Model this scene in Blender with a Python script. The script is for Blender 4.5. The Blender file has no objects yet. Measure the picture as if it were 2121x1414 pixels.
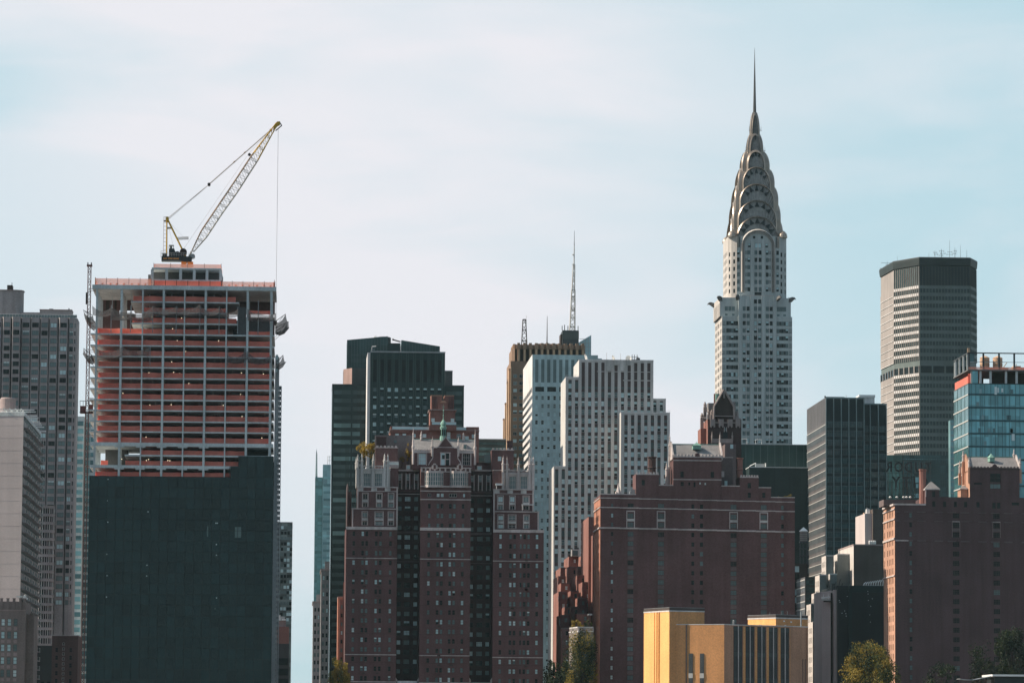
import bpy, math, random
from mathutils import Matrix, Vector
random.seed(7)
R = math.radians
SC = bpy.context.scene
COL = SC.collection
# ------------------------------------------------------------------ camera
FPX = 8200.0; CXP = 1060.5; CYP = 707.0; HOR = 1532.0; VPX = 622.0
YAW = math.atan((CXP - VPX) / FPX); PITCH = math.atan((HOR - CYP) / FPX); ROLL = 0.0065
CAMZ = 5.0
RM = (Matrix.Rotation(-YAW, 3, 'Z') @ Matrix.Rotation(math.pi/2 + PITCH, 3, 'X') @ Matrix.Rotation(ROLL, 3, 'Z'))
cam = bpy.data.cameras.new('camera'); co = bpy.data.objects.new('camera', cam); COL.objects.link(co)
co.matrix_world = Matrix.Translation((0, 0, CAMZ)) @ RM.to_4x4()
cam.sensor_width = 36.0; cam.lens = FPX / 2121.0 * 36.0
cam.clip_start = 1.0; cam.clip_end = 60000.0
SC.camera = co
# ------------------------------------------------------------------ light
SUN_EL = R(38); SUN_BEHIND = R(7)          # sun stands to the left, a little beyond the facades
sd = Vector((-math.cos(SUN_EL)*math.cos(SUN_BEHIND), math.cos(SUN_EL)*math.sin(SUN_BEHIND), math.sin(SUN_EL)))
sl = bpy.data.lights.new('sun', 'SUN'); so = bpy.data.objects.new('sun', sl); COL.objects.link(so)
sl.energy = 5.0; sl.angle = R(0.5); sl.color = (1.0, 0.86, 0.70)
so.rotation_euler = (-sd).to_track_quat('-Z', 'Y').to_euler(); so.location = (-300, 900, 500)
world = bpy.data.worlds.new('World'); SC.world = world; world.use_nodes = True
def build_world():
    nt = world.node_tree; N = nt.nodes; L = nt.links
    for n in list(N): N.remove(n)
    out = N.new('ShaderNodeOutputWorld'); bg = N.new('ShaderNodeBackground'); bg.inputs[1].default_value = 0.1
    sky = N.new('ShaderNodeTexSky'); sky.sky_type = 'NISHITA'; sky.sun_disc = False
    sky.sun_elevation = SUN_EL; sky.sun_rotation = math.atan2(sd.x, sd.y); sky.air_density = 1.0; sky.dust_density = 1.5; sky.ozone_density = 2.0
    tc = N.new('ShaderNodeTexCoord'); G = tc.outputs['Generated']
    def vmath(op, a, b=None):
        n = N.new('ShaderNodeVectorMath'); n.operation = op; L.new(a, n.inputs[0])
        if b is not None: n.inputs[1].default_value = b
        return n
    def rng(v, a, b, c=0.0, d=1.0, smooth=True):
        n = N.new('ShaderNodeMapRange'); n.interpolation_type = 'SMOOTHSTEP' if smooth else 'LINEAR'
        L.new(v, n.inputs[0]); n.inputs[1].default_value = a; n.inputs[2].default_value = b
        n.inputs[3].default_value = c; n.inputs[4].default_value = d; return n.outputs[0]
    def mix(f, a, b):
        n = N.new('ShaderNodeMix'); n.data_type = 'RGBA'
        if isinstance(f, float): n.inputs[0].default_value = f
        else: L.new(f, n.inputs[0])
        for k, v in ((6, a), (7, b)):
            if isinstance(v, tuple): n.inputs[k].default_value = v + (1,)
            else: L.new(v, n.inputs[k])
        return n.outputs[2]
    # thin cloud: stretched noise across the sky, drifting up to the right
    def noise(scl, rot, scale, det, rough, dist=0.0, off=(0,0,0)):
        m = N.new('ShaderNodeMapping'); L.new(G, m.inputs[0]); m.inputs['Scale'].default_value = scl; m.inputs['Rotation'].default_value = rot
        m.inputs['Location'].default_value = off
        n = N.new('ShaderNodeTexNoise'); L.new(m.outputs[0], n.inputs['Vector']); n.inputs['Scale'].default_value = scale
        n.inputs['Detail'].default_value = det; n.inputs['Roughness'].default_value = rough; n.inputs['Distortion'].default_value = dist
        return n.outputs[0]
    n1 = noise((1.0, 1.0, 2.4), (0, R(14), 0), 5.5, 4, 0.5, 0.4, (0.35, 0.0, 0.62))
    n2 = noise((1.0, 1.0, 5.0), (0, R(16), 0), 9.0, 5, 0.55, 0.5, (1.7, 0.3, 0.2))
    c1 = rng(n1, 0.36, 0.60); c2 = rng(n2, 0.42, 0.75, 0.0, 0.5)
    sep = N.new('ShaderNodeSeparateXYZ'); L.new(G, sep.inputs[0])
    def m2(op, a, b, clamp=False):
        n = N.new('ShaderNodeMath'); n.operation = op; n.use_clamp = clamp
        for k, v in ((0, a), (1, b)):
            if isinstance(v, (int, float)): n.inputs[k].default_value = v
            else: L.new(v, n.inputs[k])
        return n.outputs[0]
    # the cloud veil is thickest over the middle of the skyline and leans to the left higher up
    az = m2('ADD', sep.outputs[0], m2('MULTIPLY', m2('SUBTRACT', sep.outputs[2], 0.10), 0.55))
    band = m2('MULTIPLY', rng(az, -0.090, 0.05), rng(az, 0.215, 0.05))
    c1 = m2('ADD', m2('MULTIPLY', band, 0.62), m2('MULTIPLY', c1, 0.62)); c1 = m2('SUBTRACT', c1, 0.16, True)
    add = N.new('ShaderNodeMath'); add.operation = 'ADD'; add.use_clamp = True; L.new(c1, add.inputs[0]); L.new(m2('MULTIPLY', c2, 0.6), add.inputs[1])
    # veil is thick towards the west (the view), thin overhead and in the east
    west = rng(sep.outputs[1], 0.05, 0.85)
    blue = mix(0.88, sky.outputs[0], (4.5, 6.2, 6.85))
    cloud = (6.95, 6.95, 7.35)
    veil = mix(add.outputs[0], blue, cloud)
    east = mix(0.45, sky.outputs[0], (2.75, 3.6, 3.9))
    L.new(mix(west, east, veil), bg.inputs[0]); L.new(bg.outputs[0], out.inputs[0])
build_world()
SC.view_settings.view_transform = 'Standard'; SC.view_settings.look = 'None'
SC.view_settings.exposure = 0.28; SC.view_settings.gamma = 1.0; SC.view_settings.use_curve_mapping = False
# ------------------------------------------------------------------ pixel of the 2121 px photograph -> point on the plane y = Y
def W(px, py, Y):
    d = RM @ Vector(((px - CXP)/FPX, -(py - CYP)/FPX, -1.0))
    t = Y / d.y
    return Vector((d.x*t, Y, CAMZ + d.z*t))
def X(px, Y, py=1000): return W(px, py, Y).x
def Z(py, Y, px=1060): return W(px, py, Y).z
# ------------------------------------------------------------------ materials
MATS = {}
def mat(name, col, rough=0.75, metal=0.0, var=0.16, scale=0.12, streak=0.12, fine=0.10, spec=0.35, panel=None, pv=0.0, alpha=1.0, transl=0.0, bump=0.0, bscale=0.3, brick=False):
    m = bpy.data.materials.new(name); m.use_nodes = True; nt = m.node_tree; N = nt.nodes; L = nt.links
    for n in list(N): N.remove(n)
    out = N.new('ShaderNodeOutputMaterial'); b = N.new('ShaderNodeBsdfPrincipled')
    b.inputs['Roughness'].default_value = rough; b.inputs['Metallic'].default_value = metal
    b.inputs['Specular IOR Level'].default_value = spec
    geo = N.new('ShaderNodeNewGeometry'); P = geo.outputs['Position']; cur = None
    def mul(v):
        nonlocal cur
        if cur is None: cur = v; return
        n = N.new('ShaderNodeMath'); n.operation = 'MULTIPLY'; L.new(cur, n.inputs[0]); L.new(v, n.inputs[1]); cur = n.outputs[0]
    def nz(scl, scale, amp, det=3):
        mp = N.new('ShaderNodeMapping'); L.new(P, mp.inputs[0]); mp.inputs['Scale'].default_value = scl
        n = N.new('ShaderNodeTexNoise'); L.new(mp.outputs[0], n.inputs['Vector']); n.inputs['Scale'].default_value = scale; n.inputs['Detail'].default_value = det
        r = N.new('ShaderNodeMapRange'); L.new(n.outputs[0], r.inputs[0]); r.inputs[1].default_value = 0.3; r.inputs[2].default_value = 0.7
        r.inputs[3].default_value = 1 - amp; r.inputs[4].default_value = 1 + amp; mul(r.outputs[0])
    if var: nz((1, 1, 1), scale, var, 4)
    if streak: nz((1, 1, 0.06), 0.55, streak, 2)
    if fine: nz((1, 1, 1), 2.2, fine, 2)
    if panel:
        s = N.new('ShaderNodeVectorMath'); s.operation = 'SNAP'; L.new(P, s.inputs[0]); s.inputs[1].default_value = panel
        w = N.new('ShaderNodeTexWhiteNoise'); L.new(s.outputs[0], w.inputs['Vector'])
        r = N.new('ShaderNodeMapRange'); L.new(w.outputs[0], r.inputs[0]); r.inputs[3].default_value = 1 - pv; r.inputs[4].default_value = 1 + pv; mul(r.outputs[0])
    if cur is not None:
        n = N.new('ShaderNodeVectorMath'); n.operation = 'SCALE'; n.inputs[0].default_value = col; L.new(cur, n.inputs['Scale'])
        L.new(n.outputs[0], b.inputs['Base Color'])
    else: b.inputs['Base Color'].default_value = col + (1,)
    if bump:
        n = N.new('ShaderNodeTexNoise'); L.new(P, n.inputs['Vector']); n.inputs['Scale'].default_value = bscale; n.inputs['Detail'].default_value = 2
        bp = N.new('ShaderNodeBump'); bp.inputs['Strength'].default_value = bump; bp.inputs['Distance'].default_value = 0.5
        L.new(n.outputs[0], bp.inputs['Height']); L.new(bp.outputs[0], b.inputs['Normal'])
    sh = b.outputs[0]
    if transl:
        t = N.new('ShaderNodeBsdfTranslucent'); t.inputs[0].default_value = col + (1,)
        x = N.new('ShaderNodeMixShader'); x.inputs[0].default_value = transl; L.new(sh, x.inputs[1]); L.new(t.outputs[0], x.inputs[2]); sh = x.outputs[0]
    if alpha < 1:
        t = N.new('ShaderNodeBsdfTransparent'); x = N.new('ShaderNodeMixShader'); x.inputs[0].default_value = alpha
        L.new(t.outputs[0], x.inputs[1]); L.new(sh, x.inputs[2]); sh = x.outputs[0]
    L.new(sh, out.inputs[0]); MATS[name] = m; return m
def glass(name, col, panel=(1.5, 50, 3.0), pv=0.35, rough=0.08, spec=0.5, bump=0.0, bscale=0.3, metal=0.0):
    return mat(name, col, rough=rough, var=0.12, streak=0.0, fine=0.0, spec=spec, panel=panel, pv=pv, bump=bump, bscale=bscale, metal=metal)
mat('dusk_brick', (0.155, 0.118, 0.116), 0.9, fine=.12)
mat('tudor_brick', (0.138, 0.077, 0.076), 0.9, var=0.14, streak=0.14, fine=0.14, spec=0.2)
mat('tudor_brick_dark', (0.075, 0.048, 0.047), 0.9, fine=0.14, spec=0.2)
mat('red_brick', (0.25, 0.125, 0.105), 0.9, fine=0.12, spec=0.2)
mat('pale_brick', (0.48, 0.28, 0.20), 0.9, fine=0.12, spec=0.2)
mat('yellow_brick', (0.84, 0.455, 0.175), 0.9, var=0.08, streak=0.10, fine=0.10, spec=0.2)
mat('trim_stone', (0.52, 0.46, 0.44), 0.85, streak=0.2)
mat('grey_stone', (0.50, 0.49, 0.47), 0.85, streak=0.25)
mat('white_stone', (0.62, 0.61, 0.60), 0.8)
mat('slate', (0.22, 0.21, 0.21), 0.8, fine=0.15)
mat('copper_green', (0.20, 0.36, 0.30), 0.7, fine=0.15)
mat('dark_brown', (0.05, 0.034, 0.03), 0.8)
mat('roof_tar', (0.10, 0.10, 0.10), 0.9)
mat('concrete', (0.56, 0.60, 0.60), 0.85, var=0.15, fine=0.12)
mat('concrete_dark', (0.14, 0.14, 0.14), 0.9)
mat('pane_dark', (0.008, 0.013, 0.015), 0.12, var=0.3, streak=0, fine=0, spec=0.25)
mat('pane_mid', (0.125, 0.180, 0.185), 0.12, var=0.3, streak=0, fine=0, spec=0.5)
mat('pane_light', (0.50, 0.68, 0.70), 0.12, var=0.2, streak=0, fine=0, spec=0.5)  # sky reflection and pale blinds put into the base colour
mat('pane_pale', (0.70, 0.82, 0.82), 0.2, var=0.15, streak=0, fine=0, spec=0.5)  # brightest pane, sky reflection likewise held in its base colour
mat('frame_dark', (0.05, 0.055, 0.055), 0.6, var=0, streak=0, fine=0)
mat('frame_brown', (0.07, 0.05, 0.045), 0.6, var=0, streak=0, fine=0)
mat('frame_pale', (0.50, 0.50, 0.48), 0.6, var=0, streak=0, fine=0)
mat('white_paint', (0.80, 0.80, 0.78), 0.5, var=0.05, streak=0.05, fine=0)
mat('steel_grey', (0.32, 0.34, 0.35), 0.5, metal=0.3)
mat('dark_steel', (0.05, 0.055, 0.06), 0.5, metal=0.2)
mat('black_paint', (0.022, 0.026, 0.028), 0.5)
mat('crane_yellow', (0.62, 0.36, 0.035), 0.5)
mat('crane_white', (0.50, 0.46, 0.40), 0.5)
mat('rust_red', (0.14, 0.055, 0.05), 0.7)
mat('orange_paint', (0.85, 0.25, 0.06), 0.6)
mat('letter_orange', (0.85, 0.36, 0.08), 0.6, var=0, streak=0, fine=0)
mat('cable', (0.34, 0.33, 0.33), 0.6, var=0, streak=0, fine=0)
mat('orange_net', (0.98, 0.40, 0.31), 0.8, var=0.18, scale=0.2, fine=0.12, transl=0.58)
mat('pink_mesh', (0.95, 0.50, 0.38), 0.8, var=0.1, transl=0.5, alpha=0.5)
mat('catch_net', (0.17, 0.16, 0.165), 0.9, var=0.35, scale=0.4, alpha=0.66, transl=.3)
mat('side_net', (0.07, 0.065, 0.068), 0.9, var=0.3, scale=0.5, alpha=0.84)
mat('tank_wood', (0.55, 0.36, 0.24), 0.8)
mat('tank_grey', (0.22, 0.20, 0.19), 0.8)
# ------------------------------------------------------------------ facade frames and mesh builder
class Fr:
    """vertical facade: u runs left to right as seen from outside, w points outwards"""
    def __init__(s, ox, oy, ux, uy):
        l = math.hypot(ux, uy); s.ox, s.oy, s.ux, s.uy = ox, oy, ux/l, uy/l
        s.wx, s.wy = s.uy, -s.ux; s.ang = math.atan2(s.uy, s.ux)
    def p(s, u, w, z): return (s.ox + u*s.ux + w*s.wx, s.oy + u*s.uy + w*s.wy, z)
def ffront(x0, Y): return Fr(x0, Y, 1, 0)
def fleft(x0, Y, D): return Fr(x0, Y + D, 0, -1)
def fright(x1, Y): return Fr(x1, Y, 0, 1)
class MB:
    def __init__(s): s.v = []; s.f = []; s.m = []
    def add(s, vs, fs, m):
        b = len(s.v); s.v.extend(vs)
        for f in fs: s.f.append([b + i for i in f]); s.m.append(m)
    def quad(s, a, b, c, d, m): s.add([a, b, c, d], [(0, 1, 2, 3)], m)
    def fbox(s, fr, u0, u1, w0, w1, z0, z1, m, skip=''):
        p = fr.p
        v = [p(u0,w1,z0), p(u1,w1,z0), p(u1,w0,z0), p(u0,w0,z0), p(u0,w1,z1), p(u1,w1,z1), p(u1,w0,z1), p(u0,w0,z1)]
        F = {'f': (0,1,5,4), 'r': (1,2,6,5), 'b': (2,3,7,6), 'l': (3,0,4,7), 't': (4,5,6,7), 'o': (3,2,1,0)}
        s.add(v, [F[k] for k in 'frblto' if k not in skip], m)
    def box(s, x0, x1, y0, y1, z0, z1, m, skip=''):
        s.fbox(Fr(x0, y0, 1, 0), 0, x1 - x0, -(y1 - y0), 0, z0, z1, m, skip)
    def prism(s, pts, z0, z1, m, cap=True):
        """plan polygon, counter-clockwise seen from above"""
        n = len(pts); v = [(x, y, z0) for x, y in pts] + [(x, y, z1) for x, y in pts]
        f = [(i, (i+1) % n, n + (i+1) % n, n + i) for i in range(n)]
        if cap: f.append(tuple(range(n, 2*n)))
        s.add(v, f, m)
    def fprism(s, fr, poly, w0, w1, m):
        """polygon in (u, z) extruded from w0 out to w1"""
        n = len(poly); v = [fr.p(u, w1, z) for u, z in poly] + [fr.p(u, w0, z) for u, z in poly]
        f = [tuple(range(n)), tuple(range(2*n - 1, n - 1, -1))] + [(i, n + i, n + (i+1) % n, (i+1) % n) for i in range(n)]
        s.add(v, f, m)
    def tube(s, a, b, r0, m, r1=None, n=6, caps=True):
        a = Vector(a); b = Vector(b); r1 = r0 if r1 is None else r1
        d = (b - a).normalized(); t = Vector((0, 0, 1)) if abs(d.z) < 0.9 else Vector((1, 0, 0))
        e1 = d.cross(t).normalized(); e2 = d.cross(e1)
        v = []
        for c, r in ((a, r0), (b, r1)):
            for i in range(n):
                g = 2*math.pi*i/n; v.append(tuple(c + e1*(r*math.cos(g)) + e2*(r*math.sin(g))))
        f = [(i, n + i, n + (i+1) % n, (i+1) % n) for i in range(n)]
        if caps: f += [tuple(range(n)), tuple(range(2*n - 1, n - 1, -1))]
        s.add(v, f, m)
    def lathe(s, cx, cy, prof, m, n=16):
        """profile of (radius, z) from bottom to top"""
        v = []
        for r, z in prof:
            for i in range(n):
                g = 2*math.pi*i/n; v.append((cx + r*math.cos(g), cy + r*math.sin(g), z))
        f = []
        for k in range(len(prof) - 1):
            for i in range(n): f.append((k*n + i, k*n + (i+1) % n, (k+1)*n + (i+1) % n, (k+1)*n + i))
        k = len(prof) - 1; f.append(tuple(k*n + i for i in range(n)))
        s.add(v, f, m)
    def wall(s, fr, u0, u1, z0, z1, holes, m, dep=0.25, rm=None):
        E = 1e-4
        hs = [h for h in holes if h[0] > u0 + E and h[1] < u1 - E and h[2] > z0 + E and h[3] < z1 - E]
        us = sorted(set([round(u0, 4), round(u1, 4)] + [round(a, 4) for h in hs for a in h[:2]]))
        zs = sorted(set([round(z0, 4), round(z1, 4)] + [round(a, 4) for h in hs for a in h[2:]]))
        ui = {a: i for i, a in enumerate(us)}; zi = {a: i for i, a in enumerate(zs)}
        occ = set()
        for h in hs:
            for i in range(ui[round(h[0], 4)], ui[round(h[1], 4)]):
                for j in range(zi[round(h[2], 4)], zi[round(h[3], 4)]): occ.add((i, j))
        for j in range(len(zs) - 1):
            i = 0
            while i < len(us) - 1:
                if (i, j) in occ: i += 1; continue
                k = i
                while k < len(us) - 1 and (k, j) not in occ: k += 1
                s.quad(fr.p(us[i], 0, zs[j]), fr.p(us[k], 0, zs[j]), fr.p(us[k], 0, zs[j+1]), fr.p(us[i], 0, zs[j+1]), m); i = k
        rm = rm or m
        for a, b, c, d in hs:
            p = fr.p
            s.quad(p(a,0,c), p(b,0,c), p(b,-dep,c), p(a,-dep,c), rm); s.quad(p(a,-dep,d), p(b,-dep,d), p(b,0,d), p(a,0,d), rm)
            s.quad(p(a,0,d), p(a,0,c), p(a,-dep,c), p(a,-dep,d), rm); s.quad(p(b,0,c), p(b,0,d), p(b,-dep,d), p(b,-dep,c), rm)
    def data(s, name, off=(0, 0, 0)):
        me = bpy.data.meshes.new(name)
        me.from_pydata([(x - off[0], y - off[1], z - off[2]) for x, y, z in s.v], [], s.f)
        keys = []
        for k in s.m:
            if k not in keys: keys.append(k)
        for k in keys: me.materials.append(MATS[k])
        ix = {k: i for i, k in enumerate(keys)}
        me.polygons.foreach_set('material_index', [ix[k] for k in s.m]); me.update(); return me
def link(name, me, loc=(0, 0, 0), parent=None):
    o = bpy.data.objects.new(name, me); COL.objects.link(o); o.location = loc
    if parent is not None: o.parent = parent
    return o
def tag(o, label=None, cat=None, group=None, kind=None):
    if label: o['label'] = label
    if cat: o['category'] = cat
    if group: o['group'] = group
    if kind: o['kind'] = kind
    return o
def solo(name, mb, label, cat, group=None):
    xs = [v[0] for v in mb.v]; ys = [v[1] for v in mb.v]; z = min(v[2] for v in mb.v)
    off = ((min(xs)+max(xs))/2, (min(ys)+max(ys))/2, z)
    return tag(link(name, mb.data(name, off), off), label, cat, group)
def structure(name, mb): return tag(link(name, mb.data(name)), kind='structure')
# windows ------------------------------------------------------------
WC = {}
def win_mb(w, h, style, kind, fm, dep):
    mb = MB(); fr = Fr(0, 0, 1, 0); t = min(0.09, w*0.07); a, b, c, d = -w/2, w/2, -h/2, h/2
    main = {'d': 'pane_dark', 'm': 'pane_mid', 'l': 'pane_light', 'p': 'pane_pale', 'h': 'pane_dark', 'q': 'pane_mid'}[kind]
    if kind in 'hq':
        s = d - h*(0.45 if kind == 'h' else 0.3)
        mb.fbox(fr, a, b, -dep - 0.05, -dep, c, s, main, 'b'); mb.fbox(fr, a, b, -dep - 0.05, -dep, s, d, 'pane_light' if kind == 'h' else 'pane_pale', 'b')
    else: mb.fbox(fr, a, b, -dep - 0.05, -dep, c, d, main, 'b')
    y0, y1 = -dep + 0.004, -dep + 0.07
    if style != 'plain':
        for q in ((a, a+t, c, d), (b-t, b, c, d), (a+t, b-t, c, c+t), (a+t, b-t, d-t, d)): mb.fbox(fr, q[0], q[1], y0, y1, q[2], q[3], fm, 'b')
        if style in ('sash', 'cross'): mb.fbox(fr, a+t, b-t, y0, y1 - 0.01, -t*0.6, t*0.6, fm, 'b')
        n = {'pair': 2, 'cross': 2, 'triple': 3, 'grid': 4}.get(style, 1)
        for i in range(1, n): u = a + w*i/n; mb.fbox(fr, u - t*0.5, u + t*0.5, y0, y1 - 0.02, c+t, d-t, fm, 'b')
        if style == 'grid':
            for i in (1, 2): z = c + h*i/3; mb.fbox(fr, a+t, b-t, y0, y1 - 0.03, z - t*0.4, z + t*0.4, fm, 'b')
    return mb
class Thing:
    def __init__(s, name, label, cat, x, y, z=0.0, group=None):
        s.o = link(name, None, (x, y, z)); s.loc = (x, y, z); tag(s.o, label, cat, group); s.wins = []
    def part(s, name, mb, parent=None, label=None, kind=None):
        if not mb.v: return None
        o = link(name, mb.data(name, s.loc), (0, 0, 0), parent or s.o)
        return tag(o, label, None, None, kind)
    def flush(s, cap=100, name='window'):
        s.wins.sort(key=lambda q: -q[3]*q[4]*max(0.02, abs(q[0].wy + 0.06*q[0].wx)))
        rest = MB(); keep = s.wins[:cap] if len(s.wins) <= cap + 15 else s.wins[:cap]
        for i, (fr, u, z, w, h, st, k, fm, dep) in enumerate(s.wins):
            w = round(w, 2); h = round(h, 2)
            if i < cap:
                key = (w, h, st, k, fm, dep)
                if key not in WC: WC[key] = win_mb(*key).data(name)
                x, y, zz = fr.p(u, 0, z); o = link(name, WC[key], (x - s.loc[0], y - s.loc[1], zz - s.loc[2]), s.o); o.rotation_euler = (0, 0, fr.ang)
            else:
                m = win_mb(w, h, st, k, fm, dep); b = len(rest.v)
                rest.v.extend(fr.p(u + vx, -vy, z + vz) for vx, vy, vz in m.v); rest.f.extend([b + j for j in f] for f in m.f); rest.m.extend(m.m)
        if rest.v: s.part(name, rest, kind='stuff')
        s.wins = []
def pick(probs):
    r = random.random()
    for k, p in probs:
        r -= p
        if r < 0: return k
    return probs[0][0]
PT = (('d', .30), ('m', .38), ('l', .18), ('h', .06), ('q', .04), ('p', .04))
def grid(fr, us, zs, w, h, style='sash', probs=PT, fm='frame_brown', dep=0.22):
    return [(fr, u, z, w, h, style, pick(probs), fm, dep) for u in us for z in zs]
def holes(ws): return [(u - round(w, 2)/2, u + round(w, 2)/2, z - round(h, 2)/2, z + round(h, 2)/2) for (_, u, z, w, h, *r) in ws]
def wallw(t, mb, fr, u0, u1, z0, z1, m, ws, dep=0.22):
    ws = [q for q in ws if q[1] - q[3]/2 > u0 + .02 and q[1] + q[3]/2 < u1 - .02 and q[2] - q[4]/2 > z0 + .02 and q[2] + q[4]/2 < z1 - .02]
    mb.wall(fr, u0, u1, z0, z1, holes(ws), m, dep); t.wins += ws
def seq(a, step, n): return [a + step*i for i in range(n)]
def block(t, mb, x0, x1, Y, D, z0, z1, m, fw=(), lw=(), roof='roof_tar', skip=''):
    """box of a building with windows in front and left walls"""
    if 'f' not in skip: wallw(t, mb, ffront(x0, Y), 0, x1 - x0, z0, z1, m, list(fw))
    if 'l' not in skip: wallw(t, mb, fleft(x0, Y, D), 0, D, z0, z1, m, list(lw))
    mb.box(x0, x1, Y, Y + D, z0, z1, m, 'flto'); mb.box(x0, x1, Y, Y + D, z0, z1, roof, 'flrbo')
def crenel(mb, fr, u0, u1, z, n, h, w0, w1, m, fill=0.55):
    p = (u1 - u0)/n
    for i in range(n): mb.fbox(fr, u0 + p*i + p*(1 - fill)/2, u0 + p*i + p*(1 + fill)/2, w0, w1, z, z + h, m)
def arch(a, zs, zt, n=20): return [(a*math.cos(math.pi*i/n), zs + (zt - zs)*math.sin(math.pi*i/n)) for i in range(n, -1, -1)]
def lattice(mb, a, b, hw0, hw1, bays, rc, rb, m, mb2=None, m2=None):
    """square lattice mast or boom from a to b; half widths hw0, hw1"""
    a = Vector(a); b = Vector(b); d = (b - a).normalized(); e1 = d.cross(Vector((0, 1, 0))).normalized(); e2 = d.cross(e1)
    def c(k, i):
        f = k/bays; h = hw0 + (hw1 - hw0)*f; q = a + (b - a)*f
        return q + e1*h*(1, 1, -1, -1)[i] + e2*h*(1, -1, -1, 1)[i]
    for i in range(4): mb.tube(c(0, i), c(bays, i), rc, m, n=5)
    for k in range(bays):
        for i in range(4):
            j = (i + 1) % 4
            mb.tube(c(k, i), c(k + 1, j) if (k + i) % 2 else c(k, j), rb, m, n=4, caps=False)
            if (k + i) % 2 == 0: mb.tube(c(k, j), c(k + 1, i), rb, m, n=4, caps=False)
def text_mb(body, size, m, fr, u, z, w, mirror=False, sx=1.0, ext=0.05):
    cu = bpy.data.curves.new('lettering', 'FONT'); cu.body = body; cu.size = size; cu.extrude = ext; cu.align_x = 'CENTER'; cu.resolution_u = 2
    cu.space_character = 1.12; cu.offset = size*0.022
    o = bpy.data.objects.new('lettering', cu); COL.objects.link(o)
    me = bpy.data.meshes.new_from_object(o.evaluated_get(bpy.context.evaluated_depsgraph_get()))
    mb = MB(); k = -1 if mirror else 1
    mb.add([fr.p(u + k*sx*v.co.x, w + v.co.z, z + v.co.y) for v in me.vertices], [tuple(p.vertices) for p in me.polygons], m)
    bpy.data.objects.remove(o); bpy.data.curves.remove(cu); bpy.data.meshes.remove(me)
    return mb
# ------------------------------------------------------------------ setting
mat('ground_soil', (0.16, 0.155, 0.15), 0.95, scale=0.02)
mat('asphalt', (0.055, 0.055, 0.057), 0.9)
mat('paving', (0.30, 0.29, 0.28), 0.9, scale=0.3)
mat('river', (0.015, 0.035, 0.04), 0.08, var=0.1, streak=0, fine=0, bump=0.5, bscale=0.35)
m = MB(); m.box(-25000, 25000, 1000, 45000, -6, 0, 'ground_soil', 'o'); structure('ground', m)
m = MB(); m.quad((-25000, -8000, -2.2), (25000, -8000, -2.2), (25000, 1000, -2.2), (-25000, 1000, -2.2), 'river'); structure('water', m)
m = MB(); m.box(-1.6, 5.0, 1030, 5000, 0.0, 0.02, 'asphalt', 'o')
for k in range(150): m.box(1.63, 1.77, 1036 + k*9, 1039.5 + k*9, 0.02, 0.026, 'white_paint', 'o')
structure('road', m)
m = MB(); m.box(-4.0, -1.6, 1030, 5000, 0, 0.14, 'paving', 'o'); m.box(5.0, 7.5, 1030, 5000, 0, 0.14, 'paving', 'o'); structure('pavement', m)
m = MB(); m.box(-900, 900, 998.6, 1000.2, -6, 1.1, 'grey_stone'); m.box(-900, 900, 998.3, 1000.5, 1.1, 1.4, 'trim_stone')
solo('sea_wall', m, 'long grey stone sea wall along the river edge', 'wall')
# ================================================================== far left
mat('mauve_brick', (0.32, 0.295, 0.295), 0.85, fine=0.12)
mat('mauve_pale', (0.33, 0.26, 0.25), 0.85)
# bay-fronted apartment tower
Y = 1450; D = 14
def x_(px): return X(px, Y, 850)
def z_(py): return Z(py, Y, 90)
t = Thing('apartment_tower', 'mauve apartment tower with rows of projecting bay windows and a taller round-cornered core', 'apartment tower', x_(40), Y)
b = MB(); zt = z_(658); fh = 16.35/FPX*Y; rows = [z_(673.7) - fh*i for i in range(36)]
bays = [(-58, -39), (-39, -19), (-19, .5), (.5, 20), (20, 40), (40, 60), (60, 79.5), (79.5, 98), (98, 117), (117, 138), (138, 157)]
b.box(x_(-60), x_(157), Y + .35, Y + D, 0, zt, 'mauve_brick', 'o')
SILL = b
for i, (p0, p1) in enumerate(bays):
    a, c = x_(p0), x_(p1); w = c - a; o = 1.1; pr = 1.25
    pr = {3: 2.1, 4: 3.0, 9: 2.0}.get(i, pr)
    ex = .72 if i in (3, 4, 9) else 0.40
    pts = [(a, Y + .35), (a + ex, Y + .35 - pr), (c - 0.12, Y + .35 - pr), (c, Y + .35)]
    if i == 10: pts = [(a, Y + .35), (a + .45, Y - .8), (c - 1.3, Y - .8), (c - .3, Y + .1), (c, Y + .35)]
    for (q0, q1) in zip(pts[:-1], pts[1:]):
        fr = Fr(q0[0], q0[1], q1[0] - q0[0], q1[1] - q0[1]); L = math.hypot(q1[0] - q0[0], q1[1] - q0[1])
        front = abs(fr.wy) > 0.95
        ws = []
        if front:
            wd = L*0.84; ws = grid(fr, [L/2], rows, wd, 1.75, 'pair' if wd < 2.4 else 'triple', (('d', .22), ('m', .56), ('q', .08), ('l', .14)), 'frame_dark')
        elif L > 1.3: ws = grid(fr, [L*.55], rows, L*.42, 1.6, 'plain', (('d', .8), ('m', .2)), 'frame_dark')
        wallw(t, b, fr, 0, L, 0, zt, 'mauve_brick', ws)
        if front:
            for zr in rows: SILL.fbox(fr, L*.06, L*.94, 0, 0.12, zr - 1.15, zr - 0.95, 'mauve_pale')
    v = [(x, y, zt) for x, y in pts]; b.add(v, [tuple(range(len(v)))], 'mauve_pale')
t.part('wall', b)
b = MB(); b.box(x_(77), x_(144), Y + 4, Y + 12, zt, z_(640), 'mauve_brick', 'o'); b.box(x_(38), x_(80), Y + 5, Y + 12, zt, z_(644), 'mauve_brick', 'o')
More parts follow.
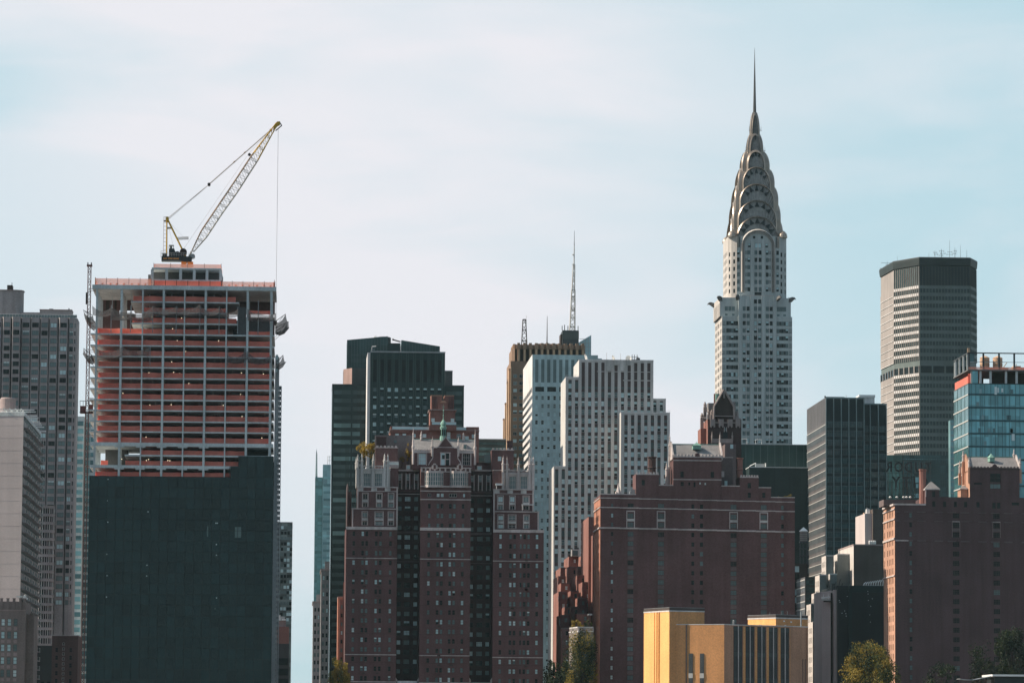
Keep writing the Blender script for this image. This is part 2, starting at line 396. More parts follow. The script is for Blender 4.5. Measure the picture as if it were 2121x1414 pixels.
b.box(x_(76.5), x_(144.5), Y + 3.8, Y + 12.2, z_(640), z_(638), 'mauve_pale'); b.box(x_(136), x_(138), Y + 6, Y + 7, z_(638), z_(634), 'dark_steel'); b.box(x_(96), x_(104), Y + 6, Y + 8, z_(638), z_(635.5), 'dark_steel')
t.part('penthouse', b)
b = MB(); q = 1.8; xa, xb = x_(-40), x_(40)
b.prism([(xa, Y + 6), (xb - q*1.4, Y + 6), (xb - q*.4, Y + 6 + q*.4), (xb, Y + 6 + q*1.4), (xb, Y + 13), (xa, Y + 13)], zt, z_(598.5), 'mauve_brick')
b.prism([(xa - .3, Y + 5.7), (xb - q*1.4, Y + 5.7), (xb - q*.3, Y + 5.9 + q*.4), (xb + .3, Y + 6 + q*1.4), (xb + .3, Y + 13.3), (xa - .3, Y + 13.3)], z_(598.5), z_(597), 'mauve_pale')
cr = t.part('core', b)
b = MB(); b.box(x_(6), x_(17), Y + 9, Y + 14, z_(597), z_(585.5), 'dark_brown', 'o'); b.tube((x_(16), Y + 9, z_(586)), (x_(16), Y + 9, z_(580)), 0.12, 'dark_steel'); t.part('chimney', b, cr)
b = MB()
for px in range(-50, 157, 6): b.tube((x_(px), Y + .2, zt), (x_(px), Y + .2, zt + 1.3), 0.06, 'frame_pale', n=4)
b.box(x_(-50), x_(156), Y + .15, Y + .25, zt + 1.2, zt + 1.32, 'white_paint'); b.box(x_(-50), x_(156), Y + .19, Y + .21, zt + .1, zt + 1.1, 'pane_mid')
t.part('railing', b)
t.flush()
# rounded lower wing with white floor edges
Y2 = 1435; cx, rr = X(86, Y2, 1200), 24/FPX*Y2
t = Thing('round_wing', 'rounded dark apartment wing ringed by pale floor edges beside the pink slab', 'apartment building', cx, Y2 + rr)
b = MB(); zt = Z(1046, Y2, 95); fh2 = 16.7/FPX*Y2
b.lathe(cx, Y2 + rr, [(rr - .5, 0), (rr - .5, zt), (0.1, zt)], 'pane_dark', 28); t.part('glazing', b)
for i in range(20):
    z = zt - i*fh2; q = MB(); q.lathe(cx, Y2 + rr, [(rr - .6, z - 1.0), (rr, z - 1.0), (rr, z - .12), (rr + .12, z - .12), (rr + .12, z), (rr - .6, z)], 'mauve_brick', 28); t.part('spandrel', q)
b = MB()
for i in range(28):
    g = 2*math.pi*i/28; b.tube((cx + (rr - .35)*math.cos(g), Y2 + rr + (rr - .35)*math.sin(g), 0), (cx + (rr - .35)*math.cos(g), Y2 + rr + (rr - .35)*math.sin(g), zt - .5), .17, 'frame_pale' if i % 3 == 0 else 'mauve_brick', n=4)
t.part('mullion', b)
# pink slab with balconies on its right side
mat('pink_wall', (0.56, 0.49, 0.475), 0.85, var=0.10, scale=0.05, streak=0.05, fine=0.04)
mat('teal_panel', (0.05, 0.085, 0.085), 0.6)
Y = 1180; D = 78
def x_(px): return X(px, Y, 1050)
def z_(py): return Z(py, Y, 30)
t = Thing('slab_tower', 'pinkish blank-walled slab tower with dark balconies down its right side', 'apartment tower', x_(10), Y)
b = MB(); xr = x_(45.5); zt = z_(861); sk = 3.9; b.prism([(x_(-60), Y + sk), (xr - .01, Y), (xr - .01, Y + D), (x_(-60), Y + D)], 0, zt, 'pink_wall'); b.prism([(x_(-60) - .1, Y + sk - .12), (xr + .2, Y - .12), (xr + .2, Y + D + .1), (x_(-60) - .1, Y + D + .1)], zt, z_(853), 'concrete'); fs_ = Fr(x_(-60), Y + sk, xr - x_(-60), -sk); Ls = math.hypot(xr - x_(-60), sk)
for py in range(880, 1420, 26): b.fbox(fs_, 0, Ls - .05, .002, .03, z_(py) - .04, z_(py) + .04, 'pink_wall')
fr = fright(xr, Y); fh3 = 19.6/FPX*Y; rws = [zt - 2.2 - fh3*i for i in range(46)]; us = seq(3.2, 6.0, 13)
ws = [(fr, u, z, 3.2, 1.9, 'pair', pick((('d', .6), ('m', .3), ('l', .1))), 'frame_dark', .2) for u in us for z in rws if z > 2]
wallw(t, b, fr, 0, D, 0, zt, 'teal_panel', ws); t.part('wall', b); t.flush()
n = 0; rest = MB()
for iu, u in enumerate(us):
    for z in rws:
        if z < 3: continue
        q = MB() if n < 100 else rest
        o = (1.5 if iu % 2 else 1.25)
        q.fbox(fr, u - 2.0, u + 1.4, 0, o, z - 1.35, z - 1.15, 'mauve_brick'); q.fbox(fr, u - 2.0, u + 1.4, o - .08, o, z - 1.15, z - .2, 'teal_panel'); q.fbox(fr, u - 2.05, u + 1.45, o - .12, o + .03, z - .2, z - .1, 'steel_grey')
        if n < 100: t.part('balcony', q)
        n += 1
t.part('balcony', rest, kind='stuff')
b = MB()
for k in range(6): b.box(x_(-10), xr + 3 - k*.3, Y + 2 + k*11, Y + 2.35 + k*11, z_(848) + .3*(k % 2), z_(846) + .3*(k % 2), 'white_paint')
for px in (2, 14, 26, 38): b.box(x_(px), x_(px) + .35, Y + 1, Y + 60, z_(846.2), z_(844.6), 'white_paint')
for px in (4, 20, 36):
    for k in range(3): b.box(x_(px), x_(px) + .3, Y + 3 + k*18, Y + 3.3 + k*18, z_(853), z_(846.5), 'white_paint')
for k in range(7): b.fbox(fr, 4 + k*10, 4.4 + k*10, -1, 2.6, zt + .3 + .25*(k % 3), zt + .6 + .25*(k % 3), 'white_paint')
t.part('roof_trellis', b)
b = MB(); b.lathe(X(6, Y, 830), Y + 20, [(2.4, z_(853)), (2.4, z_(815)), (2.0, z_(812))], 'mauve_pale', 20); t.part('stair_turret', b)
# low stone building with a pilastered parapet, bottom left
Y = 1150; D = 22
def x_(px): return X(px, Y, 1330)
def z_(py): return Z(py, Y, 30)
mat('taupe_stone', (0.215, 0.175, 0.165), 0.9, fine=0.12)
t = Thing('stone_building', 'low taupe stone building with pilastered parapet and pale blue windows', 'building', x_(15), Y)
b = MB(); zt = z_(1245); fr = ffront(x_(-40), Y); u_ = lambda px: x_(px) - x_(-40)
ws = grid(fr, [u_(q) for q in (-34, -20.5, -7.5, 5.6, 18.6, 31.6)], [z_(q) for q in seq(1288, 26.4, 9) if z_(q) > 2], 1.05, 1.95, 'sash', (('l', .6), ('m', .3), ('p', .1)), 'frame_dark')
block(t, b, x_(-40), x_(52), Y, D, 0, zt, 'taupe_stone', ws); 
for q in (-40, -27, -14, -1, 12, 25, 38, 47):
    b.fbox(fr, u_(q), u_(q) + .75, 0.002, .3, z_(1262), z_(1239.5), 'taupe_stone'); b.fbox(fr, u_(q) - .1, u_(q) + .85, .0, .4, z_(1239.5), z_(1237.8), 'mauve_pale')
b.fbox(fr, 0, u_(52), .002, .16, z_(1264.5), z_(1262), 'mauve_pale')
for z in seq(1301, 26.4, 5):
    for q in (-34, -20.5, -7.5, 5.6, 18.6, 31.6): b.fbox(fr, u_(q) - .5, u_(q) + .5, .0, .06, z_(z) - .5, z_(z) + .45, 'mauve_pale')
b.box(x_(52), x_(68.5), Y + 3, Y + D - 2, 0, z_(1272), 'taupe_stone', 'o')
for i in range(3): b.box(x_(54 + i*5), x_(56.5 + i*5), Y + 2.8, Y + 4, z_(1272), z_(1269), 'taupe_stone')
t.part('wall', b); t.flush()
b = MB(); xx = x_(36); b.tube((xx, Y + 4, zt), (xx, Y + 4, zt + 1.5), .08, 'white_paint'); b.box(xx - .8, xx + .9, Y + 3.6, Y + 4.2, zt + 1.4, zt + 1.75, 'white_paint'); solo('floodlight', b, 'flat white floodlight on a short pole at the corner of the taupe stone roof', 'floodlight')
b = MB(); xx = x_(48); b.tube((xx, Y + 4, zt), (xx, Y + 4, zt + 1.7), .1, 'white_paint'); b.box(xx - .5, xx + .3, Y + 3.5, Y + 4.2, zt + 1.1, zt + 1.9, 'white_paint'); b.box(xx + .35, xx + .85, Y + 3.6, Y + 4.1, zt + .8, zt + 1.3, 'white_paint'); b.lathe(xx + .1, Y + 3.9, [(.35, zt + 1.9), (.28, zt + 2.1), (.05, zt + 2.2)], 'steel_grey', 10)
solo('camera_mast', b, 'stubby white box-headed mast on the edge of the taupe stone roof', 'mast')
# shadowed gap filled by a black-painted box, then the brick block
Y = 1330
b = MB(); xa, xb = X(66, Y, 1380), X(108, Y, 1380); b.box(xa, xb, Y, Y + 20, 0, Z(1336, Y, 90), 'black_paint', 'o')
t = Thing('dark_block', 'low black building in shadow beside the dark brick block', 'building', (xa + xb)/2, Y); w_ = MB()
t.part('wall', b)
for k in range(3):
    for j in range(4): t.wins.append((ffront(xa, Y), 1.6 + k*2.0, 3 + j*6.5, 1.1, 1.8, 'plain', 'd', 'frame_dark', -.06))
t.flush()
Y = 1300
def x_(px): return X(px, Y, 1370)
def z_(py): return Z(py, Y, 130)
t = Thing('brick_block', 'low dark brick block with one column of small pale framed windows', 'building', x_(134), Y)
b = MB(); fr = ffront(x_(107), Y); u_ = lambda px: x_(px) - x_(107)
ws = grid(fr, [u_(131)], [z_(q) for q in seq(1333, 10.2, 14) if z_(q) > 2], .75, .95, 'sash', (('d', .8), ('m', .2)), 'frame_pale', .1) + grid(fr, [u_(117), u_(146)], [z_(q) for q in seq(1345, 16, 10) if z_(q) > 2], .9, 1.4, 'sash', (('d', .9), ('m', .1)))
block(t, b, x_(107), x_(161), Y, 20, 0, z_(1316), 'tudor_brick_dark', ws); b.box(x_(106.7), x_(161.3), Y - .15, Y + 20.2, z_(1316), z_(1314), 'mauve_brick'); t.part('wall', b); t.flush()
# pale teal glass tower seen through the gap
Y = 1750
def x_(px): return X(px, Y, 1000)
def z_(py): return Z(py, Y, 175)
glass('pale_teal_glass', (0.20, 0.40, 0.43), (3, 50, 4), .25, .12, .5)
glass('mid_teal_glass', (0.09, 0.20, 0.22), (3, 50, 4), .3, .1, .5)
t = Thing('glass_tower', 'pale blue-green glass tower glimpsed behind the dark red hoist mast', 'skyscraper', x_(176), Y)
b = MB(); b.box(x_(157), x_(172), Y, Y + 30, 0, z_(862), 'concrete', 'o'); b.box(x_(172.2), x_(200), Y + 4, Y + 30, 0, z_(850), 'concrete', 'o'); b.box(x_(186), x_(200), Y - 4, Y + 3.9, 0, z_(868), 'concrete', 'o'); t.part('wall', b)
for i in range(34):
    y = 872 + i*15.8
    for q_ in ((158.5, 171, 0, 9.5, 0, 'pale_teal_glass' if i % 5 else 'mid_teal_glass'), (187, 199, -4, 12, 3, 'mid_teal_glass'), (173.5, 185, 4, 11, 1, 'pale_teal_glass' if i < 12 else 'mid_teal_glass')):
        g = MB(); g.box(x_(q_[0]), x_(q_[1]), Y + q_[2] - .25, Y + q_[2] - .05, z_(y + q_[3]), z_(y + q_[4]), q_[5]); t.part('window_band', g)
# ================================================================== tower under construction
Y = 1090; D = 29
def x_(px): return X(px, Y, 800)
def z_(py): return Z(py, Y, 380)
t = Thing('tower_under_construction', 'unfinished concrete tower with red netting above and dark green glass below', 'construction site', x_(376), Y)
XL, XR = x_(190), x_(567.5)
floors = [669, 692, 715.5, 738, 760.5, 783, 805, 827.5, 849.5, 872, 893.5]
lower = [(917, 1.0), (942, .45), (964, .8), (987, .45)]
slabs = [(y, .36) for y in floors] + lower
slabs += [(987 + 22.1*i, .4) for i in range(1, 26)]
for y, th in slabs:
    q = MB(); z = z_(y); l, r = XL, XR
    if z < 1: continue
    if y == 669: l, r = x_(270), x_(490)
    if y == 738: l, r = XL + .02, XR - .02
    if y == 942: l = x_(262)
    ov = .55 if y < 915 else .2
    fr_ = 0 if y < 988 else 1.0
    q.box(l - (ov if y != 669 else 0), r, Y + fr_, Y + D, z - th, z, 'concrete')
    if y in (917, 964):
        for px in (249, 293, 336.5, 380, 423.6): q.box(x_(px) - 1.3, x_(px) + 1.3, Y + .1, Y + 2.6, z - th - .35, z - th, 'concrete')
    t.part('floor_slab', q)
q = MB()
for y, l, r in ((624.5, 268, 493), (646.5, 292, 468)): q.box(x_(l), x_(r), Y + .2, Y + D, z_(y) - .34, z_(y), 'concrete')
t.part('floor_slab', q)
q = MB(); q.box(XL - .3, XR + .3, Y - .4, Y + D, z_(600.5), z_(592), 'concrete'); t.part('roof_slab', q)
for px, wd in ((198, .55), (249, .62), (293, .36), (336.5, .62), (380, .36), (423.6, .62), (467, .36), (510.8, .62), (560, .62)):
    for dy in (-.07, 9.5, 19, 27.6):
        q = MB(); q.box(x_(px) - wd/2, x_(px) + wd/2, Y + dy, Y + dy + .7, z_(990), z_(600), 'concrete'); t.part('column', q)
# interior cores and walls
mat('added_rear_screen', (.15, .085, .08), .9, var=.3, scale=.4)  # dark sheets added behind the upper floors to dim their interior
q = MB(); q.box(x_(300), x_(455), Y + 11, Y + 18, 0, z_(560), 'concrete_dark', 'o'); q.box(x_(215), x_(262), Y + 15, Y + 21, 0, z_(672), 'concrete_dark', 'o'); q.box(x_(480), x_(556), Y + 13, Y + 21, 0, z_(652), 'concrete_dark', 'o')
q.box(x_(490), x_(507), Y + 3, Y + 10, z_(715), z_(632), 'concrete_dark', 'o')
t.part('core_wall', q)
for pa, pb, ya, yb in ((192, 270, 690, 629), (192, 235, 628.9, 600), (235, 300, 622, 600), (492, 566, 690, 633), (455, 566, 626.5, 600)): q = MB(); q.box(x_(pa), x_(pb), Y + D - .9, Y + D - .6, z_(ya), z_(yb), 'added_rear_screen'); t.part('added_rear_screen', q)
for pa, pb in ((206, 214), (224, 229), (238, 243)): q = MB(); q.box(x_(pa), x_(pb), Y + D - .95, Y + D - .55, z_(629), z_(600), 'dark_brown'); t.part('added_rear_screen', q)
# red safety screens: a strip on every floor, set back from the edge, plus the same along the other sides
def screen(y0, px0, px1, h=None, dy=.7, back=True, m='orange_net'):
    q = MB(); z = z_(y0); h = h or 1.52; n = max(1, int((px1 - px0)/14)); a, c = x_(px0), x_(px1)
    for i in range(n):
        u0, u1 = a + (c - a)*i/n, a + (c - a)*(i + 1)/n; e = .10*math.sin(i*2.1 + y0)
        q.add([(u0, Y + dy, z), (u1, Y + dy, z), (u1, Y + dy + .04, z + h - .08 + .08*math.sin((i+1)*2.1 + y0)), (u0, Y + dy + .04, z + h - .08 + .08*math.sin(i*2.1 + y0))], [(0, 1, 2, 3)], m)
        q.add([(u0, Y + dy + .06, z), (u1, Y + dy + .06, z), (u1, Y + dy + .1, z + h - .1), (u0, Y + dy + .1, z + h - .1)], [(3, 2, 1, 0)], m)
    if back:
        q.box(a, c, Y + D - 1.2, Y + D - 1.1, z, z + h*1.1, m)
        q.box(a + .3, a + .4, Y + dy, Y + D - 1.2, z, z + h, m); q.box(c - .4, c - .3, Y + dy, Y + D - 1.2, z, z + h, m)
    return t.part('safety_screen', q)
for y in floors: screen(y, 203, 558) if y not in (669, 692, 715.5) else (screen(y, 272, 488) if y == 669 else screen(y, 200, 466 if y == 692 else 558))
screen(624.5, 273, 486, 1.55); screen(646.5, 296, 466, 1.3); screen(692, 513, 558, 1.1); screen(648, 513, 558, 1.0)
screen(917, 203, 558); screen(942, 293, 508, 1.35); screen(964, 262, 508, 1.35); screen(987, 200, 508, 1.3)
screen(964, 211, 226, 1.4, back=False)
q = MB()
for i in range(40):
    y = random.choice(floors + [917, 964]); px = random.choice((249, 306, 352, 368, 383, 455, 499, 540)) + random.uniform(-5, 8)
    z = z_(y - random.uniform(9, 13)); q.lathe(x_(px), Y + 1.4, [(.04, z), (.085, z + .03), (.085, z + .12), (.04, z + .16)], 'lamp_glow', 8)
lm = bpy.data.materials.new('lamp_glow'); lm.use_nodes = True; e = lm.node_tree.nodes['Principled BSDF']; e.inputs['Emission Color'].default_value = (1, .8, .5, 1); e.inputs['Emission Strength'].default_value = 2.5; MATS['lamp_glow'] = lm
t.part('work_lamp', q, kind='stuff')
# props, posts and stored material on the floors
q = MB()
for px in (228, 268.5, 314.5, 363, 412, 452, 490.5, 533): q.tube((x_(px), Y - .5, z_(690)), (x_(px), Y - .5, z_(634 if px != 533 else 620)), .11, 'steel_grey', n=5)
for px in (252, 310, 471, 506): q.tube((x_(px), Y - .5, z_(757)), (x_(px), Y - .5, z_(718)), .09, 'steel_grey', n=5)
for px in (228, 268, 306, 352, 396, 440): q.tube((x_(px), Y + 5, z_(646)), (x_(px), Y + 5, z_(600)), .08, 'concrete', n=5)
for i in range(60):
    y = random.choice([738, 760.5, 783, 805, 827.5, 849.5]); q.tube((x_(random.uniform(205, 555)), Y + 4, z_(y) - .4), (x_(0) + 0, 0, 0), .0, 'concrete') if False else q.box(*(lambda a: (a, a + .08, Y + 3, Y + 3.08))(x_(random.uniform(205, 555))), z_(y) - 1.2, z_(y) - .36, 'white_paint')
t.part('shoring_post', q, kind='stuff')
q = MB()
for px, y, w, h in ((264, 849.5, 3.6, 3), (264, 872, 3.6, 3), (267, 893.5, 2, 3), (305, 872, 2, 2.4), (305, 893.5, 2, 2.4), (230, 917, 3, 3), (285, 917, 2.2, 3), (306, 917, 2, 3), (335, 849.5, 2, 2), (440, 893.5, 1.6, 2.5), (240, 987, 2, 5), (335, 987, 1.2, 9), (368, 987, 1.4, 9), (385, 987, 1.2, 8), (548, 917, 2, 3), (458, 942, 2.2, 5)):
    m_ = FPX/Y; q.box(x_(px), x_(px) + w*3.4/m_, Y + .9, Y + 1.5, z_(y), z_(y) + h/m_, 'white_paint')
t.part('stacked_material', q, kind='stuff')
# penthouse on the roof
q = MB(); pl, pr_ = x_(310), x_(455)
q.box(pl, pr_, Y + 2, Y + 20, z_(556.5), z_(553), 'concrete'); q.box(pl, pr_, Y + 2, Y + 20, z_(581), z_(577), 'concrete'); q.box(x_(312), x_(453), Y + 9, Y + 9.4, z_(577), z_(556.5), 'concrete_dark')
for px in (311, 341, 370, 398.5, 425, 453.5):
    for dy in (2.1, 18): q.box(x_(px) - .38, x_(px) + .38, Y + dy, Y + dy + .7, z_(592), z_(556.5), 'concrete')
t.part('penthouse_frame', q)
def fence(px0, px1, y0, y1, dy, n, m='pink_mesh', ret=0):
    q = MB(); a, c = x_(px0), x_(px1)
    q.box(a, c, Y + dy, Y + dy + .04, z_(y0) + .02, z_(y1), m)
    if ret: q.box(a, a + .04, Y + dy, Y + dy + ret, z_(y0) + .02, z_(y1), m); q.box(c - .04, c, Y + dy, Y + dy + ret, z_(y0) + .02, z_(y1), m)
    for i in range(n + 1): u = a + (c - a)*i/n; q.box(u - .06, u + .06, Y + dy - .08, Y + dy - .01, z_(y0), z_(y1) + .25, 'rust_red')
    return t.part('edge_fence', q)
fence(193.5, 310, 592, 578.5, 0, 5, ret=26); fence(456, 567, 592, 582, 0, 5, ret=26); fence(314, 454.5, 553, 545, 2.2, 4, ret=17)
fence(316, 455, 592, 581, 1.0, 6, 'orange_net')
q = MB()
for px in (207, 224, 237, 252, 268, 282, 296, 470, 484, 498, 512, 528, 543, 556): q.box(x_(px), x_(px) + .45, Y + .2, Y + .6, z_(592), z_(592) + .55, 'orange_paint')
t.part('barrier_weight', q, kind='stuff')
q = MB()
for z0, z1 in ((592, 577), (600, 578)): pass
q.box(x_(193), x_(194.5), Y - .1, Y + .3, z_(592), z_(577), 'orange_paint'); q.tube((x_(565), Y + .2, z_(592)), (x_(565.4), Y + .2, z_(576)), .22, 'rust_red', .03); q.box(x_(563.8), x_(566), Y, Y + .3, z_(592), z_(583), 'orange_paint'); t.part('corner_post', q)
# catch nets
def net(pts, out=2.8, seg=6, up=1.4, y_in=0.0):
    """pts: (px, py of top edge at the pole, sag in px); hung between poles"""
    q = MB()
    for (a, ya, _), (c, yc, sg) in zip(pts[:-1], pts[1:]):
        for i in range(seg):
            def pt(k, s):
                f = k/seg; sag = 4*f*(1 - f)*sg; px = a + (c - a)*f; py = ya + (yc - ya)*f + sag
                z = z_(py) if s else z_(max(ya, yc) + 14 + sag*.35)
                return (x_(px), Y - (out if s else .3), z)
            v = [pt(i, 0), pt(i + 1, 0), pt(i + 1, .0) , pt(i, 0)]
            m0, m1 = pt(i, 1), pt(i + 1, 1)
            md = [((v[0][0] + m0[0])/2, (v[0][1] + m0[1])/2 - .3, (v[0][2] + m0[2])/2 - .5), ((v[1][0] + m1[0])/2, (v[1][1] + m1[1])/2 - .3, (v[1][2] + m1[2])/2 - .5)]
            q.quad(v[0], v[1], md[1], md[0], 'catch_net'); q.quad(md[0], md[1], m1, m0, 'catch_net')
    for px, py, _ in pts: q.tube((x_(px), Y - .3, z_(py + 16)), (x_(px), Y - out, z_(py)), .06, 'steel_grey', n=4)
    return t.part('catch_net', q)
net([(190, 638, 0), (228, 641, 9), (270, 650, 4), (315, 636, 10), (363, 639, 6), (412, 632, 8), (452, 637, 12), (491, 640, 11)])
net([(511, 640, 0), (533, 648, 4), (570, 648, 5)]); net([(200, 727, 0), (251, 722, 9), (308, 722, 8)]); net([(470, 735, 0), (506, 729, 9), (512, 728, 2), (560, 735, 12)])
def side_net(sx, px0, pts, m='side_net'):
    q = MB(); x0 = x_(px0)
    for i, (dpx, py0, py1) in enumerate(pts):
        y0 = Y - 3 + i*7.0; xo = x0 + sx*dpx*Y/FPX
        q.tube((x0, y0, z_(py1)), (xo, y0, z_(py0)), .09, 'dark_steel', n=4); q.tube((x0, y0, z_(py1 + 12)), (x0 + sx*dpx*.8*Y/FPX, y0, z_(py0 + 3)), .06, 'steel_grey', n=4)
        if i:
            d0, a0, a1 = pts[i - 1]; xp = x0 + sx*d0*Y/FPX
            for k in range(4):
                f0, f1 = k/4, (k + 1)/4
                def g(f, s): return ((x0*(1 - s) + (xp + (xo - xp)*f)*s), y0 - 7.0*(1 - f), (z_(a1 + (py1 - a1)*f)*(1 - s) + z_(a0 + (py0 - a0)*f)*s) - 1.2*math.sin(math.pi*s) - .9*4*f*(1 - f)*s)
                for s0, s1 in ((0, .35), (.35, .7), (.7, 1)): q.quad(g(f0, s0), g(f1, s0), g(f1, s1), g(f0, s1), m)
    return t.part('catch_net', q)
side_net(1, 568, [(22, 650, 666), (28, 660, 674), (29, 667, 681), (24, 654, 670)]); side_net(1, 570, [(16, 735, 751), (22, 744, 757)])
side_net(-1, 191, [(20, 647, 658), (14, 656, 664), (24, 645, 660), (16, 660, 668)]); side_net(-1, 191, [(18, 726, 740), (22, 731, 742), (12, 736, 744)])
# glass curtain wall
glass('green_glass', (0.0085, 0.029, 0.032), (2.42, 50, 2.93), .30, .18, .35, bump=.05, bscale=.12)
glass('green_glass_light', (0.10, 0.155, 0.15), (9, 50, 9), .1, .2, .5)  # paler copy of green_glass with the sky reflection in its colour
mat('green_mullion', (0.006, 0.017, 0.018), .5, var=0, streak=0, fine=0)
Yg = Y - .55
def xg(px): return X(px, Yg, 1000)
q = MB(); gl, gr = xg(185.6), xg(566)
q.box(gl, xg(477), Yg, Yg + .5, 0, z_(987), 'green_glass', 'o'); q.box(xg(477), gr, Yg, Yg + .5, 0, z_(964.5), 'green_glass', 'o'); q.box(xg(493), gr, Yg + .003, Yg + .497, z_(964.5), z_(943), 'green_glass', 'o')
q.box(gr - .5, gr, Yg + .5, Y + D, 0, z_(947), 'green_glass', 'o'); q.box(gl, gl + .5, Yg + .5, Y + D, 0, z_(989), 'green_glass', 'o')
cw = t.part('curtain_wall', q)
q = MB()
for i in range(22):
    u = gl + (gr - gl)*i/21; q.box(u - .07, u + .07, Yg - .13, Yg - .002, 0, z_(987 if i < 16 else (965 if i < 17 else 943.5)), 'green_mullion', 'o')
for i in range(27):
    z = z_(987 + i*22.1)
    if z > 0: q.box(gl, gr, Yg - .09, Yg - .003, z - .12, z, 'green_mullion')
t.part('mullion', q, cw)
q = MB(); q.box(xg(488), xg(501), Yg - .03, Yg - .001, z_(1112), z_(1090), 'green_glass_light'); t.part('pale_pane', q, cw, 'paler grey pane in the dark glass'); q = MB(); q.box(xg(430), xg(432.6), Yg - .03, Yg - .001, z_(1111), z_(1089), 'green_glass_light'); t.part('pale_pane', q, cw, 'paler grey pane in the dark glass')  # two panes coloured paler to stand in for reflections
q = MB()
for i in range(16): px = random.choice((222, 223, 306, 447, 449, 451)) + random.uniform(-1, 1); y = 995 + 22.1*random.randint(0, 12); q.box(xg(px), xg(px) + .28, Yg - .02, Yg - .0015, z_(y), z_(y) + .28, 'pane_pale')
t.part('clip', q, cw, kind='stuff')
# site hoist on the right flank
q = MB(); hx = x_(569); Yh = Y + 6
q.box(hx, x_(577.5), Yh, Yh + 12, 0, z_(732), 'steel_grey', 'o'); q.box(hx + .2, x_(575), Yh - .1, Yh + 5, z_(745), z_(728), 'concrete'); t.part('hoist_enclosure', q)
q = MB()
for k in range(70):
    z = z_(796) - k*1.45
    if z > 1: q.box(x_(577.5), x_(583), Yh + 1, Yh + 8, z, z + .5, 'dark_brown')
for px in (579.3, 582.6): q.box(x_(px) - .12, x_(px) + .12, Yh + .9, Yh + 1.1, 0, z_(793), 'steel_grey')
t.part('loading_platform', q)
q = MB(); q.box(x_(569.5), x_(574), Yh - .3, Yh - .1, z_(738), z_(730), 'pane_light'); q.box(x_(569.5), x_(574), Yh - .3, Yh - .1, z_(765), z_(757), 'pane_light'); t.part('hoist_window', q)
# hoist mast on the left
Ym = Y + 4
q = MB(); mx = X(182, Ym, 760); lattice(q, (mx, Ym, 0), (mx, Ym, Z(552, Ym, 182)), .42, .42, 96, .10, .06, 'rust_red'); ztop = Z(552, Ym, 182)
t = Thing('hoist_mast', 'thin dark red lattice hoist mast left of the unfinished tower', 'mast', mx, Ym); t.part('mast', q)
q = MB(); q.box(mx - .75, mx + .75, Ym - .6, Ym + .6, ztop, ztop + .5, 'rust_red'); q.box(mx - .6, mx - .35, Ym - .5, Ym + .5, ztop + .5, ztop + 1.1, 'dark_brown'); q.box(mx + .35, mx + .6, Ym - .5, Ym + .5, ztop + .5, ztop + 1.1, 'dark_brown'); t.part('mast_head', q)
q = MB(); zc = Z(856, Ym, 182); q.box(mx - 1.9, mx - .5, Ym - 1.2, Ym + 1.2, zc, zc + 2.0, 'rust_red'); q.box(mx + .5, mx + 1.6, Ym - 1.2, Ym + 1.2, zc, zc + 2.4, 'rust_red')
for k in range(5): q.tube((mx - 1.9 + k*.85, Ym - 1.2, zc + 2), (mx - 1.9 + k*.85, Ym - 1.2, zc + 3.3), .06, 'dark_brown', n=4)
q.box(mx - 2, mx + 1.7, Ym - 1.25, Ym - 1.15, zc + 3.25, zc + 3.4, 'dark_brown'); q.box(mx - 2.1, mx + 1.7, Ym - 1.4, Ym - 1.22, zc + .1, zc + .25, 'dark_brown'); t.part('hoist_cage', q)
q = MB(); q.box(mx - .9, mx - .35, Ym - .5, Ym + .5, Z(630, Ym, 182), Z(606, Ym, 182), 'dark_brown'); t.part('counterweight', q)
q = MB()
for y in (598, 700, 725, 748, 790, 824, 900, 965, 1040): q.tube((mx, Ym, Z(y, Ym, 182)), (x_(193), Ym, Z(y, Ym, 182)), .07, 'rust_red', n=4); q.tube((mx, Ym, Z(y + 4, Ym, 182)), (x_(193), Ym, Z(y + 4, Ym, 182)), .05, 'rust_red', n=4)
t.part('tie_bar', q)
# ------------------------------------------------------------------ tower crane
Yc = Y + 9
def cx_(px): return X(px, Yc, 520)
def cz_(py): return Z(py, Yc, 400)
P3 = lambda px, py, dy=0: (X(px, Yc, py), Yc + dy, Z(py, Yc, px))
t = Thing('luffing_crane', 'yellow and white luffing tower crane raised on the roof of the unfinished tower', 'crane', cx_(380), Yc, cz_(556))
q = MB(); q.box(cx_(376), cx_(387), Yc - 1.2, Yc + 1.2, cz_(553), cz_(543), 'orange_paint'); q.box(cx_(388.5), cx_(400.5), Yc - 1.2, Yc + 1.2, cz_(553), cz_(543), 'orange_paint'); t.part('tower_section', q)
q = MB(); q.fprism(Fr(0, Yc, 1, 0), [(cx_(335), cz_(542)), (cx_(378), cz_(542)), (cx_(382), cz_(543.5)), (cx_(397), cz_(543.5)), (cx_(398), cz_(534)), (cx_(394), cz_(532.5)), (cx_(335), cz_(532.5))], -1.6, 1.6, 'black_paint'); deck = t.part('machinery_deck', q)
fr = Fr(0, Yc - 1.6, 1, 0); tx = text_mb('NEW YORK CRANE', .52, 'letter_orange', fr, cx_(355), cz_(538.8), .03, sx=.86); t.part('lettering', tx, deck)
q = MB()
for px in range(336, 397, 5): q.tube((cx_(px), Yc - 1.5, cz_(532.5)), (cx_(px), Yc - 1.5, cz_(525.5)), .04, 'cable', n=4)
for y in (529, 525.5): q.tube((cx_(335), Yc - 1.5, cz_(y)), (cx_(388), Yc - 1.5, cz_(y)), .04, 'cable', n=4)
for y in (527, 522): q.tube((cx_(333.5), Yc - 1.5, cz_(y)), (cx_(345), Yc - 1.5, cz_(y)), .05, 'cable', n=4)
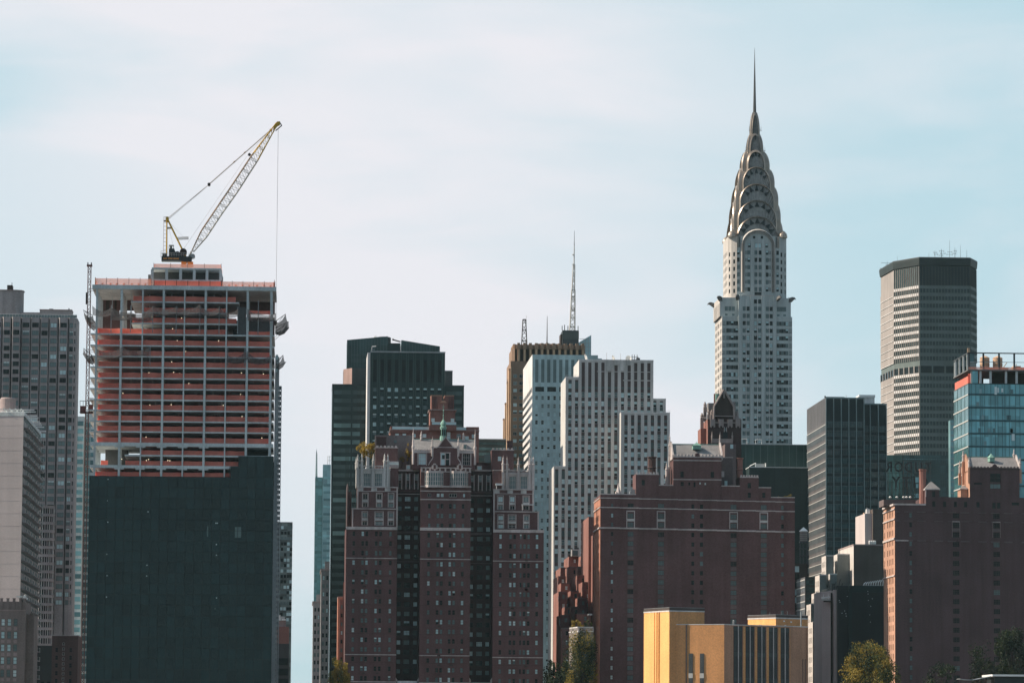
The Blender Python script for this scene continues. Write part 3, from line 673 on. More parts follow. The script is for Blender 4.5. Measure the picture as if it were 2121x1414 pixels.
q.tube((cx_(333.5), Yc - 1.5, cz_(536)), (cx_(333.5), Yc - 1.5, cz_(522)), .05, 'cable', n=4)
t.part('guard_rail', q, deck)
q = MB(); q.fprism(Fr(0, Yc, 1, 0), [(cx_(350), cz_(532.5)), (cx_(384), cz_(532.5)), (cx_(384), cz_(524)), (cx_(371.5), cz_(523.5)), (cx_(370), cz_(521.8)), (cx_(366), cz_(521.8)), (cx_(363.5), cz_(523)), (cx_(361), cz_(516)), (cx_(350), cz_(516.5))], -1.1, 1.1, 'black_paint'); q.box(cx_(337), cx_(346), Yc - 1.3, Yc + 1.3, cz_(532.5), cz_(527), 'black_paint'); t.part('engine_housing', q)
q = MB()
for px in (350.2, 354.5, 359.5): q.tube((cx_(px), Yc - .9, cz_(516)), (cx_(px), Yc - .9, cz_(509)), .09, 'steel_grey', n=4)
q.box(cx_(350), cx_(360), Yc - 1, Yc + 1, cz_(509.5), cz_(508.6), 'steel_grey'); q.box(cx_(352), cx_(356.5), Yc - .6, Yc + .6, cz_(516), cz_(511), 'black_paint'); t.part('operator_cab', q)
c = P3(380, 523); q = MB(); q.tube((c[0], Yc - 1.45, c[2]), (c[0], Yc + 1.3, c[2]), .93, 'black_paint', n=24); q.tube((c[0], Yc - 1.5, c[2]), (c[0], Yc - 1.4, c[2]), 1.0, 'dark_brown', n=24); t.part('winch_drum', q)
q = MB(); c = P3(399.5, 531); q.tube((c[0], Yc - 1.2, c[2]), (c[0], Yc + 1.2, c[2]), .62, 'steel_grey', n=20); q.tube(P3(392, 532.5), P3(396.5, 521), .3, 'crane_white'); t.part('boom_pivot', q)
q = MB()
for dy in (-1.1, 1.1):
    q.tube(P3(345.3, 532, dy), P3(345.6, 456, dy), .17, 'crane_yellow'); q.tube(P3(385, 532, dy), P3(347.5, 455, dy), .24, 'crane_yellow')
    q.tube(P3(346, 472.3, dy), P3(355.5, 472.3, dy), .15, 'frame_pale'); q.tube(P3(366, 493, dy), P3(390.6, 491.6, dy), .09, 'crane_white'); q.tube(P3(367, 495, dy), P3(390.6, 494.2, dy), .09, 'dark_brown')
q.tube(P3(345.6, 456, -1.1), P3(345.6, 456, 1.1), .2, 'crane_yellow'); q.box(*(lambda a: (a[0] - .35, a[0] + .42, Yc - 1.2, Yc + 1.2, a[2] - .75, a[2] + .62))(P3(346.3, 454.5)), 'crane_yellow'); t.part('a_frame', q)
q = MB(); a = P3(338.5, 459); 
for k in range(9): z = cz_(462 + k*8); q.tube((cx_(338.3), Yc - .4, z), (cx_(344.6), Yc - .4, z), .05, 'cable', n=4)
for px in (338.3, 343.9): q.tube((cx_(px), Yc - .4, cz_(531)), (cx_(px), Yc - .4, cz_(456)), .06, 'cable', n=4)
q.box(cx_(338), cx_(344), Yc - .8, Yc + .8, cz_(459.3), cz_(458), 'dark_brown')
for px in (338.3, 341, 343.7): q.tube((cx_(px), Yc - .8, cz_(458)), (cx_(px), Yc - .8, cz_(450.5)), .05, 'cable', n=4)
q.tube((cx_(338), Yc - .8, cz_(450.8)), (cx_(345), Yc - .8, cz_(450.8)), .05, 'cable', n=4); t.part('ladder', q)
# boom: four chords laced together; lower piece white, head piece yellow
up = [(397, 520), (416.7, 478.5), (456, 420), (470, 400), (519.4, 325), (572, 255)]
lo = [(401.5, 521.5), (428, 491), (459, 444), (490.5, 400), (532.6, 334.6), (571.5, 264)]
def along(pl, f):
    L = [math.dist(p, q) for p, q in zip(pl[:-1], pl[1:])]; s = f*sum(L)
    for p, q, l in zip(pl[:-1], pl[1:], L):
        if s <= l: return (p[0] + (q[0] - p[0])*s/l, p[1] + (q[1] - p[1])*s/l)
        s -= l
    return pl[-1]
NB = 44; qa, qb = MB(), MB()
def bp(f, k):
    hw = 1.15*min(1, .25 + f*5, .35 + (1 - f)*4); p = along(up if k < 2 else lo, f); return P3(p[0], p[1], hw if k in (0, 3) else -hw)
for i in range(NB):
    f0, f1 = i/NB, (i + 1)/NB; yel = f0 > .735; q = qb if yel else qa
    for k in range(4):
        q.tube(bp(f0, k), bp(f1, k), .125 if k < 2 else .105, 'crane_yellow' if yel else ('rust_tan' if k < 2 else 'crane_white'), n=5, caps=False); j = (k + 1) % 4
        a, c = (k, j) if i % 2 else (j, k)
        q.tube(bp(f0, a), bp(f1, c), .052, 'crane_white' if not yel else 'crane_tan', n=4, caps=False)
        if i % 4 == 0: q.tube(bp(f0, a), bp(f0, c), .05, 'crane_white' if not yel else 'crane_yellow', n=4, caps=False)
mat('rust_tan', (.33, .22, .15), .6); mat('crane_tan', (.55, .42, .22), .6)
boom = t.part('boom', qa); t.part('boom_head', qb, boom, 'yellow upper section of the white boom')
q = MB(); q.fprism(Fr(0, Yc, 1, 0), [(a[0], a[2]) for a in (P3(566, 269), P3(571, 266), P3(578.5, 258), P3(580, 252), P3(574, 252.5), P3(569, 258))], -.5, .5, 'crane_yellow'); q.tube(P3(579, 253), P3(583.5, 260.5), .16, 'dark_brown'); q.tube(P3(583.8, 260), P3(571, 271), .16, 'dark_brown')
c = P3(576.5, 257); q.tube((c[0], Yc - .6, c[2]), (c[0], Yc + .6, c[2]), .5, 'crane_yellow', n=14); t.part('boom_tip', q, boom)
c = P3(516.6, 320.5); q = MB(); q.tube((c[0], Yc - .35, c[2]), (c[0], Yc + .35, c[2]), .40, 'dark_brown', n=16); q.tube(P3(517, 320.5), P3(523, 321), .12, 'crane_yellow'); c = P3(561, 270); q.tube((c[0], Yc - .4, c[2]), (c[0], Yc + .4, c[2]), .36, 'crane_yellow', n=14); t.part('sheave', q, boom)
q = MB()
for dy in (-.7, .7):
    q.tube(P3(347, 452.5, dy), P3(433, 382.3, dy), .045, 'cable', n=4); q.tube(P3(349.5, 453.5, dy), P3(431.5, 383.6, dy), .035, 'cable', n=4); q.tube(P3(434, 381, dy), P3(559, 271, dy), .085, 'cable', n=5)
c = P3(433, 382.3); q.tube((c[0], Yc - .9, c[2]), (c[0], Yc + .9, c[2]), .42, 'dark_brown', n=12)
for px, py in ((485, 336), (507, 316.5)): q.tube(P3(px - 1.5, py + 1.3, -.7), P3(px + 1.5, py - 1.3, -.7), .17, 'rust_tan', n=6)
t.part('pendant', q)
q = MB(); q.tube(P3(380, 516), P3(515, 318.5), .032, 'cable', n=4); q.tube(P3(515, 318.5), P3(558, 272), .032, 'cable', n=4); q.tube(P3(347, 457), P3(380, 491), .022, 'cable', n=4); q.tube(P3(349, 470), P3(358, 506), .022, 'cable', n=4); h0 = P3(576.3, 268); h1 = Z(664, Yc, 577)
q.tube(h0, (h0[0], Yc, h1), .05, 'cable', n=5); t.part('hoist_rope', q)
q = MB(); q.box(h0[0] - .3, h0[0] + .3, Yc - .3, Yc + .3, h1 - 1.3, h1, 'dark_brown'); q.tube((h0[0], Yc, h1 - 1.3), (h0[0] + .2, Yc, h1 - 2.1), .12, 'dark_brown'); t.part('hook_block', q)
# ================================================================== street gap
Y = 1500
def x_(px): return X(px, Y, 1200)
def z_(py): return Z(py, Y, 590)
glass('tile_grey', (0.13, 0.17, 0.165), (2.2, 50, 1.6), .55, .35, .4)
t = Thing('tiled_tower', 'grey-green tower of patchy glass tiles at the edge of the street gap', 'skyscraper', x_(588), Y)
b = MB(); b.box(x_(560), x_(604.3), Y, Y + 40, 0, z_(1082), 'tile_grey', 'o'); b.box(x_(559.7), x_(604.6), Y - .2, Y + 40.2, z_(1082), z_(1080.5), 'steel_grey'); t.part('wall', b)
for i in range(18):
    for px in (583.5, 590, 596.5, 602): t.wins.append((ffront(x_(560), Y - .02), x_(px) - x_(560), z_(1092 + i*11.2), .95, 1.2, 'plain', pick((('d', .35), ('m', .42), ('l', .23))), 'frame_dark', -.08))
t.flush()
Y = 1450; b = MB(); b.box(X(560, Y, 1300), X(598.5, Y, 1300), Y, Y + 20, 0, Z(1297, Y, 590), 'red_brick', 'o'); 
t = Thing('brick_walkup', 'small dark red brick building under the grey tiled tower by the street gap', 'building', X(588, Y, 1300), Y); t.part('wall', b)
b = MB(); b.box(X(578, Y, 1290), X(592, Y, 1290), Y + 3, Y + 12, Z(1297, Y, 590), Z(1284, Y, 590), 'mauve_pale', 'o'); t.part('penthouse', b)
for k in range(3):
    for j in range(4): t.wins.append((ffront(X(560, Y, 1300), Y), X(575 + k*8, Y, 1300) - X(560, Y, 1300), 4 + j*8.0, 1.0, 1.6, 'sash', pick(PT), 'frame_brown', -.06))
t.flush()
b = MB(); yy = 1452; b.box(X(576, yy, 1270), X(581, yy, 1270), yy, yy + 2, Z(1284, yy, 585), Z(1273, yy, 585), 'white_paint'); b.box(X(581.5, yy, 1270), X(590, yy, 1270), yy, yy + 2, Z(1284, yy, 585), Z(1276, yy, 585), 'frame_pale'); b.box(X(584, yy, 1270), X(592, yy, 1270), yy - .5, yy + 1, Z(1284, yy, 585), Z(1281, yy, 585), 'white_paint'); solo('air_handler', b, 'white rooftop air handler on the brick walk-up by the street gap', 'air handler')
Y = 1400; t = Thing('dark_glass_block', 'low nearly black glass block at the foot of the street gap', 'building', X(588, Y, 1380), Y); b = MB(); b.box(X(560, Y, 1370), X(598.5, Y, 1370), Y, Y + 20, 0, Z(1332, Y, 590), 'dark_steel', 'o'); t.part('wall', b)
for j in range(9): g = MB(); g.box(X(562, Y, 1370), X(597, Y, 1370), Y - .12, Y - .02, 2 + j*3.6, 4.4 + j*3.6, 'pane_dark'); t.part('window_band', g)
# far pale glass tower with a fin
Y = 2600
def x_(px): return X(px, Y, 1100)
def z_(py): return Z(py, Y, 668)
glass('far_teal', (0.10, 0.215, 0.235), (4, 90, 4), .22, .15, .5); glass('far_teal_pale', (0.21, 0.37, 0.40), (3, 90, 5), .25, .15, .5)
t = Thing('finned_glass_tower', 'distant blue-green glass tower with a thin upright fin at the end of the street', 'skyscraper', x_(668), Y)
b = MB(); b.box(x_(651.5), x_(667), Y, Y + 30, 0, z_(988), 'far_teal', 'o'); b.box(x_(667.2), x_(712), Y - 6, Y + 30, 0, z_(963), 'far_teal_pale', 'o'); t.part('glass_wall', b)
for i in range(30):
    g = MB(); z = z_(996 + i*15); g.box(x_(651.8), x_(666.5), Y - .35, Y - .05, z, z + 1.9, 'mid_teal_glass'); t.part('spandrel', g); g = MB(); g.box(x_(669), x_(711), Y - 6.35, Y - 6.05, z + 1, z + 2.6, 'far_teal' if i % 4 else 'pale_teal_glass'); t.part('spandrel', g)
b = MB(); b.fprism(Fr(0, Y + 2, 1, 0), [(x_(652), z_(990)), (x_(656.5), z_(990)), (x_(655), z_(940)), (x_(653.8), z_(929)), (x_(652.6), z_(940))], -1, 1, 'far_teal')
for k in range(12): b.box(x_(653), x_(656), Y - .4, Y + 1, z_(985 - k*4), z_(983.5 - k*4), 'white_paint')
t.part('fin', b)
b = MB()
for px in (677, 680.5, 684): b.tube((x_(px), Y, z_(963)), (x_(px), Y, z_(944)), .14, 'frame_pale', n=4)
for py in (945, 953): b.tube((x_(677), Y, z_(py)), (x_(684), Y, z_(py)), .14, 'frame_pale', n=4)
t.part('roof_frame', b)
for nm, lb, Y, pl, pr, pt, mt in (('narrow_stone_block', 'narrow grey-brown masonry block right of the street gap, lower one', 1800, 647.8, 668, 1248, 'mauve_brick'), ('narrow_slate_block', 'narrow dark slate-coloured block with pale edge right of the street gap', 1650, 664, 690, 1181, 'slate')):
    xa, xb = X(pl, Y, 1320), X(pr, Y, 1320); zt = Z(pt, Y, pl)
    t = Thing(nm, lb, 'building', (xa + xb)/2, Y); b = MB(); fr = ffront(xa, Y)
    ws = grid(fr, seq(1.0, 1.5, int((xb - xa)/1.5)), seq(zt - 3, -3.4, int(zt/3.4) - 1), .8, 1.7, 'sash', (('d', .6), ('m', .3), ('l', .1)), 'frame_dark'); block(t, b, xa, xb, Y, 40, 0, zt, mt, ws, grid(fleft(xa, Y, 40), seq(3, 4, 9), seq(zt - 3, -3.4, int(zt/3.4) - 1), 1.2, 1.8, 'plain')); b.box(xa - .4, xb, Y - .3, Y + 40, zt, zt + .8, 'mauve_pale'); b.box(xa + 1.5, xb - .5, Y + 3, Y + 8, zt + .8, zt + 4, mt, 'o'); t.part('wall', b); t.flush()
# ================================================================== towers behind, left of centre
glass('bottle_glass', (0.010, 0.024, 0.025), (2, 50, 3), .35, .15, .35)
glass('bottle_glass_grey', (0.040, 0.070, 0.070), (1.6, 50, 60), .3, .15, .45)  # slightly lighter grey-green tone for window bands
glass('bottle_glass_pale', (0.12, 0.21, 0.21), (1.6, 50, 60), .25, .15, .45)
mat('slab_green', (0.024, 0.050, 0.048), .6, fine=0)
mat('slab_rib', (0.075, 0.115, 0.11), .6, fine=0)
glass('crown_glass', (0.032, 0.065, 0.066), (3, 50, 4), .25, .18, .4)
mat('grey_panel', (0.072, 0.080, 0.078), .7)
mat('sunlit_panel', (0.33, 0.225, 0.20), .8)  # pink sunlight on the angled penthouse facet, put into the colour
# dark tower banded with glass
Y = 1545; D = 30
def x_(px): return X(px, Y, 950)
def z_(py): return Z(py, Y, 740)
t = Thing('banded_tower', 'nearly black tower striped with grey window bands, stepped on both sides', 'skyscraper', x_(823), Y)
b = MB(); b.box(x_(686.5), x_(960), Y, Y + D, 0, z_(796), 'bottle_glass', 'o'); b.box(x_(686.2), x_(960.4), Y - .3, Y + D, z_(797.5), z_(795.5), 'dark_steel'); t.part('wall', b)
b = MB(); a, c, e = x_(710), x_(727.5), x_(766); b.prism([(a, Y + 9), (c, Y + 3), (e, Y + 3), (e, Y + 24), (a, Y + 24)], z_(795.5), z_(760.5), 'grey_panel')
b.add([(a - .02, Y + 8.98, z_(795.5)), (c - .02, Y + 2.98, z_(795.5)), (c - .02, Y + 2.98, z_(760.5)), (a - .02, Y + 8.98, z_(760.5))], [(0, 1, 2, 3)], 'sunlit_panel'); b.box(x_(732), x_(744), Y + 10, Y + 14, z_(760.5), z_(757.5), 'trim_stone'); b.box(x_(752), x_(759), Y + 10, Y + 14, z_(760.5), z_(758), 'trim_stone')
b.box(x_(921), x_(936.6), Y + 3, Y + 24, z_(795.5), z_(765), 'grey_panel', 'o'); b.box(x_(920.5), x_(937), Y + 2.8, Y + 24, z_(765), z_(763.6), 'steel_grey'); t.part('penthouse', b)
pale = {4, 5, 6, 8, 13, 17}
for i in range(36):
    y = 812.5 + 17.15*i
    for p0, p1 in ((690.5, 726), (728.8, 745), (746, 765), (923, 956)):
        m_ = 'bottle_glass_pale' if (i in pale and p1 < 746) else 'bottle_glass_grey'
        if p0 == 746 and 4 < i < 12: continue
        g = MB(); g.box(x_(p0), x_(p1), Y - .12, Y - .01, z_(y + 4.3), z_(y - 4.3), m_); t.part('window_band', g)
# upright slab in front of it
Y = 1500; D = 26
def x_(px): return X(px, Y, 830)
def z_(py): return Z(py, Y, 840)
t = Thing('ribbed_slab', 'dark green ribbed slab tower with small pale square windows and a pale side wall', 'skyscraper', x_(843), Y)
b = MB(); x0, x1 = x_(766.5), x_(921.2); fr = ffront(x0, Y); zt = z_(729); u_ = lambda p: x_(p) - x0
cols = [776.1 + 14.9*i for i in range(10)]
ws = [(fr, u_(p), z_(807.3 + 17.9*i), 1.28, 1.5, 'plain', pick((('h', .40), ('l', .25), ('m', .2), ('q', .15))), 'frame_dark', .25) for p in cols for i in range(36) if z_(807 + 17.9*i) > 3]
ws += [(fr, u_(p), z_(768), 1.28, 8.6, 'plain', 'd', 'frame_dark', .25) for p in cols]
wallw(t, b, fr, 0, x1 - x0, 0, zt, 'slab_green', ws, .25); b.box(x0, x1, Y, Y + D, 0, zt, 'slab_green', 'flo'); b.box(x_(760.4), x0 - .01, Y + .4, Y + D, 0, zt - .3, 'white_stone', 'o')
for p in cols:
    for d in (-5.6, 5.6): b.fbox(fr, u_(p + d) - .1, u_(p + d) + .1, .003, .28, 0, zt - .6, 'slab_rib')
b.fbox(fr, -.1, x1 - x0 + .1, .02, .3, zt - .25, zt + .25, 'steel_grey')
t.part('wall', b); t.flush()
b = MB(); b.tube((x_(769), Y + 1, zt), (x_(769.5), Y + 1, z_(718)), .2, 'steel_grey'); b.tube((x_(769.5), Y + 1, z_(718)), (x_(778), Y + 1, z_(717)), .2, 'white_paint'); b.tube((x_(769), Y + 1, z_(724)), (x_(775), Y + 1, z_(724)), .12, 'steel_grey')
solo('roof_davit', b, 'pale bent steel davit on the roof corner of the green ribbed slab', 'davit')
# sloped-crown glass tower behind both
Y = 1640; D = 34
def x_(px): return X(px, Y, 740)
def z_(py): return Z(py, Y, 815)
t = Thing('sloped_crown_tower', 'green glass tower with two sloping crown walls rising behind the ribbed slab', 'skyscraper', x_(815), Y)
b = MB(); b.fprism(Fr(0, Y, 1, 0), [(x_(717.5), 0), (x_(802.8), 0), (x_(802.8), z_(696.5)), (x_(718.5), z_(705))], -20, 0, 'crown_glass'); b.fprism(Fr(0, Y, 1, 0), [(x_(829.5), 0), (x_(911), 0), (x_(911), z_(716)), (x_(831), z_(704))], -20, 0, 'crown_glass'); b.box(x_(803), x_(829.3), Y + 3, Y + D, 0, z_(709), 'bottle_glass', 'o'); wl = t.part('glass_wall', b)
b = MB()
for p in range(722, 803, 6): b.box(x_(p) - .05, x_(p) + .05, Y - .12, Y - .002, z_(760), z_(705 - (p - 718)*.1) - .3, 'slab_rib')
for p in range(836, 911, 6): b.box(x_(p) - .05, x_(p) + .05, Y - .12, Y - .002, z_(760), z_(704 + (p - 831)*.15) - .3, 'slab_rib')
t.part('mullion', b, wl)
for k, (y0, y1) in enumerate(((744, 751), (734, 737))):
    b = MB(); b.box(x_(718.5), x_(766), Y - .1, Y - .004, z_(y1), z_(y0), 'bottle_glass_grey'); t.part('window_band', b)
b = MB(); cx = x_(796); b.lathe(cx, Y + 14, [(x_(811) - cx, z_(712)), (x_(811) - cx, z_(692.5)), (x_(811) - cx - .8, z_(691))], 'dark_steel', 24); t.part('drum', b)
b = MB(); b.tube((x_(814), Y + 6, z_(702)), (x_(814.5), Y + 6, z_(698)), .3, 'dark_brown'); b.tube((x_(814.5), Y + 6, z_(700.5)), (x_(830), Y + 6, z_(704.5)), .3, 'dark_brown'); t.part('window_gantry', b)
b = MB()
for p in (776, 778.5, 781): b.tube((x_(p), Y + 5, z_(700)), (x_(p), Y + 5, z_(692 + abs(p - 778))), .12, 'frame_pale', n=4); b.lathe(x_(p), Y + 5, [(.1, z_(697.5)), (.4, z_(697)), (.4, z_(695.5)), (.1, z_(695))], 'white_paint', 8)
t.part('antenna', b)
# small grey-green block
Y = 1700; t = Thing('banded_block', 'low grey-green banded office block glimpsed between the brick tower and the golden tower', 'building', X(1015, Y), Y); b = MB(); b.box(X(978, Y), X(1048, Y), Y, Y + 30, 0, Z(909, Y, 1015), 'grey_panel', 'o'); b.box(X(978, Y), X(1048.2, Y), Y - .3, Y + 30, Z(910.5, Y, 1015), Z(908.5, Y, 1015), 'steel_grey'); t.part('wall', b)
for i in range(14): g = MB(); g.box(X(980, Y), X(1047, Y), Y - .15, Y - .01, Z(921 + i*11, Y, 1015), Z(915.5 + i*11, Y, 1015), 'bottle_glass_pale' if i % 3 else 'bottle_glass_grey'); t.part('window_band', g)
# red brick tower behind the gothic roof
Y = 1352; D = 24
def x_(px): return X(px, Y, 880)
def z_(py): return Z(py, Y, 917)
t = Thing('notched_brick_tower', 'red brick tower with a notched top and glass-railed terraces behind the gothic roof', 'apartment tower', x_(905), Y)
b = MB()
def bx(p0, p1, y1, y0, dy=0, d=12, m_='red_brick'): b.box(x_(p0), x_(p1), Y + dy, Y + dy + d, z_(y0), z_(y1), m_, 'o')
bx(809, 993, 889, 1414, 3, 20); bx(891, 943, 848, 889, 1.5, 12); bx(889, 945.5, 880, 890, 1, 2); bx(893.5, 916, 818, 848, 2.5, 9); bx(921, 940.5, 817.5, 848, 2.5, 9); bx(915.5, 921.5, 833, 848, 4, 6); bx(908, 928, 833, 848, 1.8, .6); b.fprism(Fr(0, Y + 1.6, 1, 0), [(x_(910.5), z_(833)), (x_(925.5), z_(833)), (x_(922), z_(829)), (x_(918), z_(828)), (x_(914), z_(829.5))], -1.2, 0, 'pale_brick')
for p in (896, 899.5, 903, 930.5, 934.5, 938): b.box(x_(p) - .12, x_(p) + .12, Y + 2.2, Y + 2.6, z_(848), z_(820), 'tudor_brick')
for p0, p1 in ((893, 916.4), (920.6, 941)): b.box(x_(p0), x_(p1), Y + 2.3, Y + 12, z_(818.5), z_(817), 'pale_brick')
for q_ in ((809, 848, 882.5), (853, 888, 887), (967, 993, 882)): bx(q_[0], q_[1], q_[2], 895, 2.4, 10)
b.box(x_(808), x_(994), Y + 2.2, Y + 24, z_(890), z_(888.6), 'mauve_pale'); b.box(x_(888.5), x_(946), Y + .8, Y + 14, z_(849), z_(847), 'mauve_pale')
fr = Fr(x_(809), Y + 2.99, 1, 0)
t.part('wall', b)
u_ = lambda p: x_(p) - x_(809)
for p, y in ((838, 901), (858, 901), (915, 905), (930, 897), (930, 905), (951, 901), (968, 905), (982, 901), (989, 893), (823, 901), (880, 901)): t.wins.append((fr, u_(p), z_(y), 1.3, 1.3, 'sash', pick((('l', .5), ('p', .3), ('m', .2))), 'frame_pale', -.06))
for p in (897, 937.5): t.wins.append((Fr(x_(809), Y + 1.49, 1, 0), u_(p), z_(869), 1.25, 1.25, 'sash', 'p', 'frame_pale', -.06))
for i in range(20):
    for p in (818, 838, 858, 880, 905, 930, 951, 968, 984): t.wins.append((fr, u_(p), z_(922 + 19*i), 1.1, 1.5, 'sash', pick(PT), 'frame_brown', -.06))
t.flush()
b = MB()
for p0, p1, y, dy in ((895, 945, 879, .6), (848, 893, 888.6, 2.3), (946, 966, 888.6, 2.3), (813, 850, 888.6, 2.0)): b.box(x_(p0), x_(p1), Y + dy, Y + dy + .06, z_(y), z_(y - 5), 'pane_light'); b.box(x_(p0), x_(p1), Y + dy - .02, Y + dy + .1, z_(y - 5), z_(y - 5.6), 'white_paint')
t.part('glass_railing', b)
# golden stepped tower
mat('gold_brick', (0.27, 0.178, 0.125), .85, fine=.12)
mat('gold_sunlit', (0.46, 0.31, 0.20), .85)  # brighter copy of gold_brick, sunlight on left edges held in its colour
Y = 1725; D = 34
def x_(px): return X(px, Y, 800)
def z_(py): return Z(py, Y, 1100)
t = Thing('golden_tower', 'golden brown masonry tower with a crown of vertical buttresses', 'skyscraper', x_(1130), Y)
b = MB(); fr = ffront(x_(1057.5), Y); u_ = lambda p: x_(p) - x_(1057.5)
ws = grid(fr, [u_(1067), u_(1079.5)], seq(z_(779), -15.0/FPX*Y, 45), 1.65, 1.55, 'pair', (('m', .5), ('l', .2), ('d', .2), ('h', .1)), 'frame_pale')
block(t, b, x_(1057.5), x_(1210), Y, D, 0, z_(748), 'gold_brick', [q for q in ws if q[2] > 3], grid(fleft(x_(1057.5), Y, D), seq(3, 4, 8), [z for z in seq(z_(779), -15.0/FPX*Y, 45) if z > 3], 1.8, 1.6, 'plain', fm='frame_brown'))
for dy, w, y in ((1.5, 1.3, 765), (8, 2.0, 790), (16, 2.6, 830), (24, 3.2, 860)): b.box(x_(1057.5) - w*.55, x_(1057.5) - .02, Y + dy, Y + dy + 4.6, 0, z_(y), 'gold_sunlit', 'o'); b.box(x_(1057.5) - w*.6, x_(1057.5), Y + dy - .15, Y + dy + 4.8, z_(y), z_(y - 2), 'gold_brick')
b.box(x_(1058) - .1, x_(1059.5), Y - .35, Y + .2, 0, z_(760), 'gold_sunlit', 'o')
t.part('wall', b); t.flush()
b = MB(); zb, zt = z_(748), z_(713); x0, x1 = x_(1066), x_(1208); b.box(x0 + .6, x1 - .6, Y + 1.6, Y + 25, zb, zt - .3, 'dark_brown', 'o'); b.box(x0, x1, Y + 1.2, Y + 25, z_(722.5), zt, 'gold_brick', '')
for i in range(12):
    p = 1074 + 12.1*i; 
    b.box(x_(p) - .62, x_(p) + .62, Y - .3, Y + 2.2, zb, zt + .6, 'gold_brick'); b.box(x_(p) - .36, x_(p) + .36, Y - .6, Y - .301, zb, z_(724), 'gold_sunlit'); b.box(x_(p) - .85, x_(p) + .85, Y - .5, Y + 1.2, z_(722), z_(715), 'gold_brick')
for i in range(6): b.box(x0 - .6, x0 + .5, Y + 3 + i*3.7, Y + 4.4 + i*3.7, zb, zt + .4, 'gold_sunlit')
b.prism([(x_(1060), Y + 2), (x_(1066), Y + .8), (x_(1066), Y + 24), (x_(1060), Y + 24)], zb, z_(722), 'gold_brick'); b.prism([(x_(1208), Y + .8), (x_(1212), Y + 2), (x_(1212), Y + 24), (x_(1208), Y + 24)], zb, z_(722), 'gold_brick')
cr = t.part('crown', b); b = MB(); b.box(x_(1114), x_(1158), Y + 8, Y + 18, zt, z_(707.5), 'gold_brick', 'o'); t.part('roof_hut', b, cr)
b = MB(); lattice(b, (x_(1087), Y + 6, z_(714)), (x_(1086.7), Y + 6, z_(659)), 1.2, .65, 5, .17, .11, 'dark_brown'); b.box(x_(1084), x_(1089.5), Y + 5.4, Y + 6.6, z_(660), z_(658), 'dark_brown'); b.tube((x_(1091), Y + 6, z_(712)), (x_(1091), Y + 6, z_(650)), .07, 'cable', n=4); solo('lattice_tower', b, 'short dark lattice tower on the left of the golden crown', 'antenna tower')
b = MB(); b.tube((x_(1136), Y + 12, z_(707.5)), (x_(1136.3), Y + 12, z_(648)), .28, 'dark_brown', .1); b.tube((x_(1132), Y + 12, z_(707.5)), (x_(1136), Y + 12, z_(702)), .1, 'dark_brown', n=4); b.tube((x_(1140), Y + 12, z_(707.5)), (x_(1136), Y + 12, z_(702)), .1, 'dark_brown', n=4); solo('flagpole', b, 'slim bare pole standing on the hut of the golden crown', 'pole')
# far block with the tall mast, and a glass shard
Y = 2250
def x_(px): return X(px, Y, 650)
def z_(py): return Z(py, Y, 1185)
t = Thing('mast_tower', 'distant charcoal tower block carrying a tall pale lattice mast', 'skyscraper', x_(1182), Y); b = MB(); b.box(x_(1165.5), x_(1199), Y, Y + 16, 0, z_(684), 'dark_steel', 'o'); b.box(x_(1162), x_(1165.3), Y + 3, Y + 14, 0, z_(691), 'dark_brown', 'o'); b.box(x_(1165.2), x_(1199.3), Y - .15, Y - .01, z_(702), z_(686), 'grey_panel')
for p in (1165, 1170, 1177, 1198): b.tube((x_(p), Y + 2, z_(684)), (x_(p), Y + 2, z_(672 + (p % 3)*2)), .22, 'dark_steel', n=4)
t.part('wall', b)
b = MB(); lattice(b, (x_(1187), Y + 6, z_(684)), (x_(1188.8), Y + 6, z_(598)), 1.5, .95, 9, .28, .16, 'crane_white'); lattice(b, (x_(1188.8), Y + 6, z_(598)), (x_(1190), Y + 6, z_(545)), .8, .5, 8, .22, .13, 'crane_white'); b.tube((x_(1190), Y + 6, z_(545)), (x_(1190.2), Y + 6, z_(505)), .42, 'frame_pale', .3); b.tube((x_(1190.2), Y + 6, z_(505)), (x_(1190.4), Y + 6, z_(475)), .2, 'dark_steel', .1)
for y in (640, 612, 598, 570, 545, 525): b.tube((x_(1188.4), Y + 6, z_(y + 1)), (x_(1188.4), Y + 6, z_(y - 1)), 1.1 if y > 590 else .75, 'frame_pale', n=8)
for y in (505, 515, 530): b.tube((x_(1189), Y + 6, z_(y)), (x_(1192), Y + 6, z_(y)), .1, 'cable', n=4)
t.part('mast', b)
glass('shard_glass', (0.36, 0.55, 0.60), (6, 90, 6), .2, .12, .5)
Y = 2400; t = Thing('glass_shard_tower', 'distant pale blue glass tower with a sharply slanted top', 'skyscraper', X(1212, Y, 720), Y); b = MB(); xs = lambda p: X(p, Y, 720); zs = lambda p: Z(p, Y, 1212)
b.fprism(Fr(0, Y, 1, 0), [(xs(1196), 0), (xs(1224.3), 0), (xs(1224.3), zs(693.5)), (xs(1196), zs(711))], -20, 0, 'shard_glass'); w_ = t.part('glass_wall', b); b = MB()
for p in (1202, 1207.5, 1213, 1218.5, 1224): b.box(xs(p) - .12, xs(p) + .12, Y - .2, Y - .002, 0, zs(694 + (1224 - p)*.6), 'steel_grey')
for y in (702, 710, 718, 726, 734): b.box(xs(1200), xs(1224.3), Y - .15, Y - .004, zs(y) - .12, zs(y) + .12, 'steel_grey')
t.part('mullion', b, w_)
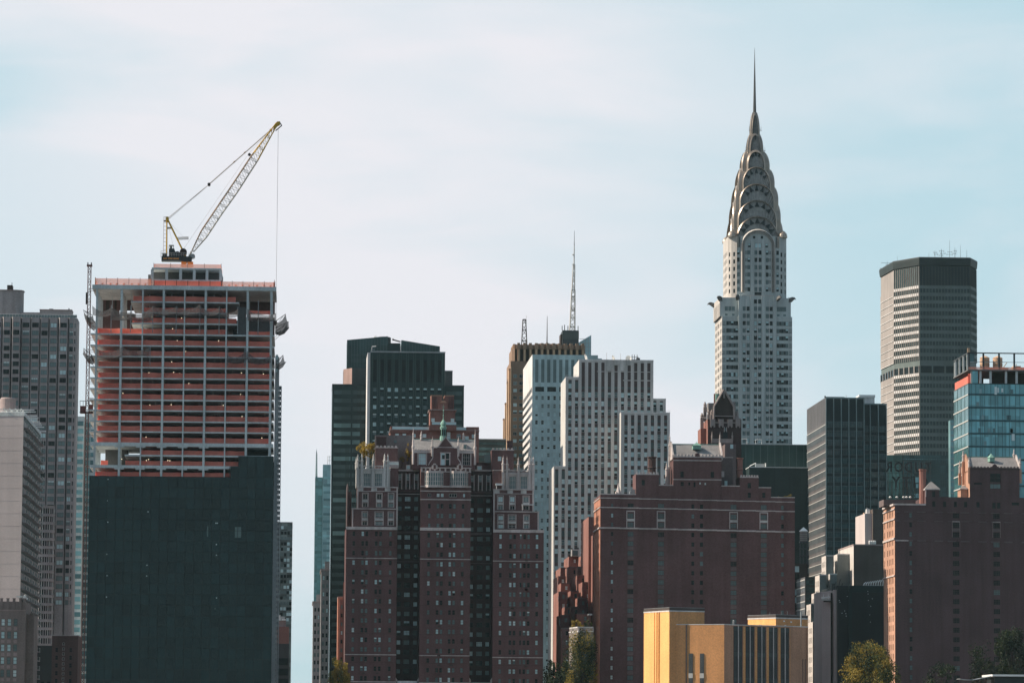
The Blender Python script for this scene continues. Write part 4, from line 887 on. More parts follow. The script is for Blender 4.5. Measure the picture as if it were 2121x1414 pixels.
# pale blue-grey tower; white on its left side stands in for sunlight
mat('powder_panel', (0.40, 0.52, 0.53), .7, fine=.06, panel=(1.25, 60, 1.7), pv=.06)
Y = 1640; D = 68
def x_(px): return X(px, Y, 870)
def z_(py): return Z(py, Y, 1150)
t = Thing('pale_blue_tower', 'pale blue-grey tower with tall slots under its roof and a white left side', 'skyscraper', x_(1160), Y)
b = MB(); x0 = x_(1102); zt = z_(734.5); fr = ffront(x0, Y); u_ = lambda p: x_(p) - x0; cols = [1111.2 + 12.45*i for i in range(10)]
ws = [(fr, u_(p), z_(768.3), 1.35, 9.6, 'plain', 'm', 'frame_dark', .3) for p in cols]
ws += [(fr, (u_(p) + u_(p + 12.45))/2, z_(806), 3.7, 2.0, 'plain', 'd', 'frame_dark', .4) for p in cols[::2]]
ws += [(fr, u_(p), z_(824 + 16.9*i), 1.1, 1.7, 'sash', pick((('m', .4), ('d', .25), ('l', .25), ('h', .1))), 'frame_pale', .25) for p in cols for i in range(44) if z_(824 + 16.9*i) > 3]
fl = fleft(x0, Y, D); lw = [(fl, u, z_(806), 5.2, 2.0, 'plain', 'd', 'frame_dark', .4) for u in seq(5, 6.4, 10)]
fm_ = 16.9/FPX*Y
b2 = MB()
wallw(t, b, fr, 0, x_(1246) - x0, 0, z_(741), 'powder_panel', ws, .3); b.box(x0, x_(1238), Y + .002, Y + D, z_(741), zt, 'powder_panel', 'o')
wallw(t, b, fl, 0, D, 0, z_(741), 'white_stone', lw, .4); b.box(x0, x_(1246), Y, Y + D, 0, z_(741), 'powder_panel', 'flo'); b.fbox(fl, 0, D, .0, .05, z_(741), zt, 'white_stone')
t.part('wall', b); t.flush()
for i in range(22): g = MB(); z = z_(822 + 16.9*i); g.fbox(fl, 1.0, D - .8, .004, .1, z - .75, z + .75, 'pane_dark'); t.part('window_band', g) if z > 2 else None
# ================================================================== striped stepped office tower
mat('stripe_white', (0.53, 0.52, 0.505), .8, var=.08, streak=.14, fine=.05)
mat('stripe_brick', (0.115, 0.085, 0.084), .85)
mat('stripe_green', (0.10, 0.13, 0.128), .6)
Y = 1480
def x_(px): return X(px, Y, 900)
def z_(py): return Z(py, Y, 1250)
t = Thing('striped_tower', 'stepped white and brown vertically striped office tower with rooftop dishes', 'skyscraper', x_(1265), Y)
def striped(p0, p1, pl, top, dy, D, first, brick_to, capl=1.0):
    x0, x1 = x_(p0), x_(p1); zt = z_(top); fr = Fr(x0, Y + dy, 1, 0); b = MB(); u_ = lambda p: x_(p) - x0
    cs = [p for p in [first + 13.62*i for i in range(20)] if p + 3.8 < p1]
    hs = [(round(u_(p), 3) - .62, round(u_(p), 3) + .62, .5, zt - capl) for p in cs]
    b.wall(fr, 0, x1 - x0, 0, zt, hs, 'stripe_white', .55); b.box(x0, x1, Y + dy, Y + dy + D, 0, zt, 'stripe_white', 'fo'); b.box(x0, x1, Y + dy + .9, Y + dy + 1.2, 0, zt - .5, 'dark_brown')
    b.fbox(fr, -.05, x1 - x0 + .05, .003, .12, zt - .35, zt + .12, 'white_stone')
    wl = t.part('wall', b)
    g = MB(); fh = 18.0/FPX*Y; nfl = int(zt/fh) + 1
    for p in cs:
        u = round(u_(p), 3)
        g.fbox(fr, u - .62, u + .62, -.75, -.56, zt - capl - .02 if False else .5, zt - capl, 'stripe_green', 'b')
        for k in range(nfl):
            zc = z_(854 - 18*12 + 18*(k)) 
            if zc > zt - capl - 1.5 or zc < 3: continue
            g.fbox(fr, u - .62, u + .62, -.6, -.4, zc - 2.0, zc - .95, 'stripe_brick')
        zb = z_(brick_to)
        if zb < zt - capl: g.fbox(fr, u - .61, u + .61, -.58, -.36, zb, zt - capl - .02, 'stripe_brick')
    t.part('spandrel', g, wl)
    for p in cs:
        for k in range(nfl):
            zc = z_(854 - 18*12 + 18*k)
            if zc > min(zt - capl - 1, z_(brick_to) - 1) or zc < 4: continue
            if random.random() < .9: t.wins.append((fr, round(u_(p), 3), zc + .05, 1.22, 1.85, 'sash', pick((('h', .30), ('l', .34), ('m', .12), ('q', .14), ('p', .10))), 'frame_pale', .5))
striped(1198.7, 1353, 0, 745, 0, 30, 1207.5, 800)
striped(1171.2, 1198.6, 0, 781.5, .0, 28, 1180.3, 790)
striped(1353.2, 1380, 0, 823.5, 2, 24, 1357.2, 830, .8)
striped(1282.2, 1383, 0, 857, -9, 8.9, 1292.5, 872)
striped(1147.5, 1171, 0, 966.5, -.4, 30, 1153.5, 975)
b = MB()
for p, y, w in ((1240, 700, 0),): pass
for i, p in enumerate((1262.5, 1276, 1290, 1303.5)):
    b.fbox(Fr(0, Y, 1, 0), x_(p) - 1.3, x_(p) + 1.3, .13, .3, z_(756 if i % 2 else 768), z_(746), 'grey_stone')
b.box(x_(1236), x_(1353), Y - .1, Y - .004, z_(770), z_(768.6), 'grey_stone'); b.box(x_(1290), x_(1353), Y - .09, Y - .005, z_(788), z_(786), 'grey_stone')
t.part('parapet_panel', b)
t.flush()
b = MB()
for p0, p1, y, dy in ((1282, 1383, 857, -8.9), (1171, 1198, 781.5, .1)):
    for i in range(10): u = x_(p0) + (x_(p1) - x_(p0))*i/9; b.tube((u, Y + dy, z_(y)), (u, Y + dy, z_(y - 3.5)), .05, 'steel_grey', n=4)
    b.box(x_(p0), x_(p1), Y + dy - .03, Y + dy + .03, z_(y - 3.5), z_(y - 3.9), 'frame_pale')
t.part('railing', b)
def dish(px, py, r, yaw, tilt, lab):
    c = Vector((x_(px), Y + 6, z_(py))); b = MB(); M = Matrix.Rotation(yaw, 3, 'Z') @ Matrix.Rotation(tilt, 3, 'X'); n = 20; rings = 5; v = [tuple(c)]
    for k in range(1, rings + 1):
        f = k/rings
        for i in range(n): a = 2*math.pi*i/n; v.append(tuple(c + M @ Vector((r*f*math.cos(a), -r*.35*f*f, r*f*math.sin(a)))))
    f = [(0, 1 + i, 1 + (i+1) % n) for i in range(n)] + [(1 + k*n + i, 1 + (k+1)*n + i, 1 + (k+1)*n + (i+1) % n, 1 + k*n + (i+1) % n) for k in range(rings - 1) for i in range(n)]
    b.add(v, f, 'white_paint'); b.add([(x, y + .06, z) for x, y, z in v], [tuple(reversed(q)) for q in f], 'frame_pale')
    b.tube(tuple(c), tuple(c + M @ Vector((0, -r*.9, 0))), .05, 'steel_grey'); b.tube((c.x, c.y + .4, c.z), (c.x, c.y + .4, z_(745) - .2), .18, 'steel_grey'); b.box(c.x - .5, c.x + .5, c.y, c.y + 1, z_(745) - .25, z_(745) + .3, 'steel_grey')
    solo('satellite_dish', b, lab, 'satellite dish', 'dishes on the striped tower roof')
dish(1218, 737, 1.5, R(-78), R(20), 'white dish seen edge-on, at the left end of the striped tower roof')
dish(1275, 738, 1.3, R(-75), R(20), 'smaller tilted white dish at the middle of the striped tower roof')
dish(1305, 739, 1.25, R(-30), R(10), 'round white dish facing left beside the equipment frame on the striped tower')
b = MB(); 
for p in (1311, 1316, 1321.5): b.tube((x_(p), Y + 5, z_(745)), (x_(p), Y + 5, z_(731)), .12, 'dark_brown', n=5)
for y in (736, 741): b.tube((x_(1309), Y + 5, z_(y)), (x_(1324), Y + 5, z_(y)), .1, 'dark_brown', n=5)
b.lathe(x_(1323.5), Y + 5, [(.2, z_(743)), (.75, z_(742)), (.75, z_(738)), (.2, z_(737))], 'dark_steel', 10); solo('equipment_frame', b, 'dark pipe frame with a small drum on the striped tower roof', 'equipment')
for p, y, lb in ((1257.5, 728, 'thin whip antenna with a round foot left of the middle dish'), (1286.5, 729, 'thin whip antenna right of the middle dish')):
    b = MB(); b.tube((x_(p), Y + 4, z_(745)), (x_(p), Y + 4, z_(y)), .06, 'cable', n=4); b.lathe(x_(p), Y + 4, [(.3, z_(745)), (.3, z_(743)), (.1, z_(741))], 'steel_grey', 8); solo('whip_antenna', b, lb, 'antenna', 'whip antennas on the striped tower')
# ================================================================== gothic-topped brick apartment tower
Y = 1270; D = 30
def x_(px): return X(px, Y, 1150)
def z_(py): return Z(py, Y, 920)
def zz(py, px): return Z(py, Y, px)
t = Thing('gothic_apartment_tower', 'dark brick apartment tower with three projecting wings, white stone turrets and a steep gabled roof', 'apartment tower', x_(920), Y)
fhp = 19.92; TB, ST = 'tudor_brick', 'trim_stone'
PW = (('d', .34), ('m', .36), ('l', .18), ('q', .05), ('h', .03), ('p', .04))
def wing(b, p0, p1, tops, dy, cols, pref, y0, nrow, wpx=5.6, hpx=9.6, styles=None):
    """main shaft of a wing; tops: parapet row in px"""
    x0, x1 = x_(p0), x_(p1); fr = Fr(x0, Y + dy, 1, 0); ws = []
    for c in cols:
        c_, wd, st = (c if isinstance(c, tuple) else (c, wpx, 'sash'))
        for i in range(nrow):
            z = zz(y0 + fhp*i, pref)
            if z > 2: ws.append((fr, x_(c_) - x0, z, wd/FPX*Y, hpx/FPX*Y, st, pick(PW), 'frame_brown', .2))
    wallw(t, b, fr, 0, x1 - x0, 0, zz(tops, pref), TB, ws, .2); b.box(x0, x1, Y + dy, Y + 12, 0, zz(tops, pref), TB, 'fo'); return fr
b = MB()
fL = wing(b, 716.5, 822, 1094, 0, [732.5, 751, 759.3, 779, 787.8, 808.5], 770, 1104.8, 17)
fC = wing(b, 870, 974, 1097, -.8, [887.6, 906.2, 914.4, 931.6, 940.2, 957.6], 922, 1108.3, 17)
fR = wing(b, 1021.5, 1126, 1100, 0, [1036.6, 1057.4, 1065.8, (1078.5, 3.4, 'plain'), 1086.4, 1094.8, 1112.2], 1075, 1111, 17)
def band(fr, p0, p1, y, h, w, px, m_=ST, u_off=None):
    b.fbox(fr, x_(p0) - fr.ox - .08, x_(p1) - fr.ox + .08, .003, w, zz(y + h/2, px), zz(y - h/2, px), m_)
for fr, p0, p1, px, off in ((fL, 716.5, 822, 770, 0), (fC, 870, 974, 922, 2.2), (fR, 1021.5, 1126, 1075, 6)):
    band(fr, p0, p1, 1093.5 + off, 6, .5, px); band(fr, p0, p1, 1155.5 + off, 1.7, .22, px); band(fr, p0, p1, 1354.8 + off, 1.7, .22, px); band(fr, p0, p1, 1411 + off, 2, .3, px)
    for i in range(17):
        if i % 3 == 1: band(fr, p0 + .2, p1 - .2, 1112 + off + fhp*i, .5, .05, px, 'tudor_brick_dark')
wl = t.part('wall', b)
# air conditioners under some windows
for i in range(34):
    q = MB(); fr, px, c = random.choice(((fL, 770, 755.2), (fL, 770, 783.4), (fC, 922, 910.3), (fC, 922, 936), (fR, 1075, 1061.6), (fR, 1075, 1090.6))); off = 0 if fr is fL else 3.5 if fr is fC else 6
    z = zz(1112.4 + off + fhp*random.randint(0, 14), px); u = x_(c) - fr.ox; q.fbox(fr, u - .5, u + .5, .0, .28, z - .5, z - .05, 'frame_brown'); t.part('air_conditioner', q)
# recessed light courts between the wings; darker brick stands in for their shade
b = MB()
for p0, p1, cols, px, off in ((822.2, 869.8, ((828.5, 8.2, 'triple'), (845, 12.2, 'grid'), (862.6, 8.2, 'triple')), 846, 0), (974.2, 1021.3, ((979.5, 7, 'triple'), (996.4, 12.2, 'grid'), (1013.2, 8.2, 'triple')), 998, 3.5)):
    x0, x1 = x_(p0), x_(p1); fr = Fr(x0, Y + 9, 1, 0); ws = []
    for i in range(19):
        for c, w, s_ in cols: ws.append((fr, x_(c) - x0, zz(1029.5 + off + fhp*i, px), w/FPX*Y, 9.8/FPX*Y, s_, pick((('m', .46), ('d', .26), ('l', .22), ('h', .06))), 'frame_dark', .2)) if zz(1029.5 + off + fhp*i, px) > 2 else None
    for k, c in enumerate(cols):
        ws.append((fr, x_(c[0]) - x0, zz(984 + off, px), .95 if k else 1.0, 2.0, 'cross', 'm', ST, .2)); ws.append((fr, x_(c[0]) - x0, zz(1001 + off, px), .85, 1.2, 'sash', 'd', 'frame_brown', .2))
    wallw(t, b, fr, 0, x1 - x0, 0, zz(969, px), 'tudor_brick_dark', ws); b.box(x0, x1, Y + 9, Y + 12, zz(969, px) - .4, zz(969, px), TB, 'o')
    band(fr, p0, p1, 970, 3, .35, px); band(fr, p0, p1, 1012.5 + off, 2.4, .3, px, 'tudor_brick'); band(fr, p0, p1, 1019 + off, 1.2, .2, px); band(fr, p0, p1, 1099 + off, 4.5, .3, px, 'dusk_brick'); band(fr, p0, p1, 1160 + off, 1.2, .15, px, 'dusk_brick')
    for c in cols: 
        for d in (-3.9, 3.9): b.fbox(fr, x_(c[0] + d) - x0 - .14, x_(c[0] + d) - x0 + .14, .003, .1, zz(1009 + off, px), zz(976 + off, px), ST)
    b.box(x0 + .1, x1 - .1, Y + 1, Y + 2.2, 0, zz(1409 + off, px), 'concrete'); b.fprism(fr, [(0, 0), (1.2, 0), (.5, zz(1407, px)), (0, zz(1402, px))], 7, 8, ST); b.fprism(fr, [(x1 - x0, 0), (x1 - x0, zz(1402, px)), (x1 - x0 - .5, zz(1407, px)), (x1 - x0 - 1.2, 0)], 7, 8, ST)
b.box(x_(716), x_(1126), Y + 12, Y + D, 0, z_(1092), TB, 'o'); b.box(x_(748), x_(1100), Y + 12.2, Y + D, z_(1092), z_(969), TB, 'o')
t.part('court_wall', b)
# set-back upper storeys of the outer wings
def upper(p0, p1, px, yb, yt, dy, cols, rows, checker):
    b = MB(); x0, x1 = x_(p0), x_(p1); fr = Fr(x0, Y + dy, 1, 0); ws = []
    for c, w, s_ in cols:
        for y, h in rows: ws.append((fr, x_(c) - x0, zz(y, px), w/FPX*Y, h/FPX*Y, s_, pick((('m', .5), ('d', .3), ('l', .2))), ST, .2))
    wallw(t, b, fr, 0, x1 - x0, zz(yb, px) - .3, zz(yt, px), TB, ws); b.box(x0, x1, Y + dy, Y + 12, zz(yb, px) - .3, zz(yt, px), TB, 'fo')
    b.fbox(fr, -.1, x1 - x0 + .1, .003, .3, zz(yt + 1, px), zz(yt - 1, px), ST)
    for c, w, s_ in cols:
        y0, y1 = min(r[0] - r[1]/2 for r in rows) - 1.5, max(r[0] + r[1]/2 for r in rows)
        u, hw = x_(c) - x0, (w/2 + 1.2)/FPX*Y
        for s2 in (-1, 1): b.fbox(fr, u + s2*hw - .11, u + s2*hw + .11, .003, .14, zz(y1, px), zz(y0, px), ST)
        b.fbox(fr, u - hw - .11, u + hw + .11, .003, .16, zz(y0, px), zz(y0 - 1.2, px), ST)
        ym = (rows[0][0] + rows[-1][0])/2; b.fbox(fr, u - hw + .12, u + hw - .12, .003, .08, zz(ym + 3, px), zz(ym - 2.2, px), 'grey_stone')
    for s2 in (0, 1): u = .22 if s2 == 0 else x1 - x0 - .22; b.fbox(fr, u - .22, u + .22, .004, .15, zz(yb, px), zz(yt, px), ST)
    if checker:
        n = 6
        for i in range(0, n): 
            if i % 2 == 0: u = (x1 - x0)*(i + .5)/n; b.fbox(fr, u - .9, u + .9, .003, .1, zz(yt + 7.5, px), zz(yt + 1.2, px), 'grey_stone')
        b.fbox(fr, 0, x1 - x0, .003, .2, zz(yt + 9, px), zz(yt + 7.8, px), ST)
    t.part('upper_storey', b)
c1 = ((755, 9.5, 'pair'), (784.5, 15, 'cross'), (809, 9.5, 'pair')); upper(728, 823, 775, 1091, 1053, .8, c1, ((1065.5, 9.5), (1083, 8)), False)
c2 = ((755.5, 9.5, 'pair'), (784.5, 9.5, 'pair'), (809, 9.5, 'pair')); upper(738.5, 823, 780, 1053, 1008, 1.6, c2, ((1027.5, 11), (1045, 8.5)), True)
c1 = ((1037, 10, 'pair'), (1060.5, 14, 'cross'), (1090, 9.5, 'pair')); upper(1021.5, 1116, 1070, 1099, 1059, .8, c1, ((1072, 9.5), (1089.5, 8)), False)
c2 = ((1036.5, 9.5, 'pair'), (1061, 9.5, 'pair'), (1089.5, 10.5, 'pair')); upper(1021.5, 1105.5, 1065, 1058, 1013, 1.6, c2, ((1033, 11), (1050.5, 8.5)), True)
def pinnacle(b, x, y, z0, z1, r, m_=ST):
    h = z1 - z0; b.lathe(x, y, [(r, z0), (r, z0 + h*.42), (r*1.35, z0 + h*.45), (r*1.35, z0 + h*.5), (r*.85, z0 + h*.52), (r*.5, z0 + h*.78), (r*.75, z0 + h*.82), (r*.3, z0 + h*.86), (.03, z1)], m_, 8)
# white stone turret pavilions
def pavilion(p0, p1, px, yb, yt, wins_, pins, tip, m_):
    b = MB(); x0, x1 = x_(p0), x_(p1); dy = 2.2; fr = Fr(x0, Y + dy, 1, 0); ws = [(fr, x_(c) - x0, zz(y, px), w/FPX*Y, h/FPX*Y, 'grid', 'm', ST, .3) for c, w, y, h in wins_]
    wallw(t, b, fr, 0, x1 - x0, zz(yb, px), zz(yt, px), m_, ws, .3); b.box(x0, x1, Y + dy, Y + 11, zz(yb, px), zz(yt, px), m_, 'fo')
    b.fbox(fr, -.2, x1 - x0 + .2, .003, .3, zz(yt + 3, px), zz(yt + 1.2, px), m_)
    n = 22
    for i in range(n): u = .4 + (x1 - x0 - .8)*i/(n - 1); b.fbox(fr, u - .08, u + .08, -.2, 0, zz(yt, px), zz(yt - 5, px), m_)
    b.fbox(fr, 0, x1 - x0, -.25, .05, zz(yt - 5, px), zz(yt - 6.5, px), m_)
    for f in (.12, .5, .88): b.fbox(fr, (x1 - x0)*f - .55, (x1 - x0)*f + .55, -.25, .05, zz(yt - 6.5, px), zz(yt - 9, px), m_)
    for c in pins: b.fbox(fr, x_(c) - x0 - .38, x_(c) - x0 + .38, .002, .55, zz(yb, px), zz(yt - 2, px), m_)
    tw = t.part('turret', b)
    for c in pins: q = MB(); pinnacle(q, x_(c), Y + dy - .1, zz(yt - 2, px), zz(tip + (c % 3)*.8, px), .40, m_); t.part('pinnacle', q, tw)
    for c in (p0 + 1, p1 - 1): q = MB(); pinnacle(q, x_(c), Y + 10.5, zz(yt - 2, px), zz(tip + 4, px), .36, m_); t.part('pinnacle', q, tw)
pavilion(736, 807, 771, 1008, 969, ((759.3, 15, 992, 26), (782.6, 15, 992, 26)), (739.5, 747.8, 771.8, 795, 801.8), 937, 'grey_stone')
pavilion(1044.5, 1106, 1075, 1014, 978, ((1061.5, 14, 998, 26), (1085, 14, 998, 26)), (1041.5, 1049.7, 1073.3, 1096.4, 1104.3), 942, ST)
# brick shoulder beside the left pavilion, flat court roofs
b = MB(); b.box(x_(806.8), x_(824), Y + 2.6, Y + 12, z_(1008), z_(969), TB, 'o'); b.box(x_(806.8), x_(824.3), Y + 2.4, Y + 12, z_(969), z_(967.5), ST); b.box(x_(1020.8), x_(1044), Y + 3, Y + 12, zz(1014, 1030), zz(973, 1030), TB, 'o'); b.box(x_(1020.8), x_(1044), Y + 2.8, Y + 12, zz(973, 1030), zz(971.5, 1030), ST)
b.box(x_(719), x_(727.5), Y + 5, Y + 11, z_(1094), z_(1018), 'tudor_brick_dark', 'o')
b.lathe(x_(718.3), Y + 4.4, [(.32, z_(1094)), (.32, z_(1012)), (.2, z_(1006)), (.04, z_(1001))], 'dusk_brick', 8)
t.part('shoulder', b)
# centre wing top with two stone bay windows
b = MB(); x0, x1 = x_(870), x_(974); fr = Fr(x0, Y - .8, 1, 0); px = 922
ws = [(fr, x_(c) - x0, zz(1025.5, px), w/FPX*Y, 7/FPX*Y, s_, k, 'frame_pale', .2) for c, w, s_, k in ((888, 7, 'pair', 'd'), (906.3, 6, 'sash', 'p'), (914.8, 6, 'sash', 'l'), (937, 16, 'triple', 'd'), (960, 4, 'plain', 'l'))]
for c, w, s_ in ((888.3, 5.5, 'sash'), (906.3, 6, 'sash'), (914.6, 6, 'sash'), (931.8, 6, 'sash'), (940.4, 6, 'sash'), (958.3, 5.5, 'sash')):
    for y in (1048, 1068, 1088): ws.append((fr, x_(c) - x0, zz(y, px), w/FPX*Y, (9.6 if y < 1080 else 8)/FPX*Y, s_, pick((('m', .7), ('d', .3))), 'frame_brown', .2))
wallw(t, b, fr, 0, x1 - x0, zz(1097, px), zz(970, px), TB, ws); b.box(x0, x1, Y - .8, Y + 12, zz(1097, px), zz(970, px), TB, 'fo')
for y, h, w in ((1007.5, 2.5, .35), (1017, 2, .3), (1034.5, 2, .3), (977, 1.6, .3), (969, 2, .35)): b.fbox(fr, -.1, x1 - x0 + .1, .003, w, zz(y + h/2, px), zz(y - h/2, px), ST)
for i, c in enumerate((872, 880, 889, 899, 909.5, 921, 932, 942.5, 953, 963, 972)): b.fbox(fr, x_(c) - x0 - .25, x_(c) - x0 + .25, .004, .2, zz(976, px), zz(969, px), ST)
for c in (898.5, 951): b.fprism(fr, [(x_(c - 6) - x0, zz(972, px)), (x_(c + 6) - x0, zz(972, px)), (x_(c + 6) - x0, zz(964, px)), (x_(c + 3.5) - x0, zz(963, px)), (x_(c + 2.5) - x0, zz(960, px)), (x_(c - 2.5) - x0, zz(960, px)), (x_(c - 3.5) - x0, zz(963, px)), (x_(c - 6) - x0, zz(964, px))], -.3, .45, ST); b.fbox(fr, x_(c - 2.4) - x0, x_(c + 2.4) - x0, .46, .55, zz(971, px), zz(963, px), 'tudor_brick')
cw = t.part('centre_storey', b)
for pa, pb in ((878, 917), (930.5, 968)):
    b = MB(); a, c = x_(pa), x_(pb); e = 1.1; yb_, yf = Y - .8, Y - 2.1; z0, z1 = zz(1007, px), zz(977.5, px)
    P_ = [(a, yb_), (a + e, yf), (c - e, yf), (c, yb_)]
    b.prism(P_, z0 - .4, z0 + .3, ST); b.prism(P_, z1 - .4, z1 + .3, ST)
    for (q0, q1, n) in ((P_[0], P_[1], 2), (P_[1], P_[2], 5), (P_[2], P_[3], 2)):
        f2 = Fr(q0[0], q0[1], q1[0] - q0[0], q1[1] - q0[1]); L = math.dist(q0, q1); b.fbox(f2, .05, L - .05, -.2, -.12, z0 + .3, z1 - .4, 'pane_mid')
        for i in range(n + 1): u = L*i/n; b.fbox(f2, max(0, u - .12), min(L, u + .12), -.12, .0, z0 + .3, z1 - .4, ST)
        for f_ in (.33, .66): zz_ = z0 + (z1 - z0)*f_; b.fbox(f2, .1, L - .1, -.12, -.03, zz_ - .06, zz_ + .06, ST)
    t.part('bay_window', b)
# great hall with gable, slate roof and cupola
yh = Y + 6
b = MB(); x0, x1 = x_(854), x_(985); fr = Fr(x0, yh, 1, 0); zh = lambda py: Z(py, yh, 920)
ws = [(fr, x_(c) - x0, zh(950.5), w/FPX*Y, 24/FPX*Y, 'grid', k, ST, .3) for c, w, k in ((874, 15.5, 'l'), (966.5, 15.5, 'd'))]
wallw(t, b, fr, 0, x1 - x0, zh(972), zh(937), TB, ws); b.box(x0, x1, yh, yh + 12, zh(972), zh(937), TB, 'fo'); b.fbox(fr, 0, x1 - x0, .003, .3, zh(938), zh(935.5), ST); crenel(b, fr, .6, x_(893) - x0, zh(935.5), 6, .8, -.4, .2, ST); crenel(b, fr, x_(951) - x0, x1 - x0 - .4, zh(935.5), 6, .8, -.4, .2, ST); b.fbox(fr, 0, x1 - x0, -.35, .0, zh(935.5), zh(932.8), ST)
for c, w in ((874, 15.5), (966.5, 15.5)):
    u, hw = x_(c) - x0, (w/2 + 1.3)/FPX*Y
    for s2 in (-1, 1): b.fbox(fr, u + s2*hw - .13, u + s2*hw + .13, .003, .15, zh(964), zh(937.5), ST)
hall = t.part('great_hall', b)
b = MB(); zr, ze = zh(906.5), zh(932); ya, yr = yh + .5, yh + 7.5
b.add([(x0, ya, ze), (x1, ya, ze), (x1, yr, zr), (x0, yr, zr)], [(0, 1, 2, 3)], 'slate'); b.add([(x0, yr, zr), (x1, yr, zr), (x1, yr + 7, ze), (x0, yr + 7, ze)], [(0, 1, 2, 3)], 'slate')
for xx in (x0, x1): b.add([(xx, ya, ze), (xx, yr, zr), (xx, yr + 7, ze)], [(0, 1, 2)], TB)
b.box(x0, x1, yr - .12, yr + .12, zr - .05, zr + .2, 'copper_green')
b.box(x_(959.5), x_(968), yh + 1.6, yh + 4.4, zh(930), zh(918.5), ST, 'o'); b.box(x_(961), x_(966.5), yh + 1.5, yh + 1.59, zh(928.5), zh(920), 'pane_mid'); t.part('roof', b, hall)
b = MB(); fg = Fr(0, yh - .5, 1, 0); xx = lambda p: x_(p); pol = [(xx(886), zh(963)), (xx(956), zh(963)), (xx(954.5), zh(956)), (xx(949), zh(948)), (xx(948.5), zh(926.5)), (xx(940), zh(926)), (xx(922.5), zh(903)), (xx(905), zh(926)), (xx(895.5), zh(926.5)), (xx(895), zh(948)), (xx(889.5), zh(956))]
b.fprism(fg, pol, -1.0, 0, TB)
for q0, q1 in zip(pol[1:], pol[2:] + pol[:1]):
    if q0[1] == q1[1] == pol[0][1]: continue
    L = math.dist(q0, q1); nx, nz = (q1[1] - q0[1])/L, -(q1[0] - q0[0])/L; w = .30
    b.fprism(fg, [q0, q1, (q1[0] - nx*w, q1[1] - nz*w), (q0[0] - nx*w, q0[1] - nz*w)] if True else [], -.9, .14, ST)
b.fbox(fg, xx(905), xx(940), .003, .1, zh(927), zh(925.5), ST)
for c0, c1, k in ((913.5, 921.2, 'pane_light'), (922.4, 930.5, 'pane_dark')): b.fbox(fg, xx(c0), xx(c1), .004, .05, zh(963), zh(938.5), k)
b.fbox(fg, xx(915), xx(921), .06, .07, zh(950), zh(942), 'pane_dark')
for c in (912.4, 921.8, 931.4): b.fbox(fg, xx(c) - .16, xx(c) + .16, .003, .14, zh(963), zh(938.5), ST)
b.fbox(fg, xx(911), xx(933), .003, .16, zh(938.5), zh(936.5), ST); b.fbox(fg, xx(913), xx(931), .003, .1, zh(951.5), zh(950.5), ST)
t.part('gable', b, hall)
for c, y0, y1, dy in ((854.8, 962, 886, -.3), (873, 908, 889, 7), (894.8, 945, 904, -.6), (949, 945, 904, -.6), (961.5, 908, 891, 7), (984, 962, 888, -.3)):
    q = MB(); pinnacle(q, x_(c), yh + dy, zh(y0), zh(y1), .36); t.part('pinnacle', q, hall)
q = MB(); cxp, cyp = x_(919.3), yr; q.lathe(cxp, cyp, [(1.25, zh(910)), (1.05, zh(902)), (.95, zh(900)), (.95, zh(884)), (1.15, zh(883)), (1.15, zh(880.5)), (.85, zh(880)), (.85, zh(876)), (1.0, zh(875.5)), (.9, zh(872)), (.55, zh(868)), (.2, zh(865.5)), (.1, zh(860)), (.22, zh(857)), (.08, zh(854)), (.08, zh(848)), (.22, zh(846)), (.06, zh(844)), (.03, zh(832))], 'copper_green', 8)
for k in range(8):
    a = math.pi/8 + k*math.pi/4; q.box(cxp + .9*math.cos(a) - .18, cxp + .9*math.cos(a) + .18, cyp + .9*math.sin(a) - .18, cyp + .9*math.sin(a) + .18, zh(898), zh(886), 'pane_dark')
for y, w in ((851, .35), (838, .5), (841, .3)): q.tube((cxp - w, cyp, zh(y)), (cxp + w, cyp, zh(y)), .06, 'copper_green', n=5)
t.part('cupola', q, hall)
# small crenellated penthouse towers and chimneys
for p0, p1, yt, dy, px, chim in ((776.5, 823, 923.5, 7, 800, (778, 799, 904)), (1018.5, 1065, 928.5, 6, 1040, (1052, 1063.5, 912))):
    b = MB(); x0, x1 = x_(p0), x_(p1); fr = Fr(x0, Y + dy, 1, 0); zq = lambda py: Z(py, Y + dy, px)
    ws = [(fr, x_(p0 + 17) - x0, zq(yt + 21), 1.2, 1.5, 'sash', 'l', ST, .2)] if px > 900 else []
    wallw(t, b, fr, 0, x1 - x0, zq(972), zq(yt + 3), TB, ws); b.box(x0, x1, Y + dy, Y + dy + 7, zq(972), zq(yt + 3), TB, 'fo'); b.fbox(fr, -.1, x1 - x0 + .1, .003, .25, zq(yt + 4), zq(yt + 2.5), ST); crenel(b, fr, 0, x1 - x0, zq(yt + 2.8), 6, .6, -.4, .15, ST)
    b.box(x_(chim[0]), x_(chim[1]), Y + dy + 3, Y + dy + 6, zq(yt + 3), zq(chim[2]), 'tudor_brick_dark', 'o'); b.box(x_(chim[0]) - .1, x_(chim[1]) + .1, Y + dy + 2.9, Y + dy + 6.1, zq(chim[2]), zq(chim[2] - 1.5), TB); t.part('stair_tower', b)
b = MB(); mat('rear_brick', (.21, .18, .175), .9, fine=.12); b.box(x_(776.5), x_(855), Y + 16, Y + 18, z_(968), Z(901, Y + 16, 815), 'rear_brick', 'o'); b.fbox(Fr(0, Y + 16, 1, 0), x_(816), x_(822), .01, .06, Z(917, Y + 16, 815), Z(911, Y + 16, 815), 'pane_mid'); t.part('rear_wall', b); b = MB(); b.box(x_(985), x_(1019), Y + 10, Y + 16, z_(968), Z(958, Y + 10, 1000), TB, 'o'); b.box(x_(1004), x_(1018), Y + 9, Y + 9.8, Z(958, Y + 10, 1010), Z(941, Y + 10, 1010), 'pane_mid', 'o'); t.part('rear_wall', b)
